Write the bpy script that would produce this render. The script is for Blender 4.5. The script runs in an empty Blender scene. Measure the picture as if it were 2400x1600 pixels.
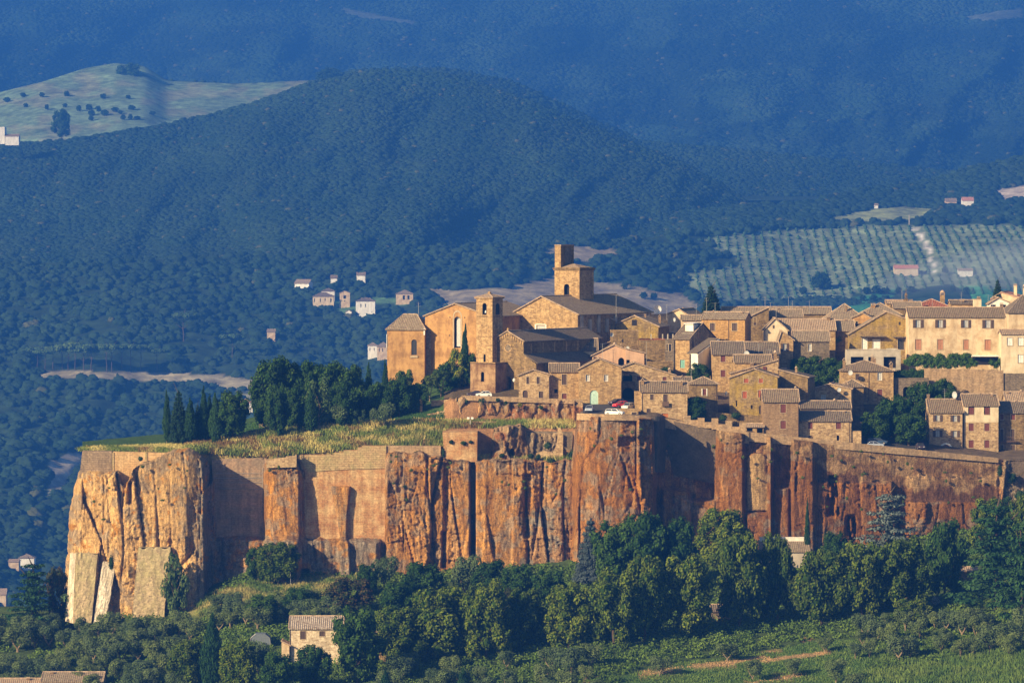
import bpy, math, random
import numpy as np
from mathutils import Vector
rad = math.radians
# ---------------------------------------------------------------- camera, world, sun, exposure
TH = rad(1.5)                      # the camera looks down very slightly
FPX = 10500.0                      # focal length in photograph pixels (photograph 2400 x 1600)
scene = bpy.context.scene
cam_d = bpy.data.cameras.new('camera'); cam = bpy.data.objects.new('camera', cam_d)
scene.collection.objects.link(cam)
cam.location = (0, 0, 0); cam.rotation_euler = (math.pi/2-TH, 0, 0)
cam_d.sensor_width = 36; cam_d.lens = 36*FPX/2400; cam_d.clip_start = 5; cam_d.clip_end = 30000
scene.camera = cam
SUN_AZ = rad(-128); SUN_EL = rad(24)   # azimuth measured from +Y, towards +X positive
sdir = Vector((math.sin(SUN_AZ)*math.cos(SUN_EL), math.cos(SUN_AZ)*math.cos(SUN_EL), math.sin(SUN_EL)))
world = bpy.data.worlds.new('World'); scene.world = world; world.use_nodes = True
wn = world.node_tree; wn.nodes.clear()
sky = wn.nodes.new('ShaderNodeTexSky'); sky.sky_type = 'NISHITA'; sky.sun_disc = False
sky.sun_elevation = SUN_EL; sky.sun_rotation = SUN_AZ
bg = wn.nodes.new('ShaderNodeBackground'); bg.inputs[1].default_value = 0.050
wo = wn.nodes.new('ShaderNodeOutputWorld')
wn.links.new(sky.outputs[0], bg.inputs[0]); wn.links.new(bg.outputs[0], wo.inputs[0])
sun_d = bpy.data.lights.new('sun', 'SUN'); sun_d.energy = 5.0; sun_d.angle = rad(0.5); sun_d.color = (1.0, 0.76, 0.42)
sun = bpy.data.objects.new('sun', sun_d); scene.collection.objects.link(sun)
sun.rotation_euler = sdir.to_track_quat('Z', 'Y').to_euler(); sun.location = (0, 0, 200)
vs = scene.view_settings; vs.view_transform = 'Standard'; vs.look = 'None'; vs.exposure = 1.33; vs.gamma = 1.0; vs.use_curve_mapping = False
scene.cycles.max_bounces = 5; scene.cycles.volume_bounces = 1; scene.cycles.diffuse_bounces = 3
scene.cycles.transparent_max_bounces = 4
COL = scene.collection
# ---------------------------------------------------------------- helpers
CT, ST = math.cos(TH), math.sin(TH)
def P(px, py, Y):
    """world point seen at photograph pixel (px, py) at distance Y"""
    a = (np.asarray(px, float)-1200)/FPX; b = (800-np.asarray(py, float))/FPX
    t = Y/(CT+b*ST)
    return np.stack(np.broadcast_arrays(a*t, np.asarray(Y, float)+0*a, (-ST+b*CT)*t), -1)
def P1(px, py, Y): return Vector([float(c) for c in P(px, py, Y)])
def mpp(Y): return Y/FPX           # metres per photograph pixel
def tag(o, label=None, cat=None, group=None, kind=None):
    if label: o['label'] = label
    if cat: o['category'] = cat
    if group: o['group'] = group
    if kind: o['kind'] = kind
    return o
def empty(name, loc, rz=0, scale=None):
    o = bpy.data.objects.new(name, None); COL.objects.link(o); o.location = loc; o.rotation_euler = (0, 0, rz)
    if scale: o.scale = scale
    o.empty_display_size = .5
    return o
def link(name, me, parent=None):
    o = bpy.data.objects.new(name, me); COL.objects.link(o)
    if parent: o.parent = parent
    return o
def copy_tree(o, parent=None):
    c = o.copy(); COL.objects.link(c); c.parent = parent
    for ch in o.children: copy_tree(ch, c)
    return c
class MB:
    """collects faces; build() links them as one mesh with UVs in metres"""
    def __init__(s): s.v = []; s.f = []
    def add(s, pts, faces):
        k = len(s.v); s.v += [tuple(p) for p in pts]; s.f += [tuple(i+k for i in f) for f in faces]
    def quad(s, a, b, c, d): s.add([a, b, c, d], [(0, 1, 2, 3)])
    def poly(s, pts): s.add(pts, [tuple(range(len(pts)))])
    def box(s, x0, x1, y0, y1, z0, z1):
        s.add([(x0,y0,z0),(x1,y0,z0),(x1,y1,z0),(x0,y1,z0),(x0,y0,z1),(x1,y0,z1),(x1,y1,z1),(x0,y1,z1)],
              [(0,3,2,1),(4,5,6,7),(0,1,5,4),(1,2,6,5),(2,3,7,6),(3,0,4,7)])
    def slab(s, pts, th):
        """top polygon pts, thickened straight down"""
        n = len(pts); pts = [Vector(p) for p in pts]
        lo = [p-Vector((0, 0, th)) for p in pts]
        s.add(pts+lo, [tuple(range(n)), tuple(range(2*n-1, n-1, -1))]+[(i, i+n, (i+1) % n+n, (i+1) % n) for i in range(n)])
    def prism(s, pts, d):
        """polygon pts extruded by vector d"""
        n = len(pts); pts = [Vector(p) for p in pts]; d = Vector(d)
        s.add(pts+[p+d for p in pts], [tuple(range(n)), tuple(range(2*n-1, n-1, -1))]+[(i, (i+1) % n, (i+1) % n+n, i+n) for i in range(n)])
    def tube(s, p0, p1, r0, r1=None, n=6, cap=True):
        r1 = r0 if r1 is None else r1; p0 = Vector(p0); p1 = Vector(p1); d = (p1-p0).normalized()
        u = d.orthogonal().normalized(); w = d.cross(u); k = []
        for p, r in ((p0, r0), (p1, r1)):
            for i in range(n):
                a = 2*math.pi*i/n; k.append(p+(u*math.cos(a)+w*math.sin(a))*r)
        f = [(i, (i+1) % n, (i+1) % n+n, i+n) for i in range(n)]
        if cap: f += [tuple(range(n-1, -1, -1)), tuple(range(n, 2*n))]
        s.add(k, f)
    def lathe(s, prof, n=12, c=(0, 0, 0)):
        k = []
        for r, z in prof:
            for i in range(n):
                a = 2*math.pi*i/n; k.append((c[0]+r*math.cos(a), c[1]+r*math.sin(a), c[2]+z))
        f = []
        for j in range(len(prof)-1):
            for i in range(n): f.append((j*n+i, j*n+(i+1) % n, (j+1)*n+(i+1) % n, (j+1)*n+i))
        s.add(k, f)
    def build(s, name, mat, parent=None, smooth=False):
        me = bpy.data.meshes.new(name); me.from_pydata(s.v, [], s.f); me.update()
        uvl = me.uv_layers.new(name='UVMap').data
        V = np.array([tuple(v) for v in s.v])
        for p in me.polygons:
            n = p.normal
            if abs(n.z) > .97: u = Vector((1, 0, 0)); w = Vector((0, 1, 0))
            else: u = Vector((0, 0, 1)).cross(n).normalized(); w = n.cross(u)
            for li, vi in zip(p.loop_indices, p.vertices):
                co = V[vi]; uvl[li].uv = (co[0]*u.x+co[1]*u.y+co[2]*u.z, co[0]*w.x+co[1]*w.y+co[2]*w.z)
            p.use_smooth = smooth
        if mat: me.materials.append(mat)
        return link(name, me, parent)
def np_mesh(name, V, F, mat, col=None, parent=None, smooth=False, extra=None, facecol=None, linkit=True):
    """fast mesh from numpy arrays; F (n,3) or (n,4); col per vertex (n,3)"""
    V = np.asarray(V, np.float32).reshape(-1, 3); F = np.asarray(F, np.int32)
    me = bpy.data.meshes.new(name); k = F.shape[1]
    me.vertices.add(len(V)); me.vertices.foreach_set('co', V.ravel())
    me.loops.add(F.size); me.loops.foreach_set('vertex_index', F.ravel())
    me.polygons.add(len(F)); me.polygons.foreach_set('loop_start', np.arange(0, F.size, k, dtype=np.int32))
    me.polygons.foreach_set('loop_total', np.full(len(F), k, np.int32))
    if smooth: me.polygons.foreach_set('use_smooth', np.ones(len(F), bool))
    me.update(calc_edges=True)
    for nm, arr, dom in (('Col', col, 'POINT'), ('Mask', extra, 'POINT'), ('Col', facecol, 'FACE')):
        if arr is None: continue
        at = me.attributes.new(nm, 'FLOAT_COLOR', dom)
        a = np.ones((len(arr), 4), np.float32); a[:, :arr.shape[1]] = arr
        at.data.foreach_set('color', a.ravel())
    if mat: me.materials.append(mat)
    if not linkit: return me
    return link(name, me, parent)
def grid_faces(nu, nv):
    i = np.arange((nu-1)*(nv-1)); r = i//(nu-1); c = i % (nu-1); a = r*nu+c
    return np.stack([a, a+1, a+1+nu, a+nu], 1)
def _h(ix, iy, s):
    n = (ix.astype(np.int64)*374761393+iy.astype(np.int64)*668265263+s*974634777) & 0x7fffffff
    n = ((n ^ (n >> 13))*1274126177) & 0x7fffffff
    return ((n ^ (n >> 16)) & 0xffff)/65535.0
def vnoise(x, y, s=0):
    ix = np.floor(x).astype(np.int64); iy = np.floor(y).astype(np.int64); fx = x-ix; fy = y-iy
    fx = fx*fx*(3-2*fx); fy = fy*fy*(3-2*fy)
    return (_h(ix, iy, s)*(1-fx)+_h(ix+1, iy, s)*fx)*(1-fy)+(_h(ix, iy+1, s)*(1-fx)+_h(ix+1, iy+1, s)*fx)*fy
def fbm(x, y, s=0, o=4):
    r = 0; a = .5; t = 0
    for k in range(o): r = r+a*vnoise(x*2**k, y*2**k, s+k*17); t += a; a *= .5
    return r/t
def cells(x, y, s=0):
    """worley cells: distance to border, two random values, local position"""
    ix = np.floor(x).astype(np.int64); iy = np.floor(y).astype(np.int64)
    d1 = np.full(x.shape, 9.); d2 = np.full(x.shape, 9.); r1 = np.zeros(x.shape); r2 = np.zeros(x.shape); lx = np.zeros(x.shape); ly = np.zeros(x.shape)
    for dx in (-1, 0, 1):
        for dy in (-1, 0, 1):
            cx = ix+dx; cy = iy+dy; px = cx+_h(cx, cy, s); py = cy+_h(cx, cy, s+5)
            d = np.hypot(px-x, py-y); m = d < d1
            d2 = np.where(m, d1, np.minimum(d2, d)); d1 = np.where(m, d, d1)
            r1 = np.where(m, _h(cx, cy, s+9), r1); r2 = np.where(m, _h(cx, cy, s+13), r2)
            lx = np.where(m, x-px, lx); ly = np.where(m, y-py, ly)
    return d2-d1, r1, r2, lx, ly
def sst(a, b, x): t = np.clip((x-a)/(b-a), 0, 1); return t*t*(3-2*t)
def itp(tab, x): t = np.array(tab, float); return np.interp(x, t[:, 0], t[:, 1])
rng = np.random.default_rng(7)
# ---------------------------------------------------------------- materials
class NT:
    def __init__(s, name):
        s.m = bpy.data.materials.new(name); s.m.use_nodes = True; s.t = s.m.node_tree; s.t.nodes.clear()
        s.out = s.n('ShaderNodeOutputMaterial')
    def n(s, typ, **kw):
        d = s.t.nodes.new(typ)
        for k, v in kw.items():
            if k.startswith('i_'): d.inputs[k[2:].replace('_', ' ')].default_value = v
            else: setattr(d, k, v)
        return d
    def l(s, a, b): s.t.links.new(a, b)
    def noise(s, vec, scale, detail=3, rough=.6):
        d = s.n('ShaderNodeTexNoise'); d.inputs['Scale'].default_value = scale; d.inputs['Detail'].default_value = detail
        d.inputs['Roughness'].default_value = rough
        if vec is not None: s.l(vec, d.inputs['Vector'])
        return d.outputs['Fac']
    def ramp(s, fac, stops):
        d = s.n('ShaderNodeValToRGB'); e = d.color_ramp.elements
        while len(e) < len(stops): e.new(.5)
        for k, (p, c) in enumerate(stops):
            e[k].position = p; e[k].color = (*c, 1) if len(c) == 3 else c
        s.l(fac, d.inputs[0]); return d.outputs[0]
    def mix(s, typ, fac, a, b):
        d = s.n('ShaderNodeMix', data_type='RGBA', blend_type=typ)
        for v, i in ((fac, 0), (a, 6), (b, 7)):
            if isinstance(v, (int, float)): d.inputs[i].default_value = v
            elif isinstance(v, (tuple, list)): d.inputs[i].default_value = (*v, 1)
            else: s.l(v, d.inputs[i])
        return d.outputs[2]
    def scale(s, vec, sc):
        d = s.n('ShaderNodeMapping'); d.inputs['Scale'].default_value = sc; s.l(vec, d.inputs['Vector']); return d.outputs[0]
    def bump(s, h, dist, strength=1.0, prev=None):
        d = s.n('ShaderNodeBump'); d.inputs['Distance'].default_value = dist; d.inputs['Strength'].default_value = strength
        s.l(h, d.inputs['Height'])
        if prev: s.l(prev, d.inputs['Normal'])
        return d.outputs[0]
    def bsdf(s, col, rough=.9, bump=None, spec=.2, metal=0):
        b = s.n('ShaderNodeBsdfPrincipled'); b.inputs['Roughness'].default_value = rough
        b.inputs['Specular IOR Level'].default_value = spec; b.inputs['Metallic'].default_value = metal
        if isinstance(col, tuple): b.inputs['Base Color'].default_value = (*col, 1)
        else: s.l(col, b.inputs['Base Color'])
        if bump: s.l(bump, b.inputs['Normal'])
        s.l(b.outputs[0], s.out.inputs[0]); return b
def g3(v): return (v, v, v)
def mat_stone(name, a, b, mortar, bw=.62, bh=.34, patch=(.42, .27, .14), amt=.5, soot=.55):
    t = NT(name); uv = t.n('ShaderNodeUVMap').outputs[0]; oc = t.n('ShaderNodeTexCoord').outputs['Object']
    rnd = t.n('ShaderNodeObjectInfo').outputs['Random']
    br = t.n('ShaderNodeTexBrick'); t.l(uv, br.inputs['Vector'])
    br.inputs['Color1'].default_value = (*a, 1); br.inputs['Color2'].default_value = (*b, 1); br.inputs['Mortar'].default_value = (*mortar, 1)
    br.inputs['Scale'].default_value = 1; br.inputs['Brick Width'].default_value = bw; br.inputs['Row Height'].default_value = bh
    br.inputs['Mortar Size'].default_value = .035; br.inputs['Mortar Smooth'].default_value = .3; br.inputs['Bias'].default_value = -.1
    n1 = t.noise(oc, .35, 4, .65); n2 = t.noise(uv, 2.3, 3, .7)
    c = t.mix('MIX', t.ramp(n1, [(.42, g3(0)), (.62, g3(amt))]), br.outputs['Color'], patch)
    c = t.mix('MULTIPLY', 1.0, c, t.ramp(n2, [(.3, g3(.62)), (.62, g3(1.12))]))
    st = t.noise(t.scale(oc, (1.2, 1.2, .18)), .8, 3, .6)
    c = t.mix('MULTIPLY', soot, c, t.ramp(st, [(.36, g3(.5)), (.58, g3(1.0))]))
    bb = t.bump(br.outputs['Fac'], -.04, .8); bb = t.bump(n2, .10, .7, bb)
    t.bsdf(c, .95, bb, .1); return t.m
def mat_plaster(name, a, stain, amt=.55):
    t = NT(name); oc = t.n('ShaderNodeTexCoord').outputs['Object']
    n1 = t.noise(oc, .35, 6, .75); n2 = t.noise(t.scale(oc, (1, 1, .22)), .7, 5, .7); n3 = t.noise(oc, 5, 2, .6)
    c = t.mix('MIX', t.ramp(n1, [(.44, g3(0)), (.58, g3(min(1, amt*1.3)))]), a, stain)
    c = t.mix('MULTIPLY', .7, c, t.ramp(n2, [(.33, g3(.62)), (.58, g3(1.03))]))
    c = t.mix('MULTIPLY', .6, c, t.ramp(n3, [(.3, g3(.8)), (.6, g3(1.05))]))
    t.bsdf(c, .9, t.bump(n3, .03, .5), .1); return t.m
def mat_tile(name, a, b, lichen=(.30, .27, .20), per=.42, bd=.085, old=.8):
    t = NT(name); uv = t.n('ShaderNodeUVMap').outputs[0]; oc = t.n('ShaderNodeTexCoord').outputs['Object']
    sp = t.n('ShaderNodeSeparateXYZ'); t.l(uv, sp.inputs[0])
    def m(op, x, y=None):
        d = t.n('ShaderNodeMath', operation=op); t.l(x, d.inputs[0])
        if y is not None: d.inputs[1].default_value = y
        return d.outputs[0]
    tri = m('ABSOLUTE', m('SUBTRACT', m('FRACT', m('DIVIDE', sp.outputs[0], per)), .5))
    crest = m('MULTIPLY', tri, 2)
    br = t.n('ShaderNodeTexBrick'); t.l(uv, br.inputs['Vector']); br.offset = 0
    br.inputs['Color1'].default_value = (*a, 1); br.inputs['Color2'].default_value = (*b, 1); br.inputs['Mortar'].default_value = (*[v*.45 for v in a], 1)
    br.inputs['Scale'].default_value = 1; br.inputs['Brick Width'].default_value = per; br.inputs['Row Height'].default_value = .42
    br.inputs['Mortar Size'].default_value = .03; br.inputs['Bias'].default_value = 0
    n = t.noise(oc, 1.1, 4, .7); n2 = t.noise(oc, 6, 2, .6)
    c = t.mix('MIX', t.ramp(n, [(.36, g3(0)), (.60, g3(old))]), br.outputs['Color'], lichen)
    c = t.mix('MULTIPLY', .85, c, t.ramp(n2, [(.32, g3(.5)), (.62, g3(1.25))]))
    bb = t.bump(crest, bd, 1.0); bb = t.bump(n2, .06, .6, bb)
    t.bsdf(c, .95, bb, .1); return t.m
def mat_plain(name, c, rough=.7, metal=0, spec=.3, var=.25, sc=3.0):
    t = NT(name); oc = t.n('ShaderNodeTexCoord').outputs['Object']
    n = t.noise(oc, sc, 3, .6)
    cc = t.mix('MULTIPLY', 1.0, c, t.ramp(n, [(.3, g3(1-var)), (.7, g3(1+var*.3))]))
    t.bsdf(cc, rough, None, spec, metal); return t.m
def mat_shutter(name, c):
    t = NT(name); uv = t.n('ShaderNodeUVMap').outputs[0]
    w = t.n('ShaderNodeTexWave', bands_direction='Y'); w.inputs['Scale'].default_value = 2.2; t.l(uv, w.inputs['Vector'])
    n = t.noise(uv, 3, 3, .6)
    cc = t.mix('MULTIPLY', .8, c, t.ramp(n, [(.3, g3(.65)), (.7, g3(1.1))]))
    t.bsdf(cc, .6, t.bump(w.outputs['Fac'], .02, .6), .3); return t.m
def mat_leaf(name, tint=(1, 1, 1), trans=.22, hv=.3):
    t = NT(name); at = t.n('ShaderNodeAttribute', attribute_name='Col').outputs['Color']
    rnd = t.n('ShaderNodeObjectInfo').outputs['Random']
    c = t.mix('MULTIPLY', 1.0, at, tint)
    c = t.mix('MULTIPLY', 1.0, c, t.ramp(rnd, [(0, (1-hv, 1-hv*.8, 1-hv*.4)), (.5, (1, 1, 1)), (1, (1+hv, 1+hv*.7, 1))]))
    d = t.n('ShaderNodeBsdfDiffuse'); t.l(c, d.inputs[0])
    g = t.n('ShaderNodeBsdfTranslucent'); t.l(c, g.inputs[0])
    mx = t.n('ShaderNodeMixShader'); mx.inputs[0].default_value = trans
    t.l(d.outputs[0], mx.inputs[1]); t.l(g.outputs[0], mx.inputs[2]); t.l(mx.outputs[0], t.out.inputs[0]); return t.m
def mat_ground(name, sc=.5, bumpd=.4, fine=3.0):
    t = NT(name); at = t.n('ShaderNodeAttribute', attribute_name='Col').outputs['Color']
    oc = t.n('ShaderNodeTexCoord').outputs['Object']
    n = t.noise(oc, sc, 5, .7); n2 = t.noise(oc, fine, 3, .7)
    c = t.mix('MULTIPLY', 1.0, at, t.ramp(n, [(.3, g3(.6)), (.7, g3(1.3))]))
    c = t.mix('MULTIPLY', 1.0, c, t.ramp(n2, [(.3, g3(.65)), (.7, g3(1.25))]))
    t.bsdf(c, 1.0, t.bump(n2, bumpd, .7), .05); return t.m
M = {}
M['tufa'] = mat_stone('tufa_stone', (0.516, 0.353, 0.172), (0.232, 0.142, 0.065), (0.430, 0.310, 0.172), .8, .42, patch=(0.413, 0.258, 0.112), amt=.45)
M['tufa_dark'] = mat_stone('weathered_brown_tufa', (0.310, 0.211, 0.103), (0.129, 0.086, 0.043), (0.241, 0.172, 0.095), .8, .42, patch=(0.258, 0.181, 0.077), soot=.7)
M['tufa_pale'] = mat_stone('pale_tufa_rubble', (0.568, 0.413, 0.232), (0.241, 0.150, 0.077), (0.499, 0.370, 0.224), bw=.7, bh=.4, patch=(0.447, 0.310, 0.163), amt=.4)
M['tufa_orange'] = mat_stone('orange_tufa_block', (0.499, 0.301, 0.112), (0.344, 0.198, 0.069), (0.396, 0.249, 0.112), .8, .42, patch=(0.464, 0.267, 0.095), soot=.35)
M['tufa_brick'] = mat_stone('small_brown_brick', (0.327, 0.215, 0.120), (0.206, 0.129, 0.073), (0.318, 0.232, 0.146), bw=.55, bh=.3, patch=(0.284, 0.181, 0.103), amt=.3, soot=.4)
M['tufa_grey'] = mat_stone('grey_tufa_brick', (0.241, 0.189, 0.129), (0.120, 0.095, 0.069), (0.232, 0.189, 0.138), bw=.7, bh=.38, patch=(0.172, 0.138, 0.103), soot=.6)
M['lichen_stone'] = mat_stone('lichened_tufa', (0.361, 0.258, 0.120), (0.189, 0.129, 0.065), (0.275, 0.198, 0.103), .8, .42, patch=(0.361, 0.249, 0.052), amt=.9)
M['base_plaster'] = mat_plaster('streaked_brown_render', (.34, .225, .12), (.17, .095, .05), .9)
M['plaster_orange'] = mat_plaster('orange_render', (.46, .27, .105), (.30, .165, .065), .9)
M['plaster_cream'] = mat_plaster('cream_render', (.64, .51, .34), (.48, .35, .21), .8)
M['plaster_pale'] = mat_plaster('pale_yellow_render', (.66, .56, .40), (.54, .43, .28), .6)
M['plaster_pink'] = mat_plaster('faded_pink_render', (.55, .36, .24), (.47, .30, .20), .6)
M['plaster_white'] = mat_plaster('white_render', (.80, .76, .68), (.66, .60, .50), .3)
M['far_white'] = mat_plaster('far_white_render', (.84, .84, .80), (.74, .72, .66), .3)
M['tile'] = mat_tile('old_grey_brown_tiles', (0.281, 0.200, 0.133), (0.141, 0.096, 0.067), (0.222, 0.178, 0.118))
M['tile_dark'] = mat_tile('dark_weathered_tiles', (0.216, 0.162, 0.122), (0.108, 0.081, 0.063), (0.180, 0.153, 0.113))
M['tile_tan'] = mat_tile('sunbleached_tan_tiles', (0.444, 0.311, 0.207), (0.281, 0.185, 0.126), (0.340, 0.266, 0.185))
M['tile_red'] = mat_tile('red_tiles', (0.378, 0.108, 0.054), (0.297, 0.086, 0.045), (0.315, 0.144, 0.081))
M['tile_pink'] = mat_tile('salmon_tiles', (0.558, 0.243, 0.171), (0.495, 0.216, 0.153), (0.540, 0.288, 0.216))
M['tile_pale'] = mat_tile('pale_mottled_tiles', (0.355, 0.266, 0.185), (0.133, 0.096, 0.067), (0.266, 0.215, 0.148), bd=.06, old=.95)
M['redbrown'] = mat_shutter('red_brown_shutter', (.15, .045, .035))
M['rust'] = mat_shutter('rust_red_shutter', (.33, .085, .035))
M['brown'] = mat_shutter('dark_brown_shutter', (.085, .055, .04))
M['terracotta'] = mat_shutter('terracotta_shutter', (.42, .20, .11))
M['white'] = mat_plain('white_paint', (.78, .76, .72), .5)
M['dark'] = mat_plain('dark_opening', (.015, .014, .016), .9)
M['teal'] = mat_plain('teal_painted_door', (.14, .34, .30), .5)
M['mint'] = mat_plain('pale_mint_door', (.46, .66, .58), .5)
M['orange_door'] = mat_plain('orange_wood_door', (.42, .14, .04), .5)
M['glass'] = mat_plain('window_glass', (.03, .035, .045), .08, 0, .5, .1)
M['curtain'] = mat_plain('net_curtain_glass', (.45, .46, .46), .3, 0, .5, .3)
M['frame'] = mat_plain('stone_surround', (.42, .33, .22), .9)
M['white_frame'] = mat_plain('white_surround', (.75, .72, .66), .8)
M['ridge'] = mat_plain('ridge_tile', (.50, .37, .26), .95, 0, .1, .5, 1.5)
M['metal'] = mat_plain('grey_metal', (.38, .38, .38), .5, .6)
M['pipe'] = mat_plain('brown_drainpipe', (.12, .075, .05), .6)
M['wood'] = mat_plain('weathered_wood', (.24, .17, .11), .9)
M['dish'] = mat_plain('satellite_dish_grey', (.42, .44, .46), .5)
M['concrete'] = mat_plain('pale_concrete', (.45, .40, .33), .9, 0, .1, .35, .6)
M['tarmac'] = mat_plain('asphalt', (.055, .055, .058), .9, 0, .2, .3, .8)
M['bark'] = mat_plain('bark', (.10, .075, .05), 1, 0, .05, .4, 2)
M['bark_pale'] = mat_plain('pale_bark', (.26, .20, .13), 1, 0, .05, .4, 2)
M['orange_bark'] = mat_plain('orange_bark', (.30, .16, .06), 1, 0, .05, .4, 2)
M['leaf'] = mat_leaf('foliage')
M['leaf_far'] = mat_leaf('far_foliage', trans=.1, hv=0)
M['rubble_white'] = mat_stone('whitish_rubble', (.74, .62, .44), (.40, .29, .18), (.70, .60, .45), bw=.7, bh=.4, patch=(.66, .54, .38), amt=.4)
M['tile_white'] = mat_tile('lime_streaked_tiles', (0.488, 0.414, 0.340), (0.192, 0.126, 0.089), (0.407, 0.355, 0.296), bd=.10, old=.5)
M['ground'] = mat_ground('earth_and_grass')
M['ground_far'] = mat_ground('far_fields', .02, 1.0, .08)
# ---------------------------------------------------------------- town and garden ground
GK = {
 120: [(1057,1002),(1053,1005),(1050,1009),(1046,1014),(1043,1018),(1040,1022),(1037,1027),(1034,1031)],
 190: [(1057,1002),(1053,1005),(1050,1009),(1046,1014),(1043,1018),(1040,1022),(1037,1027),(1034,1031)],
 450: [(1062,1001),(1052,1005),(1045,1010),(1038,1018),(1032,1024),(1026,1030),(1018,1038),(1010,1046)],
 620: [(1072,1004),(1045,1009),(1025,1014),(1012,1020),(1003,1026),(995,1033),(985,1043),(972,1055)],
 900: [(1046,1004),(1030,1007),(1005,1012),(990,1016),(985,1020),(975,1028),(960,1040),(895,1075)],
 1030:[(1046,1004),(1035,1007),(1008,1011),(990,1016),(970,1020),(955,1025),(935,1035),(860,1080)],
 1060:[(1080,1002),(1078,1005),(1010,1007),(988,1016),(937,1018),(930,1027),(900,1050),(780,1110)],
 1200:[(1080,1002),(1072,1007),(1003,1009),(988,1018),(936,1020),(930,1027),(880,1050),(760,1115)],
 1340:[(1080,1002),(1072,1007),(1003,1009),(988,1018),(945,1020),(938,1027),(880,1050),(745,1120)],
 1365:[(976,994),(974,996),(972,999),(968,1003),(960,1010),(942,1026),(870,1055),(735,1125)],
 1540:[(980,994),(977,997),(974,1000),(968,1005),(955,1014),(935,1026),(870,1055),(735,1125)],
 1560:[(983,1004),(980,1005),(975,1007),(968,1010),(955,1017),(935,1028),(870,1057),(735,1125)],
 1700:[(1014,1001),(1005,1005),(998,1008),(988,1012),(970,1020),(940,1034),(870,1065),(735,1130)],
 2000:[(1050,1004),(1044,1008),(1038,1012),(1025,1018),(1000,1030),(950,1045),(860,1075),(735,1130)],
 2340:[(1078,1011),(1070,1016),(1060,1021),(1045,1028),(1010,1040),(930,1052),(850,1075),(720,1130)],
 2700:[(1078,1014),(1070,1018),(1060,1023),(1045,1030),(1010,1042),(930,1054),(850,1077),(720,1132)]}
for _x, _y0 in ((488, 1006.6), (628, 1006.6), (640, 1000.5), (694, 1000.5), (702, 1003.2), (898, 1003.2), (912, 1003.5)):
    _a = max(k for k in GK if k <= _x); _b = min(k for k in GK if k >= _x); _t = (_x-_a)/max(1, _b-_a)
    _c = [tuple(np.array(GK[_a][j])*(1-_t)+np.array(GK[_b][j])*_t) for j in range(8)]
    GKN = globals().setdefault('GKN', {}); GKN[_x] = [(c[0], max(c[1]+(_y0-_c[0][1])*(1-j/7), _y0+j*1.5)) for j, c in enumerate(_c)]
del GK[620], GK[900]; GK.update(GKN)
GX = sorted(GK); GP = np.array([[k[0] for k in GK[x]] for x in GX], float); GYY = np.array([[k[1] for k in GK[x]] for x in GX], float)
def Gcol(px): return np.array([np.interp(px, GX, GP[:, j]) for j in range(8)]), np.array([np.interp(px, GX, GYY[:, j]) for j in range(8)])
def GY(px, py):
    """distance of the plateau ground seen at pixel (px, py)"""
    p, y = Gcol(px); return float(np.interp(-py, -p, y))
def Gz(px, Y):
    p, y = Gcol(px); py = float(np.interp(Y, y, p)); return P1(px, py, Y).z
B_T = [(-300,1450),(140,1450),(300,1448),(400,1440),(470,1415),(530,1375),(580,1352),(700,1352),(830,1345),(1000,1350),(1350,1330),(1600,1300),(1900,1300),(2200,1260),(2330,1230),(2400,1200),(2700,1180)]
def BL(px): return itp(B_T, px)
def YB(px): return itp([(-300,1012),(140,1008),(300,993),(480,993),(560,1000),(900,999),(1100,998),(1400,990),(1600,1000),(2000,1000),(2400,1012),(2700,1015)], px)
def LY(px, py):
    """distance of the hillside below the cliff"""
    return YB(px)-2.5-(np.asarray(py, float)-BL(px))*.4
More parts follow.
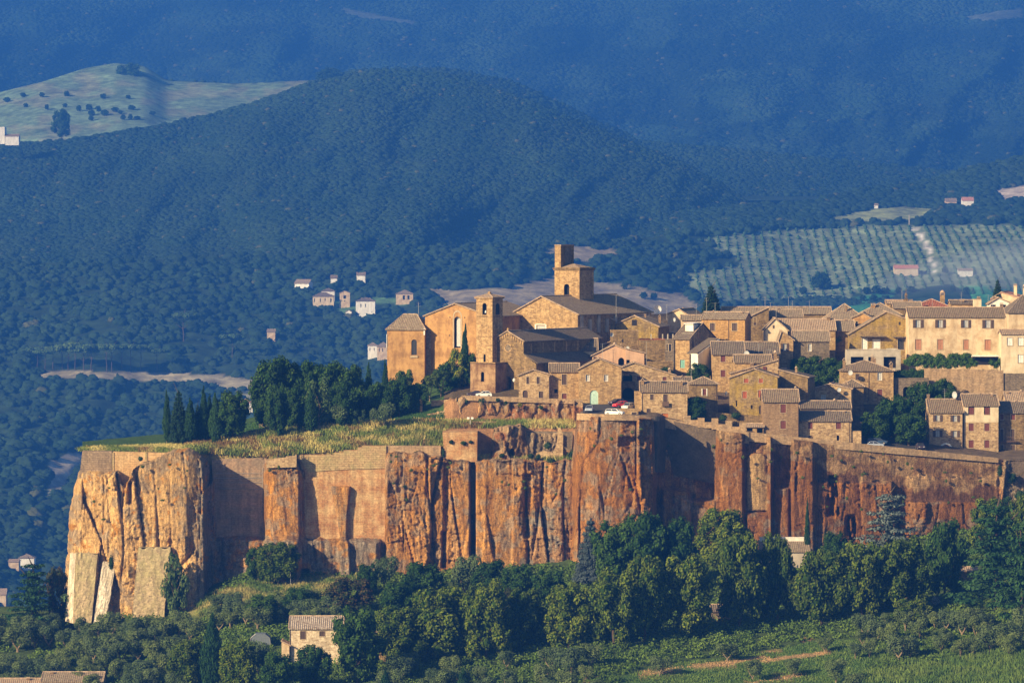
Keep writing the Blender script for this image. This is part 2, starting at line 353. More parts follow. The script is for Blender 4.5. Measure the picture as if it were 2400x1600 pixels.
def build_town_ground():
    pxs = np.arange(193, 2701, 3.); rows = []
    for j in range(7):
        for s in np.arange(0, 1, .125): rows.append(j+s)
    rows.append(7.0); rows = np.array(rows)
    PP = np.array([Gcol(x)[0] for x in pxs]); YY = np.array([Gcol(x)[1] for x in pxs])
    j = np.minimum(rows.astype(int), 6); f = rows-j
    py = PP[:, j]*(1-f)+PP[:, j+1]*f; Y = YY[:, j]*(1-f)+YY[:, j+1]*f
    X, _ = np.meshgrid(pxs, rows, indexing='ij')
    py = py+(fbm(X/40, py/12, 3)-.5)*3*(f > 0)
    V = P(X, py, Y)
    # back skirt falling behind the plateau
    sk = V[:, -1:, :].copy(); sk[..., 1] += 12; sk[..., 2] -= 25; sk2 = sk.copy(); sk2[..., 1] += 120; sk2[..., 2] -= 190
    fr = V[:, :1, :].copy(); fr[..., 1] += 1.0; fr[..., 2] -= 12
    V = np.concatenate([fr, V, sk, sk2], 1)
    X2 = np.concatenate([X[:, :1], X, X[:, :1], X[:, :1]], 1); p2 = np.concatenate([py[:, :1], py, py[:, -1:], py[:, -1:]], 1)
    g = fbm(X2/60, p2/15, 5)[..., None]; g2 = fbm(X2/14, p2/4, 8)[..., None]
    grass = np.array([.085, .10, .03]); dry = np.array([.36, .27, .11]); lush = np.array([.05, .10, .025]); earth = np.array([.22, .15, .09])
    t = sst(.45, .6, g)
    c = dry*t+grass*(1-t)
    up = (p2 < np.interp(X2, [190, 450, 620, 900, 1030], [1050, 1042, 1015, 990, 985]))[..., None]
    c = np.where(up & (X2[..., None] < 1040), lush*.9+grass*.1, c)
    tn = (X2 > 1040)[..., None] & (p2 < 950)[..., None]
    c = np.where(tn, earth*.45+np.array([.03, .04, .02])*g2, c)
    c = np.where((X2 > 1345)[..., None], np.array([.13, .10, .07]), c)
    rocky = ((X2 > 1040) & (X2 < 1350) & (((p2 > 1000) & (p2 < 1074)) | ((p2 > 934) & (p2 < 985))))[..., None]
    c = np.where(rocky, np.array([.34, .19, .09])*(.6+.6*g2), c)
    nu, nv = len(rows)+3, len(pxs)
    o = np_mesh('ground', V.reshape(-1, 3), grid_faces(nu, nv), M['ground'], c.reshape(-1, 3), smooth=False)
    tag(o, kind='structure')
build_town_ground()
# ---------------------------------------------------------------- cliff
T_T = [(150,1110),(190,1106),(225,1104),(240,1112),(252,1108),(275,1105),(285,1140),(300,1130),(312,1100),(325,1090),(352,1082),(372,1074),(380,1068),(395,1062),(440,1057),(458,1066),(472,1080),(498,1092),(505,1085),(620,1088),(640,1080),(700,1076),(705,1100),(735,1110),(900,1110),(905,1064),(930,1058),(960,1064),(985,1056),(1005,1072),(1035,1068),(1045,1078),(1100,1080),(1200,1078),(1290,1084),(1340,1078),(1348,1030),(1352,985),(1380,976),(1540,980),(1560,984),(1700,1012),(1800,1024),(2000,1048),(2340,1078),(2700,1086)]
PC = [(140,1010),(158,1008),(170,1001),(190,998),(240,995),(300,994),(440,993),(478,994.5),(487,1004.5),(496,1006.3),(618,1006.3),(626,999.5),(640,998.5),(700,998),(710,1000.5),(718,1001.6),(900,1001.6),(907,999),(1000,998.5),(1100,998),(1107,1001.5),(1117,999),(1235,998),(1262,999.5),(1290,998),(1342,998),(1352,993),(1400,990),(1500,990),(1530,992.5),(1541,1001),(1552,1004.5),(1668,1004.5),(1682,999.5),(1740,998.5),(1749,1000.9),(1798,1000.9),(1806,998.5),(1812,1002),(1852,1002.3),(1860,998.5),(1905,999.2),(1915,1001.5),(2000,1003),(2340,1010.5),(2700,1014)]
def build_cliff():
    st = 2.5; pxs = np.arange(136, 2560, st); n = 176
    v = np.linspace(0, 1, n)
    top = itp(T_T, pxs)+(fbm(pxs/7, pxs*0, 2)-.5)*6*((pxs < 500)+(np.abs(pxs-1150) < 240)+.15)
    bot = BL(pxs)+28
    X = np.repeat(pxs[:, None], n, 1); Yp = top[:, None]+(bot-top)[:, None]*v[None, :]
    # warped column coordinates
    wx = X+(fbm(X/150, Yp/330, 4, 2)-.5)*60+(fbm(X/20, Yp/70, 14)-.5)*3.5
    b1, r1, r2, lx, ly = cells(wx/47, Yp/430+wx/700, 21)
    b2, q1, q2, mx, my = cells(wx/20+7, Yp/150, 33)
    b3, s1, s2, nx, ny = cells(wx/8+3, Yp/34, 43)
    wall = np.zeros_like(X)      # 1 where masonry face sits, rock relief suppressed
    def box(x0, x1, y0, y1, s=5): return sst(x0-s, x0+s, X)*(1-sst(x1-s, x1+s, X))*sst(y0-s, y0+s, Yp)*(1-sst(y1-s, y1+s, Yp))
    for b in ((503, 618, 1000, 1258), (722, 902, 1000, 1266), (1812, 1850, 1040, 1140), (1752, 1797, 1060, 1200), (1915, 2335, 1040, 1130), (2110, 2335, 1120, 1175), (1560, 1668, 990, 1140)): wall = np.maximum(wall, box(*b))
    rough = 1-.93*wall
    right = sst(1560, 1900, X)*.35
    D = (r1-.5)*2.7+lx*(r2-.62)*3.6+ly*(q1-.5)*.6
    D = D-1.2*np.exp(-(b1/.05)**2)*(r2 > .3)
    D += (q1-.5)*.6+mx*(q2-.5)*.9-.35*np.exp(-(b2/.06)**2)
    D += (s1-.5)*.22+nx*(s2-.5)*.3
    D += (fbm(X/3.6, Yp/5, 51, 3)-.5)*.62+(fbm(X/9, Yp/4.5, 56, 2)-.5)*.35+(fbm(X/16, Yp/60, 52, 3)-.5)*.35
    b4, u1, u2, ox, oy = cells(wx/70+5, Yp/26+fbm(X/40, Yp/40, 58)*.8, 63)
    D += ((u1-.5)*.75+oy*(u2-.3)*.5-.25*np.exp(-(b4/.05)**2))*sst(.42, .6, fbm(X/70, Yp/60, 59))
    smooth_zone = sst(160, 200, X)*(1-sst(470, 490, X))*.35+right
    D = D*(1-.62*smooth_zone)*(.28+.78*sst(.36, .62, fbm(X/85, Yp/170, 55, 2)))
    lower = sst(.55, .95, v)[None, :]
    D = D*rough
    # batter: the foot stands forward
    D += 2.2*v[None, :]**1.5*(1-wall)
    # features
    base = itp(PC, pxs)[:, None]+0*X
    base = np.where((X > 485) & (X < 625), np.interp(X+ (fbm(X/30, Yp/60, 9)-.5)*6, *np.array(PC).T), base)
    base -= (3.2+2*(X < 700))*sst(1255, 1272, Yp+(fbm(X/25, Yp*0, 61)-.5)*14)*(1-sst(880, 906, X))*sst(500, 560, X)
    base -= 2.0*sst(1255, 1290, Yp)*(1-sst(500, 560, X))*sst(470, 500, X)
    tri = 1-sst(-2, 3, np.abs(X-(802+(Yp-1200)*.05))-np.interp(Yp, [1138, 1150, 1200, 1262, 1275], [23, 21, 13, 7, 12]))
    base -= 1.9*tri*sst(1136, 1142, Yp)*(X > 740)*(X < 860)
    base -= 5.5*sst(1138, 1150, Yp+(X-1560)*-.12)*sst(1545, 1556, X)*(1-sst(1612, 1622, X))
    base -= 4.5*sst(1166, 1176, Yp)*sst(1612, 1620, X)*(1-sst(1668, 1684, X))
    base += 1.6*box(1040, 1052, 1085, 1245, 3)+2.6*box(1036, 1046, 1245, 1330, 3)
    base += 4.0*box(1104, 1113, 1080, 1300, 2.5)+1.6*box(1228, 1245, 1110, 1260, 3)
    base += 2.0*box(1520, 1540, 990, 1190, 5)*0
    base -= 1.0*sst(1110, 1125, Yp+(fbm(X/12, X*0, 71)-.5)*16)*sst(2120, 2140, X)*(1-sst(2335, 2342, X))
    base -= 1.3*np.sqrt(np.clip(1-((X-1774)/25)**2, 0, 1))*(Yp > 1060+26-26*np.sqrt(np.clip(1-((X-1774)/27)**2, 0, 1)))*(Yp < 1196)
    base -= 1.6*sst(1195, 1210, Yp)*box(1750, 1800, 1100, 1500, 3)
    base -= 1.4*sst(1140, 1146, Yp)*box(1812, 1850, 1000, 1500, 3)
    base += 2.6*box(1940, 1964, 1118, 1208, 7)*sst(.35, .6, fbm(X/7, Yp/25, 67))
    base += 2.6*box(1984, 2006, 1210, 1290, 8)*sst(.35, .6, fbm(X/7, Yp/25, 68))
    base += 2.2*box(300, 309, 1130, 1180, 3)+1.8*box(357, 362, 1120, 1200, 3)*0
    # square cave mouth near the path, little grotto in the bastion
    base += 3.5*box(706, 724, 1333, 1350, 1.5)
    base += 1.3*box(1452, 1512, 1025, 1046, 5)
    Yw = base-D
    Yw[:, 0] = base[:, 0]-D[:, 1]*.3
    # left edge silhouette
    xl = np.interp(Yp, [1100, 1130, 1150, 1180, 1200, 1250, 1320, 1450], [186, 178, 172, 167, 164, 160, 157, 138])+(fbm(Yp/18, Yp*0, 81)-.5)*9
    m = X < xl+14
    Yw = Yw+np.where(m, ((xl+14-X)/14)**2*6, 0)
    Xc = np.maximum(X, xl); Yw = np.where(X < xl, Yw+np.minimum((xl-X)*.6, 12), Yw)
    V = P(Xc, Yp, Yw)
    cap = V[:, :1, :].copy(); cap[..., 1] = np.maximum(cap[..., 1]+3.2, itp([(x, GK[x][0][1]) for x in GX], pxs)[:, None]+1.5); cap[..., 2] += .25
    V = np.concatenate([cap, V], 1)
    # ---- stone colours (the tufa's own colours, water stains and lichen)
    def C(*a): return np.array(a)
    tan = C(.66, .42, .175); org = C(.56, .285, .070); rust = C(.37, .155, .036); dk = C(.165, .080, .032); grey = C(.27, .235, .185); pale = C(.60, .47, .30)
    n1 = fbm(X/45, Yp/140, 91)[..., None]; n2 = fbm(X/9, Yp/80, 92)[..., None]; n3 = fbm(X/30, Yp/25, 93, 5)[..., None]; n4 = fbm(X/8, Yp/10, 94, 3)[..., None]
    z1 = sst(450, 520, X)[..., None]; z2 = sst(1180, 1420, X)[..., None]; z3 = sst(1620, 1760, X)[..., None]
    c = tan*(1-z1)+(org*.6+tan*.1+rust*.3)*z1
    c = c*(1-z2)+(rust*.75+org*.25)*z2; c = c*(1-z3)+(dk*.55+rust*.45)*z3
    c = c*(.78+.5*r1[..., None]*.7+.3*(q1[..., None]-.3)*.6)
    lite = sst(.52, .72, n2)*(1-.6*z3); c = c*(1-.45*lite)+(org*.4+pale*.5)*(.45*lite)
    darkst = sst(.5, .72, 1-n2)*z1; c = c*(1-.55*darkst)+dk*1.2*(.55*darkst)
    # grey lichened skins: high on the rock, on the toe, in broad patches
    topd = (Yp-top[:, None])[..., None]
    g = sst(.5, .62, n3+.16*(1-sst(10, 60, topd))+.06*sst(360, 420, X)[..., None]*(1-z1)-.08*z3)*sst(.35, .6, n4+.12)
    toe = (sst(1250, 1268, Yp)*sst(500, 520, X)*(1-sst(890, 910, X)))[..., None]*sst(.28, .42, n3)
    rr = (sst(455, 472, X)*(1-sst(495, 505, X)))[..., None]*.8
    mid = (sst(1180, 1200, X)*(1-sst(1320, 1345, X)))[..., None]*sst(.46, .6, n1)*.6
    g = np.clip(g*.62+toe*.85+rr+mid*.7, 0, .95); c = c*(1-g)+grey*(.75+.5*n4)*g
    # dark rust faces under clean-cut overhangs
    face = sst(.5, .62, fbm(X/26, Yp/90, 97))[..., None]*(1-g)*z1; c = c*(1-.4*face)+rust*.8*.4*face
    lich = (sst(.66, .74, fbm(X/11, Yp/16, 98, 4))*(1-sst(700, 900, X)))[..., None]*.85; c = c*(1-lich)+C(.52, .23, .03)*lich
    # rampart masonry on the right: pale top courses over dark stained lower courses
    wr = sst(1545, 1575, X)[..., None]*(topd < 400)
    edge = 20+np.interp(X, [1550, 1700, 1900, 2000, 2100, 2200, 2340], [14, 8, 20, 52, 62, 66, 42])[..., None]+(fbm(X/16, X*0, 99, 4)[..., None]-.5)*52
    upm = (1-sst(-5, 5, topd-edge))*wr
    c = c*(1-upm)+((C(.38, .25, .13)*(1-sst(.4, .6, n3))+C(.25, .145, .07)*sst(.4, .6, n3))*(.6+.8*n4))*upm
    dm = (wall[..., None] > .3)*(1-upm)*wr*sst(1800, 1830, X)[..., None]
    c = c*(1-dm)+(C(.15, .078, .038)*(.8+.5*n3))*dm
    nich = (box(1752, 1797, 1062, 1195, 3)*(Yp > 1062+24-24*np.sqrt(np.clip(1-((X-1774)/25)**2, 0, 1))))[..., None]; c = c*(1-nich)+C(.50, .34, .17)*(.7+.5*n2)*nich
    msk = np.zeros(c.shape); msk[..., 0] = np.maximum(wall, upm[..., 0])
    ends = sst(2345, 2360, X)[..., None]; c = c*(1-ends)+(C(.30, .24, .16)*(.6+.7*n4))*ends
    c = np.concatenate([c[:, :1], c], 1); msk = np.concatenate([msk[:, :1], msk], 1)
    t = NT('tufa_cliff'); at = t.n('ShaderNodeAttribute', attribute_name='Col').outputs['Color']; mk = t.n('ShaderNodeAttribute', attribute_name='Mask').outputs['Color']
    sp = t.n('ShaderNodeSeparateColor'); t.l(mk, sp.inputs[0])
    oc = t.n('ShaderNodeTexCoord').outputs['Object']
    s1_ = t.scale(oc, (1, 1, .28)); na = t.noise(s1_, 1.1, 6, .72); nb = t.noise(oc, 3.2, 4, .7); nc = t.noise(t.scale(oc, (1, 1, .12)), 2.2, 3, .6)
    cc = t.mix('MULTIPLY', 1.0, at, t.ramp(na, [(.32, (.48, .46, .44)), (.66, (1.35, 1.35, 1.35))]))
    cc = t.mix('MULTIPLY', .9, cc, t.ramp(nb, [(.34, g3(.5)), (.60, g3(1.2))]))
    vo = t.n('ShaderNodeTexVoronoi', feature='DISTANCE_TO_EDGE'); vo.inputs['Scale'].default_value = .42; t.l(t.scale(oc, (1, 1, .45)), vo.inputs['Vector'])
    cc = t.mix('MULTIPLY', .5, cc, t.ramp(vo.outputs['Distance'], [(.0, g3(.35)), (.05, g3(1.0))]))
    cc = t.mix('MULTIPLY', .6, cc, t.ramp(nc, [(.35, g3(.6)), (.6, g3(1.1))]))
    xz = t.n('ShaderNodeSeparateXYZ'); t.l(oc, xz.inputs[0]); cb = t.n('ShaderNodeCombineXYZ'); t.l(xz.outputs[0], cb.inputs[0]); t.l(xz.outputs[2], cb.inputs[1])
    br = t.n('ShaderNodeTexBrick'); t.l(cb.outputs[0], br.inputs['Vector'])
    for k, cv in (('Color1', (1.1, 1.08, 1.05)), ('Color2', (.82, .82, .82)), ('Mortar', (1.12, 1.1, 1.05))): br.inputs[k].default_value = (*cv, 1)
    br.inputs['Scale'].default_value = 1; br.inputs['Brick Width'].default_value = .95; br.inputs['Row Height'].default_value = .48; br.inputs['Mortar Size'].default_value = .04
    cm = t.mix('MULTIPLY', sp.outputs[0], cc, br.outputs['Color'])
    bb = t.bump(na, .8, .9); bb = t.bump(nb, .35, .9, bb)
    t.bsdf(cm, .97, bb, .08)
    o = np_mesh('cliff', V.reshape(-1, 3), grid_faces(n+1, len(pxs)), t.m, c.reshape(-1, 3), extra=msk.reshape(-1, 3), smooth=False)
    tag(o, kind='structure')
build_cliff()
# ---------------------------------------------------------------- hillside below the cliff
def build_hillside():
    pxs = np.arange(-300, 2760, 6.); s = np.concatenate([np.linspace(-30, 250, 90), np.linspace(256, 700, 30)])
    X, S = np.meshgrid(pxs, s, indexing='ij'); py = BL(X)+S
    Y = LY(X, py)+(fbm(X/50, S/30, 6)-.5)*2.0
    V = P(X, py, Y)
    bk = V[:, :1, :].copy(); bk[..., 1] += 14; bk[..., 2] -= 6; bk2 = bk.copy(); bk2[..., 1] += 500; bk2[..., 2] -= 260
    V = np.concatenate([bk2, bk, V], 1); X = np.concatenate([X[:, :2], X], 1); py = np.concatenate([py[:, :2], py], 1)
    g = fbm(X/40, py/18, 15)[..., None]; g2 = fbm(X/12, py/6, 16)[..., None]
    c = np.array([.05, .075, .025])*(1-g)+np.array([.07, .11, .03])*g
    mead = ((1-sst(0, 14, np.abs(py-np.interp(X, [470, 560, 700, 840], [1420, 1388, 1372, 1362]))-16))*(X > 440)*(X < 850))[..., None]
    c = c*(1-mead)+(np.array([.15, .17, .05])*(1-g2)+np.array([.30, .27, .10])*g2)*mead
    fld = (sst(-6, 6, py-np.interp(X, [1450, 1500, 1600, 1760, 1900, 2000, 2400], [1592, 1570, 1552, 1535, 1505, 1498, 1490]))*(X > 1430))[..., None]
    c = c*(1-fld)+(np.array([.06, .125, .03])*(.7+.6*g2))*fld
    for (x0, y0, x1, y1, w) in ((1500, 1577, 1720, 1551, 7), (1690, 1556, 1800, 1537, 4), (1780, 1549, 1945, 1528, 5), (1750, 1602, 1890, 1578, 5), (1790, 1529, 1830, 1524, 3), (1880, 1500, 1915, 1488, 5), (2060, 1502, 2180, 1494, 4), (1300, 1590, 1420, 1600, 5)):
        tt = np.clip((X-x0)/(x1-x0), 0, 1); d = np.abs(py-(y0+(y1-y0)*tt))+(g2[..., 0]-.5)*8; mm = ((1-sst(w*.6, w*1.2, d))*(X > x0-5)*(X < x1+5))[..., None]
        c = c*(1-mm)+np.array([.40, .26, .13])*mm
    o = np_mesh('hillside', V.reshape(-1, 3), grid_faces(V.shape[1], len(pxs)), M['ground'], c.reshape(-1, 3))
    tag(o, kind='structure')
build_hillside()
# ---------------------------------------------------------------- far country
def tabf(tab, px):
    t = np.array(tab, float); return np.interp(px, t[:, 0], t[:, 1]), np.interp(px, t[:, 0], t[:, 2])
FAR = {
 'valley': dict(foot=[(-600,1950,2000),(3000,1950,2000)], ridge=[(-600,640,4000),(600,600,4100),(900,590,4100),(1250,572,4150),(1450,565,4200),(1650,540,4300),(1900,520,4400),(2400,516,4400),(3000,516,4400)], nv=230, amp=110, seed=200, pw=1.0),
 'forest_hill': dict(foot=[(-600,760,3900),(3000,700,4150)], ridge=[(-600,420,5000),(0,340,5100),(200,325,5100),(400,290,5200),(520,262,5250),(600,240,5250),(740,190,5300),(880,166,5300),(1040,172,5300),(1200,222,5200),(1400,302,5100),(1600,382,5000),(1700,440,4900),(1780,500,4800),(1900,560,4700),(3000,640,4600)], nv=160, amp=190, seed=210, pw=1.25),
 'right_hill': dict(foot=[(1400,600,4300),(3000,600,4300)], ridge=[(1300,590,4400),(1450,545,4500),(1560,505,4600),(1700,488,4650),(1900,476,4700),(2000,452,4800),(2150,430,4900),(2300,392,5000),(2420,360,5100),(3000,300,5300)], nv=60, amp=60, seed=220, pw=1.1),
 'pasture_hill': dict(foot=[(-600,470,5150),(3000,470,5200)], ridge=[(-600,300,5900),(0,216,5900),(100,192,5900),(200,160,6000),(270,148,6000),(340,156,6000),(390,188,6000),(560,196,6000),(740,188,6000),(830,164,6000),(1040,158,6000),(1200,190,6000),(1500,330,5900),(3000,480,5600)], nv=90, amp=20, seed=230, pw=1.1),
 'mountain': dict(foot=[(-600,520,6300),(3000,560,5900)], ridge=[(-600,-45,9800),(3000,-45,9800)], nv=200, amp=420, seed=240, pw=1.15)}
def farY(name, px, v):
    h = FAR[name]; pf, yf = tabf(h['foot'], px); pr, yr = tabf(h['ridge'], px)
    py = pf+(pr-pf)*v; Y = yf+(yr-yf)*v**h['pw']; s = h['seed']
    w = np.sin(np.clip(v, 0, 1)*math.pi)**.5
    nz = fbm(px/260+(py/420), py/300, s, 4)-.5
    if name == 'mountain':
        nz = np.abs(fbm(px/420+py/600, py/420-px/900, s, 4)-.5)*2.2-.35
    return py, Y+h['amp']*nz*w*2
def inpoly(x, y, poly):
    r = np.zeros(np.shape(x), bool); n = len(poly)
    for i in range(n):
        x0, y0 = poly[i]; x1, y1 = poly[(i+1) % n]
        if y0 == y1: continue
        c = ((y0 > y) != (y1 > y)) & (x < (x1-x0)*(y-y0)/(y1-y0)+x0); r ^= c
    return r
FIELDS = {'valley': [([(1000,676),(1090,680),(1180,676),(1300,648),(1420,662),(1600,690),(1640,720),(1600,760),(1200,760),(1040,715)], (.27, .235, .15)),
                     ([(1275,584),(1360,578),(1450,586),(1440,600),(1360,614),(1285,598)], (.28, .24, .15)),
                     ([(1640,560),(1820,540),(2060,528),(2400,528),(2560,528),(2560,680),(2400,690),(2000,688),(1980,720),(1640,700),(1600,640),(1740,620)], (.20, .26, .15)),
                     ([(1970,705),(2100,676),(2300,672),(2480,690),(2480,740),(1930,740)], (.05, .20, .10)),
                     ([(100,868),(380,872),(500,878),(610,888),(610,912),(560,915),(430,898),(240,888),(90,886)], (.33, .30, .19)),
                     ([(860,692),(950,700),(960,716),(880,712)], (.10, .20, .09)), ([(780,700),(860,715),(820,740),(760,720)], (.10, .2, .08)),
                     ([(120,1080),(165,1060),(200,1060),(190,1100),(170,1130),(120,1160),(110,1120)], (.34, .32, .26)),
                     ([(560,925),(620,915),(640,940),(590,955)], (.3, .3, .16))],
          'pasture_hill': [([(-100,250),(0,216),(200,150),(270,140),(345,150),(392,190),(560,196),(745,186),(750,215),(640,245),(560,265),(440,290),(330,330),(150,335),(-100,330)], (.165, .255, .15))],
          'right_hill': [([(1930,512),(2050,490),(2110,484),(2200,490),(2160,520),(2000,530)], (.26, .30, .13)), ([(2330,445),(2460,425),(2460,462),(2350,470)], (.55, .48, .40))],
          'mountain': [([(800,18),(900,38),(985,52),(960,58),(860,46),(810,34)], (.12, .15, .10)), ([(2255,40),(2400,18),(2400,45),(2300,52)], (.12, .15, .10))],
          'forest_hill': []}
def infield(name, px, py):
    m = np.zeros(np.shape(px), bool)
    for poly, _ in FIELDS[name]: m |= inpoly(px, py, poly)
    return m
def build_far(name):
    h = FAR[name]; x0, x1 = h['foot'][0][0], h['foot'][-1][0]; x1 = 3900; x0 = max(x0, 1400) if x0 > 0 else -1500
    step = 12 if name != 'valley' else 10
    pxs = np.arange(x0, x1, step, float); v = np.linspace(0, 1, h['nv'])
    X, V_ = np.meshgrid(pxs, v, indexing='ij'); py, Y = farY(name, X, V_)
    V = P(X, py, Y)
    bk = V[:, -1:, :].copy(); bk[..., 1] += 150; bk[..., 2] -= 30; b2 = bk.copy(); b2[..., 1] += 400; b2[..., 2] -= 200
    V = np.concatenate([V, bk, b2], 1)
    g = fbm(X/50, py/20, 11)[..., None]; g2 = fbm(X/10, py/5, 12)[..., None]
    c = np.array([.03, .055, .02])*(.8+.4*g)+0*X[..., None]
    for poly, colr in FIELDS[name]:
        m = inpoly(X+(fbm(X/20, py/8, 13)-.5)*10, py+(fbm(X/14, py/8, 14)-.5)*5, poly)[..., None]
        cc = np.array(colr)*(.75+.5*fbm(X/60, py/6, 18)[..., None])*(.85+.3*g2)
        if name == 'pasture_hill': cc = cc*(1-.6*sst(.5, .65, g))+np.array([.26, .26, .16])*.6*sst(.5, .65, g)
        c = np.where(m, cc, c)
    if name == 'valley':
        for k in (-3.2, 3.2):
            m = np.abs(X-(np.interp(py, [528, 545, 580, 640], [2138, 2152, 2175, 2192])+k)) < 2.2
            c = np.where((m & (py > 528) & (py < 642))[..., None], np.array([.75, .72, .66]), c)
    c = np.concatenate([c, c[:, -1:], c[:, -1:]], 1)
    o = np_mesh('terrain' if name == 'valley' else 'hills', V.reshape(-1, 3), grid_faces(V.shape[1], len(pxs)), M['ground_far'], c.reshape(-1, 3), smooth=True)
    tag(o, kind='structure')
for nm in FAR: build_far(nm)
# crowns of the far woods
def ico(sub):
    t = (1+5**.5)/2
    V = [(-1,t,0),(1,t,0),(-1,-t,0),(1,-t,0),(0,-1,t),(0,1,t),(0,-1,-t),(0,1,-t),(t,0,-1),(t,0,1),(-t,0,-1),(-t,0,1)]
    F = [(0,11,5),(0,5,1),(0,1,7),(0,7,10),(0,10,11),(1,5,9),(5,11,4),(11,10,2),(10,7,6),(7,1,8),(3,9,4),(3,4,2),(3,2,6),(3,6,8),(3,8,9),(4,9,5),(2,4,11),(6,2,10),(8,6,7),(9,8,1)]
    V = [np.array(v)/np.linalg.norm(v) for v in V]
    for _ in range(sub):
        c = {}; F2 = []
        def mid(a, b):
            k = (min(a, b), max(a, b))
            if k not in c: p = V[a]+V[b]; V.append(p/np.linalg.norm(p)); c[k] = len(V)-1
            return c[k]
        for a, b, d in F:
            ab, bd, da = mid(a, b), mid(b, d), mid(d, a); F2 += [(a, ab, da), (b, bd, ab), (d, da, bd), (ab, bd, da)]
        F = F2
    return np.array(V), np.array(F)
ICO0, ICO1, ICO2 = ico(0), ico(1), ico(2)
def crown_cloud(name, pos, rad_, hgt, colr, big=False, disp=.34, label=None, tiny=False):
    """many lumpy tree crowns merged to one mesh"""
    n = len(pos)
    if big or disp > .5: IV, IF = ICO2
    elif tiny: IV, IF = ICO0
    else: IV, IF = ICO1
    vs = []
    r = np.random.default_rng(len(name)+n)
    var = []
    for k in range(14):
        fq = 3.1 if big else 1.7
        d = 1+disp*(fbm(IV[:, 0]*fq+k*9, IV[:, 1]*fq+IV[:, 2]*fq*1.2, 300+k, 3)-.5)*2.4+r.uniform(-1, 1, len(IV))*(.13 if big else .17)
        var.append(IV*d[:, None])
    var = np.array(var); pick = r.integers(0, 14, n); a = r.uniform(0, 6.28, n)
    W = var[pick]; c, s = np.cos(a)[:, None], np.sin(a)[:, None]
    W = np.stack([W[..., 0]*c-W[..., 1]*s, W[..., 0]*s+W[..., 1]*c, W[..., 2]], -1)
    W = W*np.stack([rad_, rad_, hgt], -1)[:, None, :]+pos[:, None, :]
    F = (IF[None]+(np.arange(n)*len(IV))[:, None, None]).reshape(-1, 3)
    fc = np.repeat(colr[:, None, :], len(IF), 1)*r.uniform(.88, 1.12, (n, len(IF), 1)).astype(np.float32)
    o = np_mesh(name, W.reshape(-1, 3), F, M['leaf_far'], facecol=fc.reshape(-1, 3), smooth=tiny)
    tag(o, label, 'woodland', kind='stuff'); return o
ORCH = [(1640,560),(1820,540),(2060,528),(2560,528),(2560,680),(2400,690),(2000,688),(1980,720),(1640,700),(1600,640),(1740,620)]
KEEPOUT = [(75,392,815,872),(690,724,664,680),(775,790,652,664),(836,856,645,660),(733,790,690,716),(796,820,687,716),(834,879,706,738),(810,824,731,738),(928,968,689,708),(626,645,778,792),(862,912,810,838),(556,592,944,962),(20,80,1308,1332),(-10,14,1392,1425),(2096,2152,626,646),(2246,2280,634,646),(2050,2058,481,488),(2255,2282,470,484),(2216,2242,472,480)]
def scatter_far(name, count, size, x0, x1, vlo=0, vhi=1, big=False, label=None, disp=.34, tiny=False):
    h = FAR[name]; r = np.random.default_rng(count)
    px = r.uniform(x0, x1, count); v = r.uniform(vlo, vhi, count)
    py, Y = farY(name, px, v)
    keep = ~infield(name, px, py) & (py < 1680)
    if name == 'valley':  # leave orchards, clearings and hidden ground open
        keep &= ~((px > 420) & (py > 1250)) & ~((px > 1050) & (py > 800))
        keep &= ~((fbm(px/80, py/22, 31) > .64) & (py < 1150) & (py > 680))
    for (a, b, c, d) in KEEPOUT: keep &= ~((px > a-5) & (px < b+5) & (py > c+2) & (py < d+3))
    px, py, Y = px[keep], py[keep], Y[keep]
    q = r.uniform(.6, 1.4, len(px))*(.65+.8*fbm(px/60, py/30, 77)); rr = size*.5*q
    pos = P(px, py, Y); pos[:, 2] += rr*.15
    g = fbm(px/70, py/30, 41)[:, None]; u = r.random((len(px), 1))
    c = np.array([.016, .038, .017])*(1-g)+np.array([.030, .054, .023])*g
    if name == 'mountain': c = c*(.6+.7*sst(.35, .68, fbm(px/120+py/200, py/45, 171, 4))[:, None])
    c = c*(.8+.4*u)*(.75+.6*fbm(px/160, py/60, 78)[:, None]); c = np.where(u > .985, np.array([.08, .09, .03]), c)
    return crown_cloud('woodland', pos, rr*1.1, rr*(.72 if not big else .85), c, big, disp, label, tiny)
scatter_far('mountain', 118000, 8.5, -350, 2750, 0, 1, label='hazy blue wood covering the far mountain slopes', tiny=True)
scatter_far('pasture_hill', 29000, 6.5, -400, 2750, .1, 1, label='wood around the pale pasture on the far left hill', tiny=True)
scatter_far('forest_hill', 92000, 5.8, -450, 2080, .0, 1, label='dense oak wood covering the rounded middle hill', tiny=True)
scatter_far('right_hill', 10500, 7.5, 1400, 2850, .1, 1, label='wood on the right hill above the olive orchard')
scatter_far('valley', 30000, 7.3, -350, 2750, .12, 1, True, 'mixed woodland filling the valley behind the rock', .42)
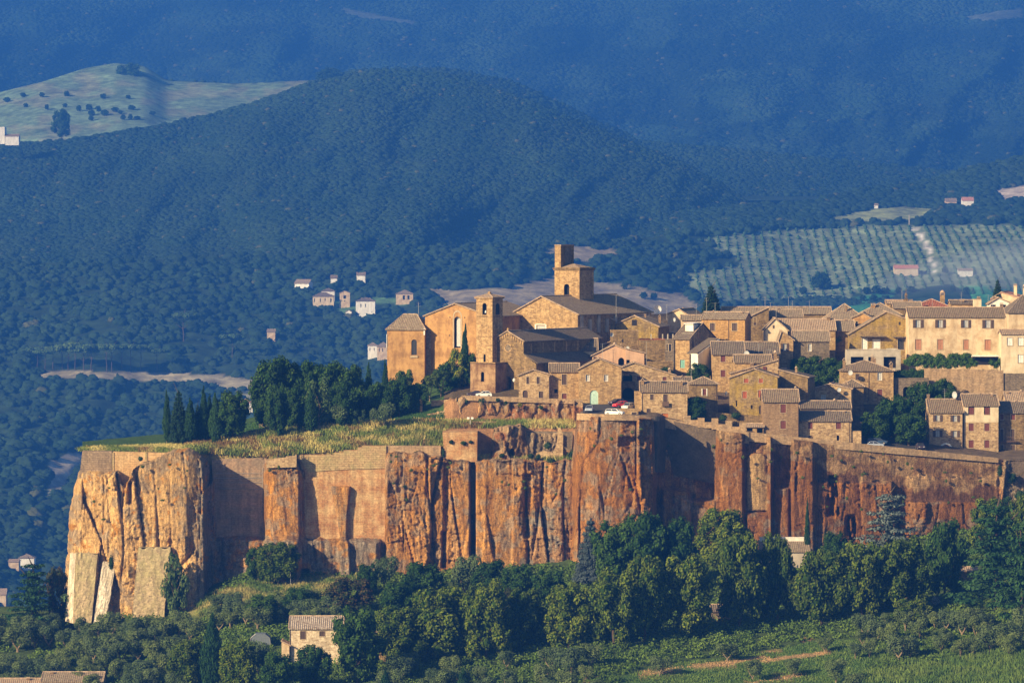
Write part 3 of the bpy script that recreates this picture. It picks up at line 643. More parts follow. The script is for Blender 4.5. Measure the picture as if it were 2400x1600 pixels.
def orchard():
    V, c = [], []; r = np.random.default_rng(3)
    for row in range(44):
        for k in range(46):
            t = k/46; py = 700-t*172*1.0+r.normal()*.8
            px = 1560+row*22+(t*t)*-18*(row/10-2.2)-t*60+r.normal()*.8
            if inpoly(np.array([px]), np.array([py]), ORCH)[0] and abs(px-np.interp(py, [528, 580, 640], [2140, 2175, 2192])) > 8: V.append((px, py))
    V = np.array(V)
    h = FAR['valley']; pf, yf = tabf(h['foot'], V[:, 0]); pr, yr = tabf(h['ridge'], V[:, 0]); v = (V[:, 1]-pf)/(pr-pf)
    py, Y = farY('valley', V[:, 0], v); pos = P(V[:, 0], py, Y); pos[:, 2] += 1
    V = V[r.random(len(V)) > .08]
    h = FAR['valley']; pf, yf = tabf(h['foot'], V[:, 0]); pr, yr = tabf(h['ridge'], V[:, 0]); v = (V[:, 1]-pf)/(pr-pf); py, Y = farY('valley', V[:, 0], v); pos = P(V[:, 0], py, Y); pos[:, 2] += 1
    n = len(V); q = r.uniform(.4, 1.15, n)*1.75
    crown_cloud('olive_orchard', pos, q, q*.9, np.array([.06, .12, .06])*r.uniform(.8, 1.2, (n, 1)), label='rows of young olive trees on the pale slope behind the town')
orchard()
def far_on(px, py, name='valley'):
    h = FAR[name]; pf, yf = tabf(h['foot'], px); pr, yr = tabf(h['ridge'], px); v = (py-pf)/(pr-pf)
    return float(farY(name, np.array([px], float), np.array([v], float))[1][0])
# ---------------------------------------------------------------- trees
def leaves(clumps, count, size, seed, cols, flat=0.0, up=.25, core=.78, droop=0.0):
    """leaf clusters spread over the outside of a set of ellipsoid clumps: (x, y, z, rx, ry, rz)"""
    r = np.random.default_rng(seed); C = np.array(clumps, float); w = (C[:, 3]*C[:, 5]); w = w/w.sum()
    N = int(count*1.9); k = r.choice(len(C), N, p=w)
    d = r.normal(size=(N, 3)); d[:, 2] += up; d /= np.linalg.norm(d, axis=1)[:, None]
    p = C[k, :3]+d*C[k, 3:]*r.uniform(.82, 1.14, N)[:, None]
    keep = np.ones(N, bool)
    for c in C:
        q = (p-c[:3])/c[3:]; keep &= (q**2).sum(1) > .62
    p, d, k = p[keep][:count], d[keep][:count], k[keep][:count]; n = len(p)
    nn = d*1.0+r.normal(size=(n, 3))*.55; nn[:, 2] += .25+flat*2; nn /= np.linalg.norm(nn, axis=1)[:, None]
    u = np.cross(nn, r.normal(size=(n, 3))); u /= np.linalg.norm(u, axis=1)[:, None]; v = np.cross(nn, u)
    s = (size*r.uniform(.6, 1.35, n))[:, None]; v = v*.62
    if droop: p[:, 2] -= droop*r.random(n)
    Q = np.stack([p-u*s, p-v*s+nn*s*.25, p+u*s, p+v*s+nn*s*.25], 1)
    F = np.arange(n*4).reshape(n, 4)
    tone = r.random(len(C)); cl = np.array(cols)
    mixv = np.clip(tone[k]*.55+r.random(n)*.45, 0, 1)[:, None]
    fc = cl[0]*(1-mixv)+cl[1]*mixv; fc = fc*r.uniform(.75, 1.25, (n, 1))
    if len(cl) > 2: m = r.random(n) < .10; fc[m] = cl[2]
    V = [Q.reshape(-1, 3)]; FF = [F]; FC = [fc]
    # inner lumps keep the sky from showing straight through the densest parts
    if core:
        IV, IF = ICO1; off = n*4
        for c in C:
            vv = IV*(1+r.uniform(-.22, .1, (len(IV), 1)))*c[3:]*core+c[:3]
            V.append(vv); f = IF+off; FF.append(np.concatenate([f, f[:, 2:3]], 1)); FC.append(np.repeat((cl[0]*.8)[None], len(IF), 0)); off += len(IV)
    return np.concatenate(V), np.concatenate(FF), np.concatenate(FC)
def quad_mesh(name, V, F, fc, mat):
    F = np.asarray(F); tri = F[:, 2] == F[:, 3]
    me = bpy.data.meshes.new(name); lt = np.where(tri, 3, 4).astype(np.int32)
    loops = F.reshape(-1)[np.stack([np.ones(len(F), bool)]*3+[~tri], 1).reshape(-1)]
    me.vertices.add(len(V)); me.vertices.foreach_set('co', np.asarray(V, np.float32).ravel())
    me.loops.add(len(loops)); me.loops.foreach_set('vertex_index', loops.astype(np.int32))
    me.polygons.add(len(F)); ls = np.concatenate([[0], np.cumsum(lt)[:-1]]).astype(np.int32)
    me.polygons.foreach_set('loop_start', ls); me.polygons.foreach_set('loop_total', lt); me.update(calc_edges=True)
    at = me.attributes.new('Col', 'FLOAT_COLOR', 'FACE'); a = np.ones((len(fc), 4), np.float32); a[:, :3] = fc; at.data.foreach_set('color', a.ravel())
    me.materials.append(mat); return me
def trunk_mesh(name, h, r0, limbs, mat, seed, fork=False):
    r = random.Random(seed); mb = MB(); pts = [Vector((0, 0, -.06))]
    for i in range(1, 5): pts.append(Vector((r.uniform(-.012, .012)*i, r.uniform(-.012, .012)*i, h*i/4)))
    if not fork:
        for i in range(4): mb.tube(pts[i], pts[i+1], r0*(1.15-.2*i), r0*(1.15-.2*(i+1)), 7, False)
        for i in range(limbs):
            a = 6.28*i/limbs+r.random(); b = pts[2+i % 3]; e = b+Vector((math.cos(a)*.24, math.sin(a)*.24, .16+.12*r.random()))
            mb.tube(b, e, r0*.55, r0*.15, 5, False)
    else:
        for i in range(limbs):
            a = 3.14159*i+.4*r.random(); b = Vector((0, 0, h*.25)); m_ = b+Vector((math.cos(a)*.12, math.sin(a)*.1, h*.35)); e = m_+Vector((math.cos(a)*.1, math.sin(a)*.1, h*.6))
            if i == 0: mb.tube(pts[0], b, r0*1.2, r0, 7, False)
            mb.tube(b, m_, r0*.8, r0*.6, 6, False); mb.tube(m_, e, r0*.6, r0*.25, 6, False)
    o = mb.build(name, mat); me = o.data; bpy.data.objects.remove(o); return me
def clump_set(kind, seed):
    r = random.Random(seed); c = []
    if kind in ('broad', 'plane', 'yellow', 'redleaf', 'sapling'):
        n = {'broad': 26, 'plane': 34, 'yellow': 20, 'redleaf': 26, 'sapling': 14}[kind]
        for i in range(n):
            z = .20+.74*((i+.5)/n); rr = .43*math.sqrt(max(.05, 1-((z-.56)/.43)**2))
            if kind == 'plane': rr = .41*math.sqrt(max(.06, 1-abs((z-.52)/.47)**2.6))
            a = i*2.399+r.random(); q = rr*math.sqrt(r.uniform(.25, 1)); s = r.uniform(.095, .16) if kind != 'plane' else r.uniform(.085, .14)
            c.append((q*math.cos(a), q*math.sin(a), z-s*.4, s, s, s*.85))
        if kind in ('broad', 'plane'): c += [(0, 0, .45, .26, .26, .22), (0, 0, .68, .22, .22, .2)]
    elif kind == 'olive':
        for i in range(11):
            a = i*2.4+r.random(); q = r.uniform(.1, .34); z = r.uniform(.42, .82); s = r.uniform(.13, .20); c.append((q*math.cos(a), q*math.sin(a), z-.04, s, s, s*1.05))
    elif kind == 'cypress':
        for i in range(15):
            z = .09+.87*i/14; s = .44*min(1, (z+.05)*3.2)*max(.10, (1-(max(0, z-.3)/.72)**1.7)); a = r.random()*6.28; c.append((.05*math.cos(a), .05*math.sin(a), z, s, s, .075))
    elif kind == 'conifer':
        for t in range(11):
            z = .12+.80*t/10; rr = .44*(1-(z-.08)/.98)**.8
            for i in range(7):
                a = i*.9+t*.7+r.random()*.4; q = rr*r.uniform(.55, .95); s = rr*.34+.025; c.append((q*math.cos(a), q*math.sin(a), z-.02*q/.4, s, s, s*.38+.01))
            c.append((0, 0, z+.02, rr*.45+.02, rr*.45+.02, .05))
        c.append((0, 0, .955, .025, .025, .05))
    elif kind == 'cedar':
        for t in range(9):
            z = .14+.78*t/8; rr = .50*(1-max(0, z-.25)/.85)**.75*r.uniform(.85, 1.05)
            for i in range(8):
                a = i*.785+t*.5+r.random()*.5; q = rr*r.uniform(.35, .98); s = r.uniform(.08, .14)*(rr+.25)*1.6; c.append((q*math.cos(a), q*math.sin(a), z-q*.10+r.uniform(-.02, .02), s, s, .022))
        c.append((0, 0, .5, .12, .12, .3))
    elif kind == 'umbrella':
        for i in range(18):
            a = i*2.4; q = .42*math.sqrt(r.random()); c.append((q*math.cos(a), q*math.sin(a), .84+.06*(1-q*2), .13, .13, .07))
    elif kind == 'palm':
        for i in range(9):
            a = i*.7; c.append((.25*math.cos(a), .25*math.sin(a), .78+.1*(i % 2), .16, .16, .07))
    return c
TK = {  # leaf count, leaf size, colours, flat, trunk height, trunk radius, limbs, bark
 'broad': (3400, .026, [(0.024, 0.061, 0.012), (0.062, 0.114, 0.022)], 0, .35, .030, 6, 'bark'),
 'plane': (5200, .023, [(0.034, 0.071, 0.010), (0.150, 0.194, 0.024)], 0, .30, .028, 6, 'bark'),
 'yellow': (2800, .028, [(0.068, 0.121, 0.017), (0.297, 0.297, 0.023)], 0, .35, .030, 6, 'bark'),
 'redleaf': (3200, .026, [(.030, .050, .018), (.095, .060, .022)], 0, .35, .03, 6, 'bark'),
 'sapling': (1300, .034, [(0.054, 0.101, 0.034), (0.108, 0.162, 0.057)], 0, .45, .022, 5, 'bark_pale'),
 'olive': (2600, .027, [(0.070, 0.112, 0.040), (0.141, 0.192, 0.083)], 0, .5, .035, 5, 'bark_pale'),
 'cypress': (3000, .030, [(0.016, 0.046, 0.016), (0.035, 0.081, 0.025)], -.2, .2, .055, 3, 'bark_pale'),
 'conifer': (3600, .021, [(0.020, 0.047, 0.023), (0.047, 0.084, 0.034)], .1, .9, .022, 4, 'bark'),
 'blueconifer': (3600, .021, [(.06, .085, .085), (.12, .15, .15)], .1, .9, .022, 4, 'bark'),
 'cedar': (4200, .022, [(0.020, 0.059, 0.021), (0.050, 0.108, 0.037)], .5, .9, .028, 4, 'bark'),
 'bluecedar': (4200, .022, [(.07, .105, .11), (.14, .18, .18)], .5, .9, .028, 4, 'bark'),
 'umbrella': (2400, .030, [(.08, .15, .05), (.14, .22, .07)], .1, .84, .018, 6, 'bark'),
 'forked': (1500, .034, [(0.047, 0.088, 0.023), (0.095, 0.135, 0.034)], 0, .75, .030, 2, 'bark_pale'),
 'palm': (500, .05, [(.05, .10, .02), (.12, .15, .03)], .2, .8, .05, 2, 'bark')}
PROTO = {}
def proto(kind, var):
    if (kind, var) in PROTO: return PROTO[kind, var]
    cnt, sz, cols, flat, th_, tr, limbs, bark = TK[kind]
    base = {'blueconifer': 'conifer', 'bluecedar': 'cedar', 'forked': 'sapling'}.get(kind, kind)
    cl = clump_set(base, 100*var+len(kind))
    if kind == 'forked': cl = [(c[0], c[1], .55+c[2]*.45, c[3], c[4], c[5]*.8) for c in cl]
    core = {'olive': .5, 'sapling': .35, 'forked': .5, 'palm': 0, 'cedar': .6, 'bluecedar': .6}.get(kind, .78)
    V, F, fc = leaves(cl, cnt, sz, var*31+7, cols, flat, .25, core)
    PROTO[kind, var] = (quad_mesh('crown', V, F, fc, M['leaf']), trunk_mesh('trunk', th_, tr, limbs, M[bark], var, kind in ('forked', 'olive')))
    return PROTO[kind, var]
KN = {'broad': 'broadleaf_tree', 'plane': 'plane_tree', 'yellow': 'broadleaf_tree', 'redleaf': 'broadleaf_tree', 'sapling': 'young_tree', 'olive': 'olive_tree', 'cypress': 'cypress_tree',
      'conifer': 'conifer_tree', 'blueconifer': 'conifer_tree', 'cedar': 'cedar_tree', 'bluecedar': 'cedar_tree', 'umbrella': 'umbrella_pine', 'forked': 'forked_tree', 'palm': 'palm_tree'}
TN = [0]
def tree(kind, px, top, base, w, label, zone='up', Y=None, group=None, bark=None, far=None):
    if Y is None: Y = GY(px, base) if zone == 'up' else float(LY(px, base))
    a = P1(px, base, Y); b = P1(px, top, Y); h = (b-a).length; W = w*mpp(Y)*(1.2 if kind == 'plane' else 1.1 if kind == 'broad' else 1.04)
    TN[0] += 1; rr = random.Random(TN[0]); var = TN[0] % (2 if kind not in ('plane', 'broad', 'olive', 'cypress') else 3)
    cm, tm = proto(kind, var)
    o = empty(KN[kind], a, rr.uniform(0, 6.28), (W, W, h))
    link('trunk', tm, o); link('crown', cm, o)
    tag(o, label, {'olive': 'olive tree', 'cypress': 'cypress', 'umbrella': 'pine', 'palm': 'palm tree'}.get(kind, 'tree'), group)
    return o
up = 'up'
for a in [
 ('cypress', 391, 917, 1037, 21, 'slim dark cypress at the left end of the lawn row'),
 ('conifer', 419, 914, 1042, 54, 'broad dark conifer standing second from the left in the lawn row'),
 ('cypress', 446, 936, 1042, 34, 'ragged cypress between the broad conifer and the tallest cypress of the lawn row'),
 ('conifer', 463, 948, 1039, 32, 'thin dark conifer squeezed beside the tallest cypress on the lawn'),
 ('cypress', 477, 909, 1039, 25, 'tallest pointed cypress near the middle of the lawn row'),
 ('cypress', 491, 926, 1036, 24, 'narrow cypress just left of the bushy cypress on the lawn'),
 ('cypress', 505, 924, 1042, 36, 'bushy split cypress on a pale trunk beside the round lawn tree'),
 ('broad', 545, 912, 1033, 84, 'round broadleaf tree at the right end of the lawn row'),
 ('broad', 638, 833, 1002, 104, 'tall dark tree at the left edge of the grove, highest on that side'),
 ('broad', 614, 872, 1000, 44, 'lower dark tree leaning out at the left foot of the grove'),
 ('broad', 700, 846, 992, 96, 'dark round tree behind the yellow-topped one in the grove'),
 ('broad', 765, 846, 990, 110, 'wide dark tree crowning the middle of the grove'),
 ('broad', 815, 850, 985, 90, 'dark tree on the upper right shoulder of the grove'),
 ('broad', 668, 838, 996, 92, 'dark tree filling the upper left of the grove'),
 ('broad', 735, 843, 994, 84, 'dark tree just right of the yellow-topped one at the grove top'),
 ('yellow', 704, 868, 992, 62, 'tree with yellow-green top in the middle of the grove'),
 ('broad', 842, 892, 980, 60, 'low dark tree at the right flank of the grove below the cypress'),
 ('broad', 690, 902, 1003, 66, 'grey-green tree at the front of the grove left of the leaning cypress'),
 ('broad', 650, 897, 1027, 56, 'tree on a bare orange trunk at the front left of the grove'),
 ('sapling', 748, 880, 1006, 70, 'loose dark tree in front of the grove behind the front cypress'),
 ('broad', 806, 888, 1002, 66, 'mid-green tree at the front right of the grove above the olive'),
 ('cypress', 728, 912, 1018, 36, 'stout dark cypress standing in front of the grove'),
 ('cypress', 703, 945, 1012, 16, 'small cypress in the grove just left of the stout front cypress'),
 ('olive', 795, 945, 1005, 64, 'brownish olive bush below the grove on the grassy bank'),
 ('sapling', 842, 956, 1003, 34, 'small pale-trunked sapling between the two olive trees on the bank'),
 ('olive', 900, 943, 1005, 66, 'silver olive tree with forked trunk on the grassy bank'),
 ('cypress', 864, 853, 972, 24, 'dark ragged cypress between the grove and the convent'),
 ('cypress', 903, 846, 962, 21, 'dark cypress standing against the left corner of the convent'),
 ('broad', 884, 893, 984, 66, 'rounded bush-like tree below the two dark cypresses by the convent'),
 ('broad', 935, 880, 975, 70, 'dark tree under the small arched window of the convent'),
 ('forked', 947, 868, 958, 50, 'pollarded tree with bare pale limbs before the convent wall'),
 ('forked', 1007, 880, 940, 44, 'pollarded tree with a forked pale trunk near the stone gate posts'),
 ('forked', 1033, 868, 930, 46, 'pollarded tree with thin twin trunks right of the forked one'),
 ('broad', 975, 895, 965, 60, 'dark low tree between the convent and the gate posts'),
 ('broad', 1048, 845, 930, 66, 'dense green tree at the foot of the tall arched church window'),
 ('yellow', 1072, 815, 925, 54, 'bright yellow-green tree left of the tall cypress by the bell tower'),
 ('cypress', 1090, 764, 918, 25, 'tall slender cypress standing beside the square bell tower'),
 ('broad', 1105, 825, 905, 34, 'green tree squeezed between the tall cypress and the bell tower'),
 ('broad', 1630, 928, 985, 56, 'shadowy shrub tree below the small hipped cottage'),
 ('conifer', 1667, 668, 757, 58, 'dark fir rising behind the roofs right of the big church'),
 ('cypress', 1780, 738, 800, 26, 'dark pointed cypress between roofs beside the tall orange house'),
 ('cypress', 1776, 742, 800, 20, 'second cypress growing into its taller twin among the roofs'),
 ('palm', 1963, 785, 850, 30, 'small palm with yellowing fronds at the corner of the shaded brick house'),
 ('conifer', 2338, 655, 730, 34, 'small fir behind the roofs near the salmon tiled gable'),
 ('broad', 1900, 832, 905, 80, 'dark garden tree below the shaded brick house'),
 ('broad', 1950, 835, 915, 70, 'dark garden tree left of the grey garage terrace'),
 ('broad', 1870, 838, 900, 50, 'low dark garden tree beside the chimneyed stone gable'),
 ('broad', 2095, 925, 1030, 90, 'wide dark tree in the hollow below the hipped ochre house'),
 ('broad', 2165, 890, 1010, 86, 'leafy green tree rising in front of the twin-arched viaduct'),
 ('broad', 2210, 885, 960, 60, 'green tree below the rough rubble wall'),
 ('broad', 2050, 960, 1035, 70, 'shadowed tree above the parked dark cars'),
 ('broad', 2130, 965, 1045, 80, 'shadowed tree left of the three storey stone house'),
 ('broad', 1560, 858, 905, 40, 'small dark shrub tree under the white stair house'),
 ('broad', 1640, 850, 905, 52, 'green shrub tree below the slanted white stair wall'),
]: tree(a[0], a[1], a[2], a[3], a[4], a[5], Y=1044 if 1040 < a[1] < 1110 else None)
LOW = [
 ('cedar', 78, 1312, 1478, 132, 'big dark tree at the left edge of the photo beside the cliff foot'),
 ('redleaf', 136, 1325, 1462, 58, 'reddish-leaved tree just left of the white leaning buttress'),
 ('sapling', 188, 1368, 1462, 92, 'feathery young tree in front of the white leaning buttress'),
 ('sapling', 412, 1288, 1445, 66, 'tall thin sparse tree right of the big square buttress'),
 ('broad', 412, 1330, 1440, 44, 'shaded shrub tree behind the thin sparse tree by the square buttress'),
 ('broad', 606, 1276, 1362, 62, 'dark bush at the cliff foot left of the yellow-green one'),
 ('plane', 652, 1266, 1370, 92, 'yellow-green bushy tree at the cliff foot by the floodlight pole'),
 ('cypress', 496, 1442, 1620, 60, 'massive dark cypress standing among the olive trees below the cliff'),
 ('plane', 440, 1490, 1620, 92, 'dark green tree left of the massive low cypress'),
 ('plane', 560, 1495, 1625, 84, 'dark green tree right of the massive low cypress'),
 ('olive', 610, 1500, 1600, 64, 'grey olive hiding the tent left of the stone farmhouse'),
 ('broad', 650, 1525, 1640, 90, 'dark tree below and left of the stone farmhouse'),
 ('broad', 733, 1505, 1620, 80, 'dark tree in front of the stone farmhouse'),
 ('broad', 838, 1415, 1600, 118, 'large dark tree covering the right end of the stone farmhouse'),
 ('redleaf', 822, 1352, 1440, 110, 'reddish brown leaved tree on the grassy slope under the cliff'),
 ('olive', 905, 1302, 1385, 66, 'grey-green olive against the foot of the orange cliff'),
 ('broad', 860, 1318, 1395, 60, 'green shrub tree beside the olive at the foot of the orange cliff'),
 ('broad', 990, 1314, 1430, 110, 'dark green tree under the middle of the orange cliff'),
 ('broad', 930, 1355, 1450, 90, 'dark tree above the first yellow-tipped plane tree'),
 ('olive', 1090, 1300, 1400, 80, 'grey-green tree at the cliff foot below the black crevice'),
 ('broad', 1150, 1310, 1410, 90, 'green tree at the cliff foot right of the black crevice'),
 ('broad', 1215, 1318, 1420, 90, 'green tree behind the lone utility pole under the cliff'),
 ('broad', 1290, 1330, 1430, 90, 'green tree left of the blue-grey conifer under the cliff'),
 ('redleaf', 1198, 1375, 1440, 50, 'small bare purplish tree between two plane trees'),
 ('plane', 938, 1415, 1560, 110, 'first and leftmost of the yellow-tipped plane trees'),
 ('plane', 1035, 1366, 1550, 136, 'tall wide plane tree, second in the yellow-tipped row'),
 ('plane', 1140, 1354, 1548, 112, 'tall plane tree, third in the row, brightest yellow tips'),
 ('plane', 1235, 1372, 1520, 92, 'narrow plane tree right of the small purplish tree'),
 ('plane', 1335, 1362, 1520, 112, 'plane tree below the blue-grey conifer'),
 ('plane', 1438, 1328, 1515, 108, 'upright plane tree between two darker crowns in mid row'),
 ('blueconifer', 1385, 1212, 1372, 86, 'blue-grey conifer left of the big dark tree clump at the cliff foot'),
 ('broad', 1445, 1215, 1385, 120, 'left crown of the big dark tree clump at the cliff foot'),
 ('broad', 1512, 1196, 1390, 120, 'tallest middle crown of the big dark tree clump at the cliff foot'),
 ('broad', 1582, 1205, 1385, 110, 'right crown of the big dark tree clump at the cliff foot'),
 ('plane', 1512, 1294, 1500, 104, 'plane tree directly below the big dark tree clump'),
 ('plane', 1612, 1292, 1490, 120, 'wide plane tree above the half hidden tiled roof'),
 ('plane', 1695, 1186, 1335, 116, 'sunlit plane tree reaching up the cliff below the bastion recess'),
 ('plane', 1735, 1240, 1470, 112, 'tall plane tree left of the white walled low house'),
 ('plane', 1822, 1243, 1460, 84, 'narrow plane tree covering the middle of the white walled low house'),
 ('plane', 1925, 1282, 1465, 112, 'plane tree right of the white walled low house'),
 ('plane', 2020, 1262, 1450, 116, 'sunlit plane tree in front of the blue cedar, left one'),
 ('plane', 2112, 1252, 1440, 120, 'sunlit plane tree in front of the blue cedar, right one'),
 ('bluecedar', 2083, 1148, 1335, 156, 'blue-green cedar with drooping tiers against the rampart'),
 ('broad', 1955, 1242, 1340, 70, 'small dark tree between the white walled low house and the blue cedar'),
 ('broad', 2215, 1213, 1400, 92, 'dark rounded tree right of the blue cedar'),
 ('plane', 2140, 1400, 1470, 90, 'low plane branch clump under the right sunlit plane trees'),
 ('cedar', 2335, 1170, 1425, 210, 'large dark green layered cedar at the right edge'),
 ('plane', 2325, 1160, 1300, 90, 'yellow-green tree top peeping over the large layered cedar'),
 ('plane', 2400, 1155, 1330, 80, 'yellow-green tree at the right edge beside the layered cedar'),
 ('cypress', 1892, 1172, 1320, 15, 'very thin cypress growing up the cliff beside the low house'),
 ('broad', 700, 1375, 1445, 70, 'dark bush tree above the stone farmhouse roof'),
 ('broad', 620, 1390, 1465, 80, 'dark bush tree on the slope left of the farmhouse roof'),
 ('cypress', 905, 1572, 1660, 40, 'dark pointed treetop at the bottom edge below the first plane tree'),
 ('cypress', 1085, 1568, 1660, 44, 'small dark conical shrub at the bottom edge under the second plane'),
 ('cedar', 2395, 1210, 1470, 140, 'dark layered cedar cut off by the right border of the photo'),
 ('olive', 2395, 1420, 1500, 70, 'olive tree under the cut off cedar at the right border'),
]
for a in LOW: tree(a[0], a[1], a[2], a[3], a[4], a[5], 'low')
# olive trees standing singly in the meadow at the lower right
for i, (px, top, base, w) in enumerate([(1546, 1535, 1582, 64), (1705, 1505, 1548, 62), (1764, 1545, 1592, 56), (1860, 1540, 1582, 54), (1933, 1492, 1528, 44), (2038, 1492, 1540, 40), (1960, 1540, 1600, 70), (2000, 1575, 1625, 60)]):
    wd = ['beside the lowest dry grass strip', 'standing in the shade between two dry grass strips', 'at the bottom edge by the dry grass strip', 'with a dry ring of earth around it', 'at the right end of the upper dry grass strip', 'alone at the foot of the right hand olive bank', 'among tall green grass near the bottom', 'cut by the bottom edge of the photo'][i]
    tree('olive', px, top, base, w, 'grey-green olive '+wd, 'low', group='olive trees in the lower right meadow')
r_ = np.random.default_rng(12)
def nth(n): return str(n)+('th' if 10 <= n % 100 <= 20 else {1: 'st', 2: 'nd', 3: 'rd'}.get(n % 10, 'th'))
def olive_block(n, xr, yf, hr, grp, desc):
    pts = []
    for _ in range(n*40):
        x = r_.uniform(*xr); lo, hi = yf(x)
        y = r_.uniform(lo, hi)
        if all(abs(x-a) > 24 or abs(y-b) > 15 for a, b in pts): pts.append((x, y))
        if len(pts) >= n: break
    pts.sort()
    for i, (x, y) in enumerate(pts):
        hh = r_.uniform(*hr); n_ = i+1; sfx = 'th' if 10 <= n_ % 100 <= 20 else {1: 'st', 2: 'nd', 3: 'rd'}.get(n_ % 10, 'th')
        tree('olive', x, y-hh, y, hh*r_.uniform(.95, 1.25), f'{desc}, {n_}{sfx} counting from the left', 'low', group=grp)
olive_block(62, (-10, 470), lambda x: (1488, 1640), (46, 66), 'olive grove below the leaning buttresses', 'grey-green olive in the grove below the buttresses')
olive_block(22, (500, 800), lambda x: (1432, 1480), (44, 60), 'olive trees on the slope above the farmhouse', 'olive bush on the slope above the farmhouse')
olive_block(22, (880, 1480), lambda x: (1560, 1640), (44, 66), 'olive trees along the bottom edge', 'dull olive along the bottom edge under the planes')
olive_block(30, (1990, 2420), lambda x: (1468, 1550), (34, 66), 'olive trees on the right hand bank', 'silvery olive on the right hand bank')
# umbrella pines along the far ridge on the left
k = 0
for px in (88, 106, 124, 146, 160, 176, 196, 214, 250, 262, 285, 306, 330, 368):
    py = 868+r_.uniform(-4, 4); Y = far_on(px, py)
    tree('umbrella', px, py-r_.uniform(52, 70), py, r_.uniform(50, 72), f'tall umbrella pine on the far left ridge, {nth(k+1)} from the left', Y=Y, group='umbrella pines on the far left ridge'); k += 1
tree('umbrella', 545, 780, 838, 60, 'wide umbrella pine alone in the valley behind the grove', Y=far_on(545, 838))
tree('umbrella', 430, 730, 800, 80, 'large hazy umbrella pine far behind the lawn row', Y=far_on(430, 800))
tree('broad', 302, 145, 200, 56, 'big round oak alone on the pale far pasture', Y=float(farY('pasture_hill', np.array([302.]), np.array([.93]))[1][0]))
tree('broad', 775, 158, 200, 62, 'dark round oak at the right tip of the far pasture', Y=5950)
tree('broad', 145, 255, 325, 46, 'tall dark tree in front of the far pasture', Y=5200)
for i, (px, py) in enumerate(sorted([(54, 228), (98, 228), (156, 226), (242, 232), (300, 232), (16, 240), (60, 252), (110, 258), (152, 252), (185, 262), (208, 258), (215, 272), (230, 262), (245, 272), (270, 262), (282, 268), (308, 258), (357, 270), (288, 282), (306, 282), (322, 281), (214, 284)])):
    pf, yf = tabf(FAR['pasture_hill']['foot'], px); pr, yr = tabf(FAR['pasture_hill']['ridge'], px); v = (py-pf)/(pr-pf)
    tree('broad', px, py-r_.uniform(9, 16), py, r_.uniform(10, 18), f'small dark bush dotting the pale far pasture, {nth(i+1)} counting from the left', Y=float(farY('pasture_hill', np.array([float(px)]), np.array([float(v)]))[1][0]), group='bushes dotting the far pasture')
for i, (px, py) in enumerate(sorted([(2030, 690), (2052, 688), (2075, 688), (2106, 690), (2136, 688), (2022, 705), (2048, 706), (2265, 692), (2232, 690), (1925, 680), (1508, 700), (1532, 700), (1464, 678), (1610, 690), (1380, 705), (2145, 640), (2215, 640), (1882, 690)])):
    tree('broad', px, py-(44 if px == 1925 else r_.uniform(14, 22)), py, 44 if px == 1925 else r_.uniform(14, 22), f'hazy round tree in the fields beyond the roofs, {nth(i+1)} counting from the left', Y=far_on(px, py), group='trees dotting the fields behind the town')
# ---------------------------------------------------------------- undergrowth and dry grass
def undergrowth():
    r = np.random.default_rng(5); n = 6500
    px = r.uniform(-30, 2440, n); s = r.uniform(-6, 290, n); py = BL(px)+s
    k = (py < 1680)
    k &= ~((px > 440) & (px < 850) & (py > np.interp(px, [470, 560, 700, 840], [1422, 1390, 1374, 1364])-14) & (py < np.interp(px, [470, 560, 700, 840], [1455, 1425, 1405, 1385])))
    k &= ~((px > 1460) & (px < 2060) & (py > np.interp(px, [1450, 1500, 1600, 1760, 1900, 2000, 2150, 2400], [1588, 1566, 1548, 1531, 1500, 1492, 1560, 1530])) & (py < np.interp(px, [1450, 1900, 2100, 2400], [1700, 1700, 1590, 1540])))
    k &= ~((px < 470) & (r.random(n) < .45))
    px, py = px[k], py[k]; n = len(px); Y = LY(px, py); c = P(px, py, Y)
    rad_ = r.uniform(.7, 1.7, n)*np.where(px > 2100, .8, 1); q = 64
    d = r.normal(size=(n, q, 3)); d[..., 2] = np.abs(d[..., 2]); d /= np.linalg.norm(d, axis=2)[..., None]
    p = c[:, None]+d*rad_[:, None, None]*np.array([1.25, 1.25, 1.0])*r.uniform(.55, 1.05, (n, q, 1))
    nn = d+r.normal(size=d.shape)*.6; nn /= np.linalg.norm(nn, axis=2)[..., None]
    u = np.cross(nn, r.normal(size=d.shape)); u /= np.linalg.norm(u, axis=2)[..., None]; v = np.cross(nn, u)*.6
    sz = r.uniform(.16, .36, (n, q, 1))
    Q = np.stack([p-u*sz, p-v*sz, p+u*sz, p+v*sz], 2).reshape(-1, 3)
    g = fbm(px/45, py/18, 66)[:, None, None]; cc = np.array([.040, .085, .018])*(1-g)+np.array([.135, .200, .035])*g
    cc = cc*r.uniform(.6, 1.4, (n, q, 1))
    o = np_mesh('undergrowth', Q, np.arange(len(Q)).reshape(-1, 4), M['leaf_far'], facecol=cc.reshape(-1, 3))
    tag(o, 'dense green undergrowth covering the slope below the cliff', 'undergrowth', kind='stuff')
undergrowth()
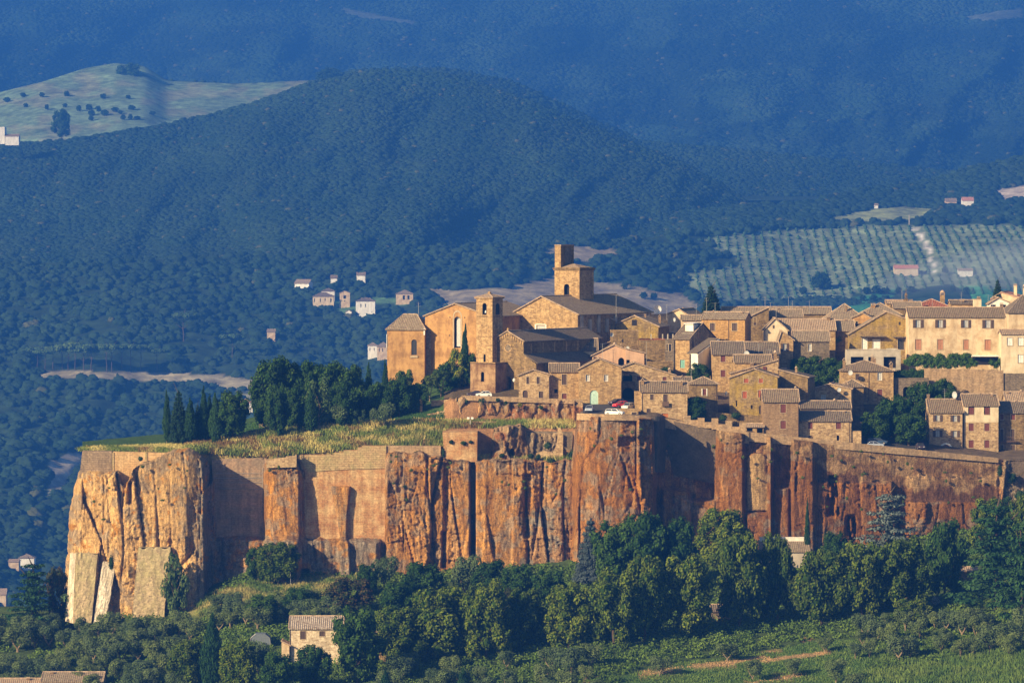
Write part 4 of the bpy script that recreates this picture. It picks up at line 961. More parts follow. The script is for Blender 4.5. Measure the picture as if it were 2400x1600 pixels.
def grass_blades(name, px, py, Y, hgt, cols, label, per=9, spread=.7):
    r = np.random.default_rng(len(px)); n = len(px); c = P(px, py, Y)
    b = c[:, None]+np.stack([r.normal(size=(n, per))*spread, r.normal(size=(n, per))*spread, r.uniform(-.25, .05, (n, per))], -1)
    h = hgt[:, None]*r.uniform(.5, 1.2, (n, per)); a = r.uniform(0, 6.28, (n, per)); w = r.uniform(.05, .13, (n, per))
    lean = np.stack([r.normal(size=(n, per))*.3*h, r.normal(size=(n, per))*.3*h, h], -1)
    sd = np.stack([np.cos(a)*w, np.sin(a)*w, 0*w], -1)
    Q = np.stack([b-sd, b+sd, b+lean+sd*.3, b+lean-sd*.3], 2).reshape(-1, 3)
    cc = np.repeat(cols[:, None], per, 1)*r.uniform(.7, 1.3, (n, per, 1))
    o = np_mesh(name, Q, np.arange(len(Q)).reshape(-1, 4), M['leaf_far'], facecol=cc.reshape(-1, 3))
    tag(o, label, 'grass', kind='stuff')
def bank_grass():
    r = np.random.default_rng(8); px = np.concatenate([r.uniform(195, 1040, 12000), r.uniform(1040, 1350, 2200)])
    f = r.random(len(px)); y0 = np.interp(px, GX, GP[:, 0])-1; y1 = np.interp(px, [190, 450, 620, 900, 1030, 1045, 1350], [1049, 1040, 1012, 990, 986, 987, 987])
    py = y0+(y1-y0)*f; sel = px > 1040; f2 = r.random(len(px)); py = np.where(sel, np.where(f2 < .6, np.interp(f2/.6, [0, 1], [1002, 989]), 1078-(f2-.6)*12), py)
    Y = np.array([GY(a, b) for a, b in zip(px, py)])
    g = fbm(px/38, py/12, 5)[:, None]; dark = fbm(px/26+5, py/9, 15)[:, None]
    dry = np.array([.47, .41, .15]); grn = np.array([.14, .19, .04]); br = np.array([.20, .13, .05])
    t = sst(.44, .60, g); c = dry*t+grn*(1-t); m = sst(.58, .68, dark); c = c*(1-m)+br*m
    grass_blades('dry_grass', px, py, Y, np.where(px < 440, .5, 1.0)*r.uniform(.5, 1.2, len(px)), c, 'tall straw coloured grass on the bank above the retaining walls')
    px = r.uniform(440, 1040, 6000); f = r.random(6000); y1 = np.interp(px, [440, 620, 900, 1040], [1040, 1012, 990, 986]); y2 = np.interp(px, [440, 620, 900, 1040], [1020, 985, 965, 962])
    py = y1+(y2-y1)*f; Y = np.array([GY(a, b) for a, b in zip(px, py)])
    grass_blades('lawn_grass', px, py, Y, r.uniform(.12, .3, 6000), np.repeat(np.array([[.055, .12, .03]]), 6000, 0), 'short green lawn under the trees of the rock garden', 7, .5)
    px = r.uniform(470, 850, 5000); m0 = np.interp(px, [470, 560, 700, 840], [1422, 1392, 1376, 1366]); py = m0+r.uniform(-22, 22, 5000); Y = LY(px, py)
    g = fbm(px/25, py/8, 25)[:, None]; t = sst(.4, .6, g)
    grass_blades('slope_grass', px, py, Y, r.uniform(.3, .9, 5000), np.array([.30, .27, .10])*t+np.array([.09, .15, .035])*(1-t), 'sunlit grass strip sloping along the foot of the cliff', 8, .6)
    px = r.uniform(1480, 2420, 9000); lo = np.interp(px, [1450, 1500, 1600, 1760, 1900, 2000, 2400], [1592, 1570, 1552, 1535, 1505, 1498, 1500]); py = lo+r.random(9000)*100; Y = LY(px, py)
    strip = np.zeros(9000)
    for (x0, y0, x1, y1, w) in ((1500, 1577, 1720, 1551, 7), (1690, 1556, 1800, 1537, 4), (1780, 1549, 1945, 1528, 5), (1750, 1602, 1890, 1578, 5)):
        tt = np.clip((px-x0)/(x1-x0), 0, 1); strip = np.maximum(strip, (np.abs(py-(y0+(y1-y0)*tt)) < w)*(px > x0)*(px < x1))
    g = fbm(px/30, py/10, 35)[:, None]
    c = np.where(strip[:, None] > 0, np.array([.42, .28, .14]), np.array([.05, .115, .025])*(1-g)+np.array([.15, .20, .05])*g)
    grass_blades('meadow_grass', px, py, Y, r.uniform(.15, .5, 9000)*np.where(strip > 0, .5, 1)*np.where(px > 2050, 2.2, 1), c, 'green meadow grass with mown dry strips at the lower right', 8, .6)
bank_grass()
# ---------------------------------------------------------------- buildings
def arc(x0, x1, z0, z1, n=8, pointed=False):
    """points of an arched opening from lower left over the top to lower right"""
    w = (x1-x0)/2; xc = (x0+x1)/2; hh = min(w*(1.6 if pointed else 1.0), (z1-z0)*.75); zs = z1-hh
    pts = [(x0, z0)]
    for i in range(n+1):
        a = math.pi*(1-i/n); pts.append((xc+w*math.cos(a), zs+hh*(math.sin(a)**(.8 if pointed else 1))))
    pts.append((x1, z0)); return pts
def facade(mb, W, z0, z1, holes, rv=.28, y=0.0):
    xs = sorted({0, W, *[min(max(h[0], 0), W) for h in holes], *[min(max(h[1], 0), W) for h in holes]}); zs = sorted({z0, z1, *[h[2] for h in holes if z0 < h[2] < z1], *[h[3] for h in holes if z0 < h[3] < z1]})
    for i in range(len(xs)-1):
        for j in range(len(zs)-1):
            cx = (xs[i]+xs[i+1])/2; cz = (zs[j]+zs[j+1])/2
            if any(h[0] < cx < h[1] and h[2] < cz < h[3] for h in holes): continue
            mb.quad((xs[i], y, zs[j]), (xs[i+1], y, zs[j]), (xs[i+1], y, zs[j+1]), (xs[i], y, zs[j+1]))
    for h in holes:
        a, b, c, d = h[:4]
        if h[4]:
            p = arc(a, b, c, d)
            n = len(p); m = n//2
            mb.add([(a, y, d)]+[(q[0], y, q[1]) for q in p[1:m+1]], [(0, i, i+1) for i in range(1, m)])
            mb.add([(b, y, d)]+[(q[0], y, q[1]) for q in p[m:-1]], [(0, i, i+1) for i in range(1, n-1-m)])
            for i in range(n-1): mb.quad((p[i][0], y, p[i][1]), (p[i+1][0], y, p[i+1][1]), (p[i+1][0], y+rv, p[i+1][1]), (p[i][0], y+rv, p[i][1]))
        else:
            mb.quad((a, y, c), (a, y+rv, c), (a, y+rv, d), (a, y, d)); mb.quad((b, y, c), (b, y, d), (b, y+rv, d), (b, y+rv, c))
            mb.quad((a, y, d), (a, y+rv, d), (b, y+rv, d), (b, y, d)); mb.quad((a, y, c), (b, y, c), (b, y+rv, c), (a, y+rv, c))
def opening(root, typ, a, b, c, d, y=0.0, arch=False, rot=None):
    """one window, door or shutter in the hole a..b, c..d of the facade plane; typ: w glass, c curtained, r/t/b/u/m shutters, o open shutters, k dark, doors upper case"""
    par = root
    if rot is not None: par = empty('facade_side', (0, 0, 0)); 
    shut = {'r': 'redbrown', 's': 'rust', 'b': 'brown', 't': 'terracotta', 'h': 'white'}
    door = {'D': 'brown', 'T': 'teal', 'M': 'mint', 'O': 'orange_door', 'R': 'redbrown', 'H': 'white'}
    w = b-a
    if typ in shut:
        mb = MB(); g = .015*w+.01; xm = (a+b)/2
        for x0, x1 in ((a+.02, xm-g), (xm+g, b-.02)):
            mb.box(x0, x1, y+.10, y+.15, c+.03, d-.03)
        mb.box(a, b, y+.16, y+.2, c, d)
        mb.build('shutter', M[shut[typ]], root)
    elif typ in door:
        mb = MB()
        if arch: p = arc(a, b, c, d); mb.prism([(q[0], y+.16, q[1]) for q in p], (0, .08, 0))
        else: mb.box(a, b, y+.16, y+.24, c, d)
        if typ != 'M': mb.box((a+b)/2-.02, (a+b)/2+.02, y+.13, y+.16, c, c+(d-c)*.8)
        else:
            for i in range(1, 5): mb.box(a+w*i/5-.02, a+w*i/5+.02, y+.13, y+.16, c, c+(d-c)*.75)
        mb.build('door', M[door[typ]], root)
    elif typ == 'k':
        mb = MB(); mb.box(a-.02, b+.02, y+1.0, y+1.05, c-.02, d+.02)
        mb.box(a-.02, a, y+.28, y+1.0, c, d); mb.box(b, b+.02, y+.28, y+1.0, c, d); mb.box(a, b, y+.28, y+1.0, d, d+.02); mb.box(a, b, y+.28, y+1.0, c-.02, c); mb.build('opening', M['dark'], root)
    else:
        mb = MB(); t = min(.07, w*.1)
        mb.box(a, a+t, y+.17, y+.25, c, d); mb.box(b-t, b, y+.17, y+.25, c, d); mb.box(a+t, b-t, y+.17, y+.25, c, c+t); mb.box(a+t, b-t, y+.17, y+.25, d-t, d)
        mb.box((a+b)/2-t*.4, (a+b)/2+t*.4, y+.18, y+.25, c+t, d-t)
        f = mb.build('window', M['white' if typ in 'cW' else 'brown'], root)
        g = MB(); g.box(a+t*.5, b-t*.5, y+.215, y+.235, c+t*.5, d-t*.5); g.build('pane', M['curtain' if typ in 'co' else 'glass'], f)
        if typ in 'oW':
            sw = w*.52
            for x0, x1 in ((a-sw-.02, a-.02), (b+.02, b+sw+.02)):
                s_ = MB(); s_.box(x0, x1, y-.07, y-.02, c-.02, d+.02); s_.box(x0+.05, x1-.05, y-.085, y-.07, (c+d)/2-.03, (c+d)/2+.03); s_.build('shutter', M['brown'], root)
def add_chimney(root, x, y, z, s=1.0, style=0, mat='tufa_brick'):
    mb = MB(); w = .32*s
    mb.box(x-w, x+w, y-w*.8, y+w*.8, z-1.6, z+1.0*s)
    if style == 0: mb.box(x-w*1.3, x+w*1.3, y-w*1.1, y+w*1.1, z+1.0*s, z+1.12*s)
    c = mb.build('chimney', M[mat], root)
    cp = MB(); zz = z+(1.12 if style == 0 else 1.0)*s
    if style == 1:   # small gabled hood
        cp.prism([(x-w*1.3, y-w, zz), (x, y-w, zz+w*1.9), (x, y-w, zz+w*1.4), (x-w*1.0, y-w, zz)], (0, 2*w, 0)); cp.prism([(x+w*1.3, y-w, zz), (x, y-w, zz+w*1.9), (x, y-w, zz+w*1.4), (x+w*1.0, y-w, zz)], (0, 2*w, 0))
    elif style == 2: # little domed turret
        for i in range(4): cp.box(x-w+i*w*.6, x-w+i*w*.6+w*.2, y-w, y+w, zz, zz+w)
        cp.lathe([(w*1.2, zz+w), (w*1.0, zz+w*1.5), (w*.5, zz+w*2.0), (.01, zz+w*2.2)], 10, (x, y, 0))
    else:
        for i in range(3): cp.box(x-w+i*w*.8, x-w+i*w*.8+w*.25, y-w*.8, y+w*.8, zz, zz+w*.7)
        cp.box(x-w*1.2, x+w*1.2, y-w, y+w, zz+w*.7, zz+w*1.0)
    cp.build('chimney_cap', M['ridge'], c)
def house(label, x0, x1, eave, base, roof='x', ridge=None, apex=None, eaver=None, yaw=0, D=None, wall='tufa', tile='tile', Y=None,
          wins=(), chim=(), name='stone_house', cat='house', over=.38, roofpx=None, band=None, skirt=6.0, side=(), pipe=(), upper=None, hipf=.5, zone='up', rth=.22):
    """x0..x1, eave, base are photograph pixels of the front wall. roof: x eaves to the front, g gable to the front, h hipped, p pyramid, f lean-to falling to the front, l/r lean-to falling left/right, n none (flat)"""
    ph = rad(yaw)
    if Y is None:
        Y = GY(x1 if yaw > 0 else x0, base) if zone == 'up' else float(LY((x0+x1)/2, base))
    s = mpp(Y); W = (x1-x0)*s/abs(math.cos(ph))
    t = Vector((math.cos(ph), -math.sin(ph), 0)); dv = Vector((math.sin(ph), math.cos(ph), 0))
    if yaw > 0: cr = P1(x1, base, Y); org = cr-t*W
    else: org = P1(x0, base, Y)
    org.z = P1((x0+x1)/2, base, Y).z
    def U(px): return W*(px-x0)/(x1-x0)
    def Z(py, u=None, dep=0):
        uu = W*.5 if u is None else u
        yy = org.y+t.y*uu+dv.y*dep
        return P1((x0+x1)/2, py, yy).z-org.z
    ze = Z(eave)
    if D is None:
        if roof in ('x', 'h', 'p') and ridge is not None: D = max(3.2, 2*(eave-ridge)*s/.38)
        elif roof == 'f': D = max(2.5, (eave-ridge)*s/.36)
        else: D = 9.0
    root = empty(name, org, -ph); root['label'] = label; root['category'] = cat
    mb = MB(); holes = []; deco = []
    for w in wins:
        px0, px1, py0, py1, typ = w[:5]; arch = len(w) > 5 and w[5]
        a, b = U(px0), U(px1); um = (a+b)/2; d_, c_ = Z(py0, um), Z(py1, um)
        deco.append((typ, a, b, c_, d_, arch))
        if c_ < ze-.05: holes.append((a, b, c_, min(d_, ze-.02), arch))
    za = Z(ridge, None, D/2) if (ridge is not None and roof in ('x', 'h', 'p')) else None
    if roof == 'f': za = Z(ridge, None, D)
    if roof == 'g': xa = U(apex[0]); zap = Z(apex[1], xa); zr = Z(eaver, W) if eaver else ze; zl = Z(eave, 0); ze = min(zl, zr)
    if roof == 'l': xa = W; zap = Z(ridge, W); zl = Z(eave, 0); zr = zap; ze = zl
    if roof == 'r': xa = 0.0; zap = Z(ridge, 0); zr = Z(eave, W); zl = zap; ze = zr
    holes = [(a, b, c, min(d, ze-.02), ar) for a, b, c, d, ar in holes if c < ze-.1]
    gs = roof in ('g', 'l', 'r')
    zt = ze
    facade(mb, W, -skirt, zt, holes)
    # sides and back (front, sides and back meet edge to edge)
    hl = zl if gs else ze; hr = zr if gs else ze; zb = za if roof == 'f' else ze
    def side_poly(x, h):
        if roof == 'x': return [(x, 0, -skirt), (x, D, -skirt), (x, D, ze), (x, D/2, za), (x, 0, ze)]
        if roof == 'f': return [(x, 0, -skirt), (x, D, -skirt), (x, D, za), (x, 0, ze)]
        return [(x, 0, -skirt), (x, D, -skirt), (x, D, h), (x, 0, h)]
    shol = []
    for (f0, f1, py0, py1, typ) in side:   # openings on the receding right side, fractions of its depth
        shol.append((f0*D, f1*D, Z(py1, W, f0*D), Z(py0, W, f0*D), typ))
    mb.poly(side_poly(0, hl)[::-1]); mb.poly(side_poly(W, hr))
    mb.quad((0, D, -skirt), (0, D, zb), (W, D, zb), (W, D, -skirt))
    if gs:
        for yy in (0, D):
            pts = [(0, yy, ze)]
            if zl > ze+.01: pts.append((0, yy, zl))
            if 0 < xa < W: pts.append((xa, yy, zap))
            if zr > ze+.01: pts.append((W, yy, zr))
            pts.append((W, yy, ze))
            if len(pts) > 2: mb.poly(pts[::-1])
    if roof == 'n': mb.quad((0, 0, ze-.3), (W, 0, ze-.3), (W, D, ze-.3), (0, D, ze-.3))
    wo = mb.build('wall', M[wall], root)
    if upper:   # rendered upper storey: proud skin with the same holes
        mu = MB(); zu = Z(upper[0]); hu = [h for h in holes if h[3] > zu]
        facade(mu, W, zu, ze, [(a, b, max(c, zu), d, ar) for a, b, c, d, ar in hu], .03, -.035); mu.box(0, W, -.035, -.003, zu-.03, zu); mu.build('render_coat', M[upper[1]], root)
    # roof
    e = over; th = rth; rf = MB(); cap = MB()
    def drop(z, run, rise_, o): return z-o*rise_/max(run, .1)
    if roof == 'x':
        zf = drop(ze, D/2, za-ze, e)
        rf.slab([(-e*.6, -e, zf+th), (W+e*.6, -e, zf+th), (W+e*.6, D/2, za+th), (-e*.6, D/2, za+th)], th); rf.slab([(-e*.6, D/2+.005, za+th), (W+e*.6, D/2+.005, za+th), (W+e*.6, D+e, zf+th), (-e*.6, D+e, zf+th)], th)
        cap.tube((-e*.6, D/2, za+th+.03), (W+e*.6, D/2, za+th+.03), .13, .13, 6)
        for xx in (-e*.6, W+e*.6): cap.tube((xx, -e, zf+th+.02), (xx, D/2, za+th+.02), .09, .09, 5)
    elif roof == 'f':
        zf = drop(ze, D, za-ze, e); rf.slab([(-e*.6, -e, zf+th), (W+e*.6, -e, zf+th), (W+e*.6, D+.1, za+th), (-e*.6, D+.1, za+th)], th)
        cap.tube((-e*.6, D+.1, za+th+.03), (W+e*.6, D+.1, za+th+.03), .1, .1, 6)
    elif gs:
        if xa > .01:
            o_ = e if roof != 'r' else 0; zz = drop(zl, xa, zap-zl, e)
            rf.slab([(-e, -e*.6, zz+th), (xa, -e*.6, zap+th), (xa, D+e*.6, zap+th), (-e, D+e*.6, zz+th)], th)
            cap.tube((-e, -e*.6, zz+th), (xa, -e*.6, zap+th), .1, .1, 5)
        if xa < W-.01:
            zz = drop(zr, W-xa, zap-zr, e)
            rf.slab([(xa+.005, -e*.6, zap+th), (W+e, -e*.6, zz+th), (W+e, D+e*.6, zz+th), (xa+.005, D+e*.6, zap+th)], th)
            cap.tube((W+e, -e*.6, zz+th), (xa, -e*.6, zap+th), .1, .1, 5)
        cap.tube((xa, -e*.6, zap+th+.04), (xa, D+e*.6, zap+th+.04), .13, .13, 6)
    elif roof in ('h', 'p'):
        zf = drop(ze, D/2, za-ze, e)+th; hx = W/2 if roof == 'p' else min(W/2, D*hipf)
        A, B, C_, D_ = (-e, -e, zf), (W+e, -e, zf), (W+e, D+e, zf), (-e, D+e, zf); R1, R2 = (hx, D/2, za+th), (W-hx, D/2, za+th)
        if roof == 'p' or W-2*hx < .05:
            R = (W/2, D/2, za+th); rf.add([A, B, C_, D_, R], [(0, 1, 4), (1, 2, 4), (2, 3, 4), (3, 0, 4)]); R1 = R2 = R
        else: rf.add([A, B, C_, D_, R1, R2], [(0, 1, 5, 4), (1, 2, 5), (2, 3, 4, 5), (3, 0, 4)]); cap.tube(R1, R2, .12, .12, 6)
        rf.add([A, B, C_, D_]+[(p[0], p[1], p[2]-.16) for p in (A, B, C_, D_)], [(0, 4, 5, 1), (1, 5, 6, 2), (2, 6, 7, 3), (3, 7, 4, 0), (4, 7, 6, 5)])
        for q, r_ in ((A, R1), (B, R2), (C_, R2), (D_, R1)): cap.tube(q, r_, .09, .09, 5)
    elif roof == 'n':
        rf.box(-.06, W+.06, -.06, .26, ze, ze+.12); rf.box(-.06, .26, .26, D-.26, ze, ze+.12); rf.box(W-.26, W+.06, .26, D-.26, ze, ze+.12); rf.box(-.06, W+.06, D-.26, D+.06, ze, ze+.12)
    if rf.v:
        ro = rf.build('roof' if roof != 'n' else 'parapet_coping', M[tile], root)
        if cap.v: cap.build('ridge_tiles', M['ridge'], ro)
    for typ, a, b, c_, d_, arch in deco:
        yy = 0.0
        if c_ >= ze-.1 or d_ > ze:    # in the gable: no hole there, so it stands on the wall face
            if c_ >= ze-.1: yy = -.26
        if typ not in 'k' and yy == 0 and not arch:
            fr = MB(); q = .12; fr.box(a-q, a-.003, y0_ := -.035, -.003, c_-q, d_+q); fr.box(b+.003, b+q, -.035, -.003, c_-q, d_+q); fr.box(a-.003, b+.003, -.035, -.003, d_+.003, d_+q); fr.box(a-q*.5, b+q*.5, -.10, -.003, c_-q, c_-.003)
            fr.build('surround', M['white_frame' if typ in 'W' else 'frame'], root)
        if typ == 'k' and yy < 0:
            m_ = MB(); m_.box(a, b, -.03, -.003, c_, d_); m_.build('opening', M['dark'], root)
        else: opening(root, typ, a, b, c_, d_, yy, arch)
    for (f0, f1, za_, zb_, typ) in shol:
        m_ = MB(); m_.box(W+.003, W+.06, f0, f1, za_, zb_); m_.build('window', M['glass' if typ == 'w' else 'brown'], root)
    rc = random.Random(int(x0*7+base))
    if not chim and name == 'stone_house' and zone == 'up' and roof in 'xhg' and x1-x0 > 30 and rc.random() < .75:
        pxc = x0+(x1-x0)*rc.uniform(.2, .8); rdg = ridge if ridge is not None else (apex[1] if apex else eave); chim = ((pxc, rdg-3, rc.uniform(.7, 1.0), rc.choice((0, 0, 1, 2)), .5),)
        if x1-x0 > 55: chim += ((x0+(x1-x0)*rc.choice((.12, .88)), rdg-1, rc.uniform(.6, .9), rc.choice((0, 1, 2)), rc.choice((.4, .6))),)
    for ch in chim:
        cx, cy = ch[0], ch[1]; sc_ = ch[2] if len(ch) > 2 else 1.0; stl = ch[3] if len(ch) > 3 else 0; fr_ = ch[4] if len(ch) > 4 else .5
        add_chimney(root, U(cx), D*fr_, Z(cy, None, D*fr_)-1.2*sc_, sc_, stl, ch[5] if len(ch) > 5 else 'tufa_brick')
    for px in pipe:
        m_ = MB(); m_.tube((U(px), -.09, 0), (U(px), -.09, ze-.1), .06, .06, 6); m_.build('drainpipe', M['pipe'], root)
    root['_f'] = 0; del root['_f']
    return root, dict(W=W, D=D, ze=ze, za=za, U=U, Z=Z, s=s)
def part_box(root, name, mat, *bx, parent=None):
    m_ = MB()
    for b in bx: m_.box(*b)
    return m_.build(name, M[mat], parent or root)
# ---- monastery and churches on the left of the town
Yc = 1058
R, I = house('orange rendered church transept with tall pointed window and swept tiled gable', 995, 1150, 741, 905, 'g', apex=(1066, 713), eaver=742, yaw=24, D=30, wall='plaster_orange', tile='tile_pale', Y=Yc, name='church', cat='church', skirt=14, over=.5,
    wins=[(1064, 1079, 733, 815, 'k', True)])
m_ = MB(); a, b = I['U'](1067), I['U'](1078); c_, d_ = I['Z'](812), I['Z'](736)
p = arc(a-.1, b+.1, c_, d_, 10, True); m_.prism([(q[0], .7, q[1]) for q in p], (0, .06, 0)); m_.build('lancet_window', M['curtain'], R)
m_ = MB(); p = arc(I['U'](1061), I['U'](1083), I['Z'](816), I['Z'](727), 12, True)
pi = arc(I['U'](1063.5), I['U'](1080), I['Z'](816), I['Z'](731), 12, True)
for i in range(len(p)-1): m_.prism([(p[i][0], -.06, p[i][1]), (p[i+1][0], -.06, p[i+1][1]), (pi[i+1][0], -.06, pi[i+1][1]), (pi[i][0], -.06, pi[i][1])], (0, .057, 0))
m_.build('window_surround', M['frame'], R)
part_box(R, 'quoin_strip', 'tufa_pale', (0.05, 1.55, -.12, -.003, -2, I['Z'](775)))
for q in ((1054, 744), (1089, 744), (1053, 786)): part_box(R, 'putlog_hole', 'dark', (I['U'](q[0])-.12, I['U'](q[0])+.12, -.012, -.003, I['Z'](q[1])-.16, I['Z'](q[1])+.16))
R, I = house('lower convent wing in orange render with hipped grey roof, left end of town', 907, 995, 772, 905, 'h', ridge=738, yaw=8, D=13, wall='plaster_orange', tile='tile_pale', Y=1062, name='convent_wing', cat='convent', skirt=14, hipf=.22,
    wins=[(964, 977, 795, 832, 'w', True)])
part_box(R, 'downpipe', 'white', (-.12, .0, -.12, -.003, I['Z'](815), I['Z'](783))); part_box(R, 'downpipe', 'white', (I['U'](993), I['U'](996), -.14, -.003, I['Z'](785), I['Z'](769)))
part_box(R, 'window_sill', 'frame', (I['U'](962), I['U'](979), -.2, -.003, I['Z'](838), I['Z'](833)))
# bell tower
R, I = house('square brown stone bell tower of the small church with pyramid cap and arched belfry', 1116, 1154, 697, 850, 'p', ridge=690, yaw=32, D=4.5, wall='tufa', tile='tile_tan', Y=1036, name='bell_tower', cat='bell tower', over=.4, skirt=4,
    wins=[(1130.5, 1140.5, 710, 737, 'k', True), (1133, 1138, 830, 848, 'k', True)])
D = I['D']; W = I['W']; Z = I['Z']
for py in (741, 788): part_box(R, 'string_course', 'tufa', (-.1, W+.1, -.1, D+.1, Z(py)-.09, Z(py)+.09))
part_box(R, 'cornice', 'tufa', (-.28, W+.28, -.28, D+.28, Z(700), Z(696.5)))
m_ = MB(); p = arc(D*.32, D*.68, Z(737), Z(711)); m_.prism([(W+.003, q[0], q[1]) for q in p], (.05, 0, 0)); m_.build('belfry_opening', M['dark'], R)
m_ = MB(); m_.lathe([(.34, 0), (.30, .12), (.22, .5), (.12, .62), (.02, .68)], 12, (I['U'](1135.5), .62, Z(733))); m_.build('bell', M['metal'], R)
m_ = MB(); zt = I['za']; m_.box(W/2-.32, W/2+.32, D/2-.32, D/2+.32, zt-.2, zt+.45); m_.lathe([(.42, zt+.45), (.3, zt+.62), (.02, zt+.78)], 8, (W/2, D/2, 0)); m_.build('roof_lantern', M['tufa'], R)
R, I = house('broad plastered base block under the bell tower, streaked grey and rust', 1102, 1161, 850, 930, 'n', yaw=32, D=6.2, wall='base_plaster', tile='tufa', Y=1032, name='tower_base', cat='tower base', skirt=2,
    wins=[(1127, 1134.5, 871, 894, 'k', True), (1128, 1133.5, 914, 926, 'k', True)])
part_box(R, 'ledge', 'tufa_dark', (.0, I['W'], .0, I['D'], I['Z'](850)-.29, I['Z'](850)-.05))
# small church
R, I = house('small brown stone church with arcaded gable, round window and dark portal beside the bell tower', 1153, 1227, 800, 930, 'g', apex=(1190, 777), eaver=800, yaw=32, D=35, wall='tufa_dark', tile='tile_dark', Y=1034, name='church', cat='church', skirt=2,
    wins=[(1182, 1198, 882, 931, 'k', True)])
W, D, U, Z = I['W'], I['D'], I['U'], I['Z']
m_ = MB(); cx, cz = U(1191), Z(815)
for k in range(20):
    a0, a1 = 6.2832*k/20, 6.2832*(k+1)/20; q = [(cx+r*math.cos(a), -.08, cz+r*math.sin(a)) for r, a in ((1.02, a0), (1.02, a1), (.78, a1), (.78, a0))]; m_.prism(q, (0, .077, 0))
m_.build('rose_window_ring', M['tufa'], R); m_ = MB(); m_.prism([(cx+.78*math.cos(6.2832*k/20), -.02, cz+.78*math.sin(6.2832*k/20)) for k in range(20)], (0, .017, 0)); m_.build('rose_window', M['tufa_grey'], R)
m_ = MB()
for k in range(14):
    f = k/13; uu = U(1157)+(U(1226)-U(1157))*f; top = Z(777, uu)+(Z(800, W)-Z(777, U(1190)))*abs(uu-U(1190))/(W-U(1190)); m_.box(uu-.12, uu+.12, -.16, -.003, top-.95, top-.25)
m_.build('corbel_arcade', M['tufa'], R)
m_ = MB(); m_.box(U(1190)-.16, U(1190)+.16, .0, .3, Z(777, U(1190))+.2, Z(777, U(1190))+.8); m_.box(U(1190)-.3, U(1190)+.3, .1, .2, Z(777, U(1190))+.5, Z(777, U(1190))+.62); m_.build('gable_finial', M['tufa'], R)
# aisle on the right of the nave
m_ = MB(); aw = 3.4; zl = Z(828); zr_ = Z(849); m_.slab([(W+.003, 0, zl), (W+aw+.4, 0, zr_), (W+aw+.4, 30, zr_), (W+.003, 30, zl)], .22); a_r = m_.build('aisle_roof', M['tile_dark'], R)
m_ = MB(); m_.poly([(W+.003, .05, -3), (W+aw, .05, -3), (W+aw, .05, zr_-.25), (W+.003, .05, zl-.23)]); m_.poly([(W+aw, .05, -3), (W+aw, 30, -3), (W+aw, 30, zr_-.25), (W+aw, .05, zr_-.25)]); m_.build('aisle_wall', M['tufa_dark'], R)
for k in range(6): part_box(R, 'clerestory_strip', 'tufa', (W+.003, W+.12, 3+k*5.2, 3.5+k*5.2, zl+.1, Z(801)-.3))
# big church behind
R, I = house('great stone church with wide brick-patterned gable and long grey hipped roof behind the bell tower', 1198, 1354, 736, 860, 'g', apex=(1270, 696), eaver=737, yaw=30, D=37, wall='tufa', tile='tile_pale', Y=1066, name='church', cat='church', skirt=6, over=.6,
    wins=[(1258, 1277, 762, 777, 'c')])
W, D, U, Z = I['W'], I['D'], I['U'], I['Z']
part_box(R, 'window_surround', 'white_frame', (U(1254), U(1258)-.13, -.06, -.003, Z(779), Z(760)), (U(1277)+.13, U(1281), -.06, -.003, Z(779), Z(760)), (U(1258)-.13, U(1277)+.13, -.06, -.003, Z(762)+.13, Z(759)))
for k in range(9): part_box(R, 'pilaster', 'concrete', (W+.003, W+.35, 1+k*4.2, 2.2+k*4.2, Z(780), I['ze']-(1.2 if k % 2 else .1)))
# polygonal tower
YT = 1082
R, I = house('stout pale stone tower with heavy cornice and arched opening above the great church roof', 1300, 1358, 628, 700, 'n', yaw=31, D=6.9, wall='tufa', tile='tufa_dark', Y=YT, name='stone_tower', cat='tower', skirt=8,
    wins=[(1322, 1334.5, 665, 697, 'k', True)])
W, D, U, Z = I['W'], I['D'], I['U'], I['Z']; zc = I['ze']
part_box(R, 'cornice', 'tufa_dark', (-.35, W+.35, -.35, D+.35, zc-.25, zc+.0), (-.22, W+.22, -.22, D+.22, zc-.55, zc-.252))
m_ = MB(); m_.add([(-.1, -.1, zc+.02), (W+.1, -.1, zc+.02), (W+.1, D+.1, zc+.02), (-.1, D+.1, zc+.02), (W*.5, D*.5, zc+1.05)], [(0, 1, 4), (1, 2, 4), (2, 3, 4), (3, 0, 4)]); m_.build('low_roof', M['tile_tan'], R)
zt = Z(576); m_ = MB(); m_.box(.0, 1.75, .1, 6.3, zc+.03, zt); tw = m_.build('turret', M['tufa_dark'], R)
m_ = MB(); m_.box(-.08, 1.83, .02, 6.38, zt, zt+.28); m_.build('turret_coping', M['tile_tan'], tw)
m_ = MB(); p = arc(1.9, 4.6, zc+1.0, zt-.6, 10, True); m_.prism([(1.76, q[0], q[1]) for q in p], (.05, 0, 0)); m_.build('turret_niche', M['tufa_grey'], tw)
m_ = MB(); m_.box(-.03, -.003, .6, 5.8, zc+.1, zt-.2); m_.box(.05, 1.7, .07, .097, zc+.1, zt-.1); m_.build('turret_lit_face', M['tufa'], tw)  # paler skins on the sunward sides, sunlight put into the stone colour
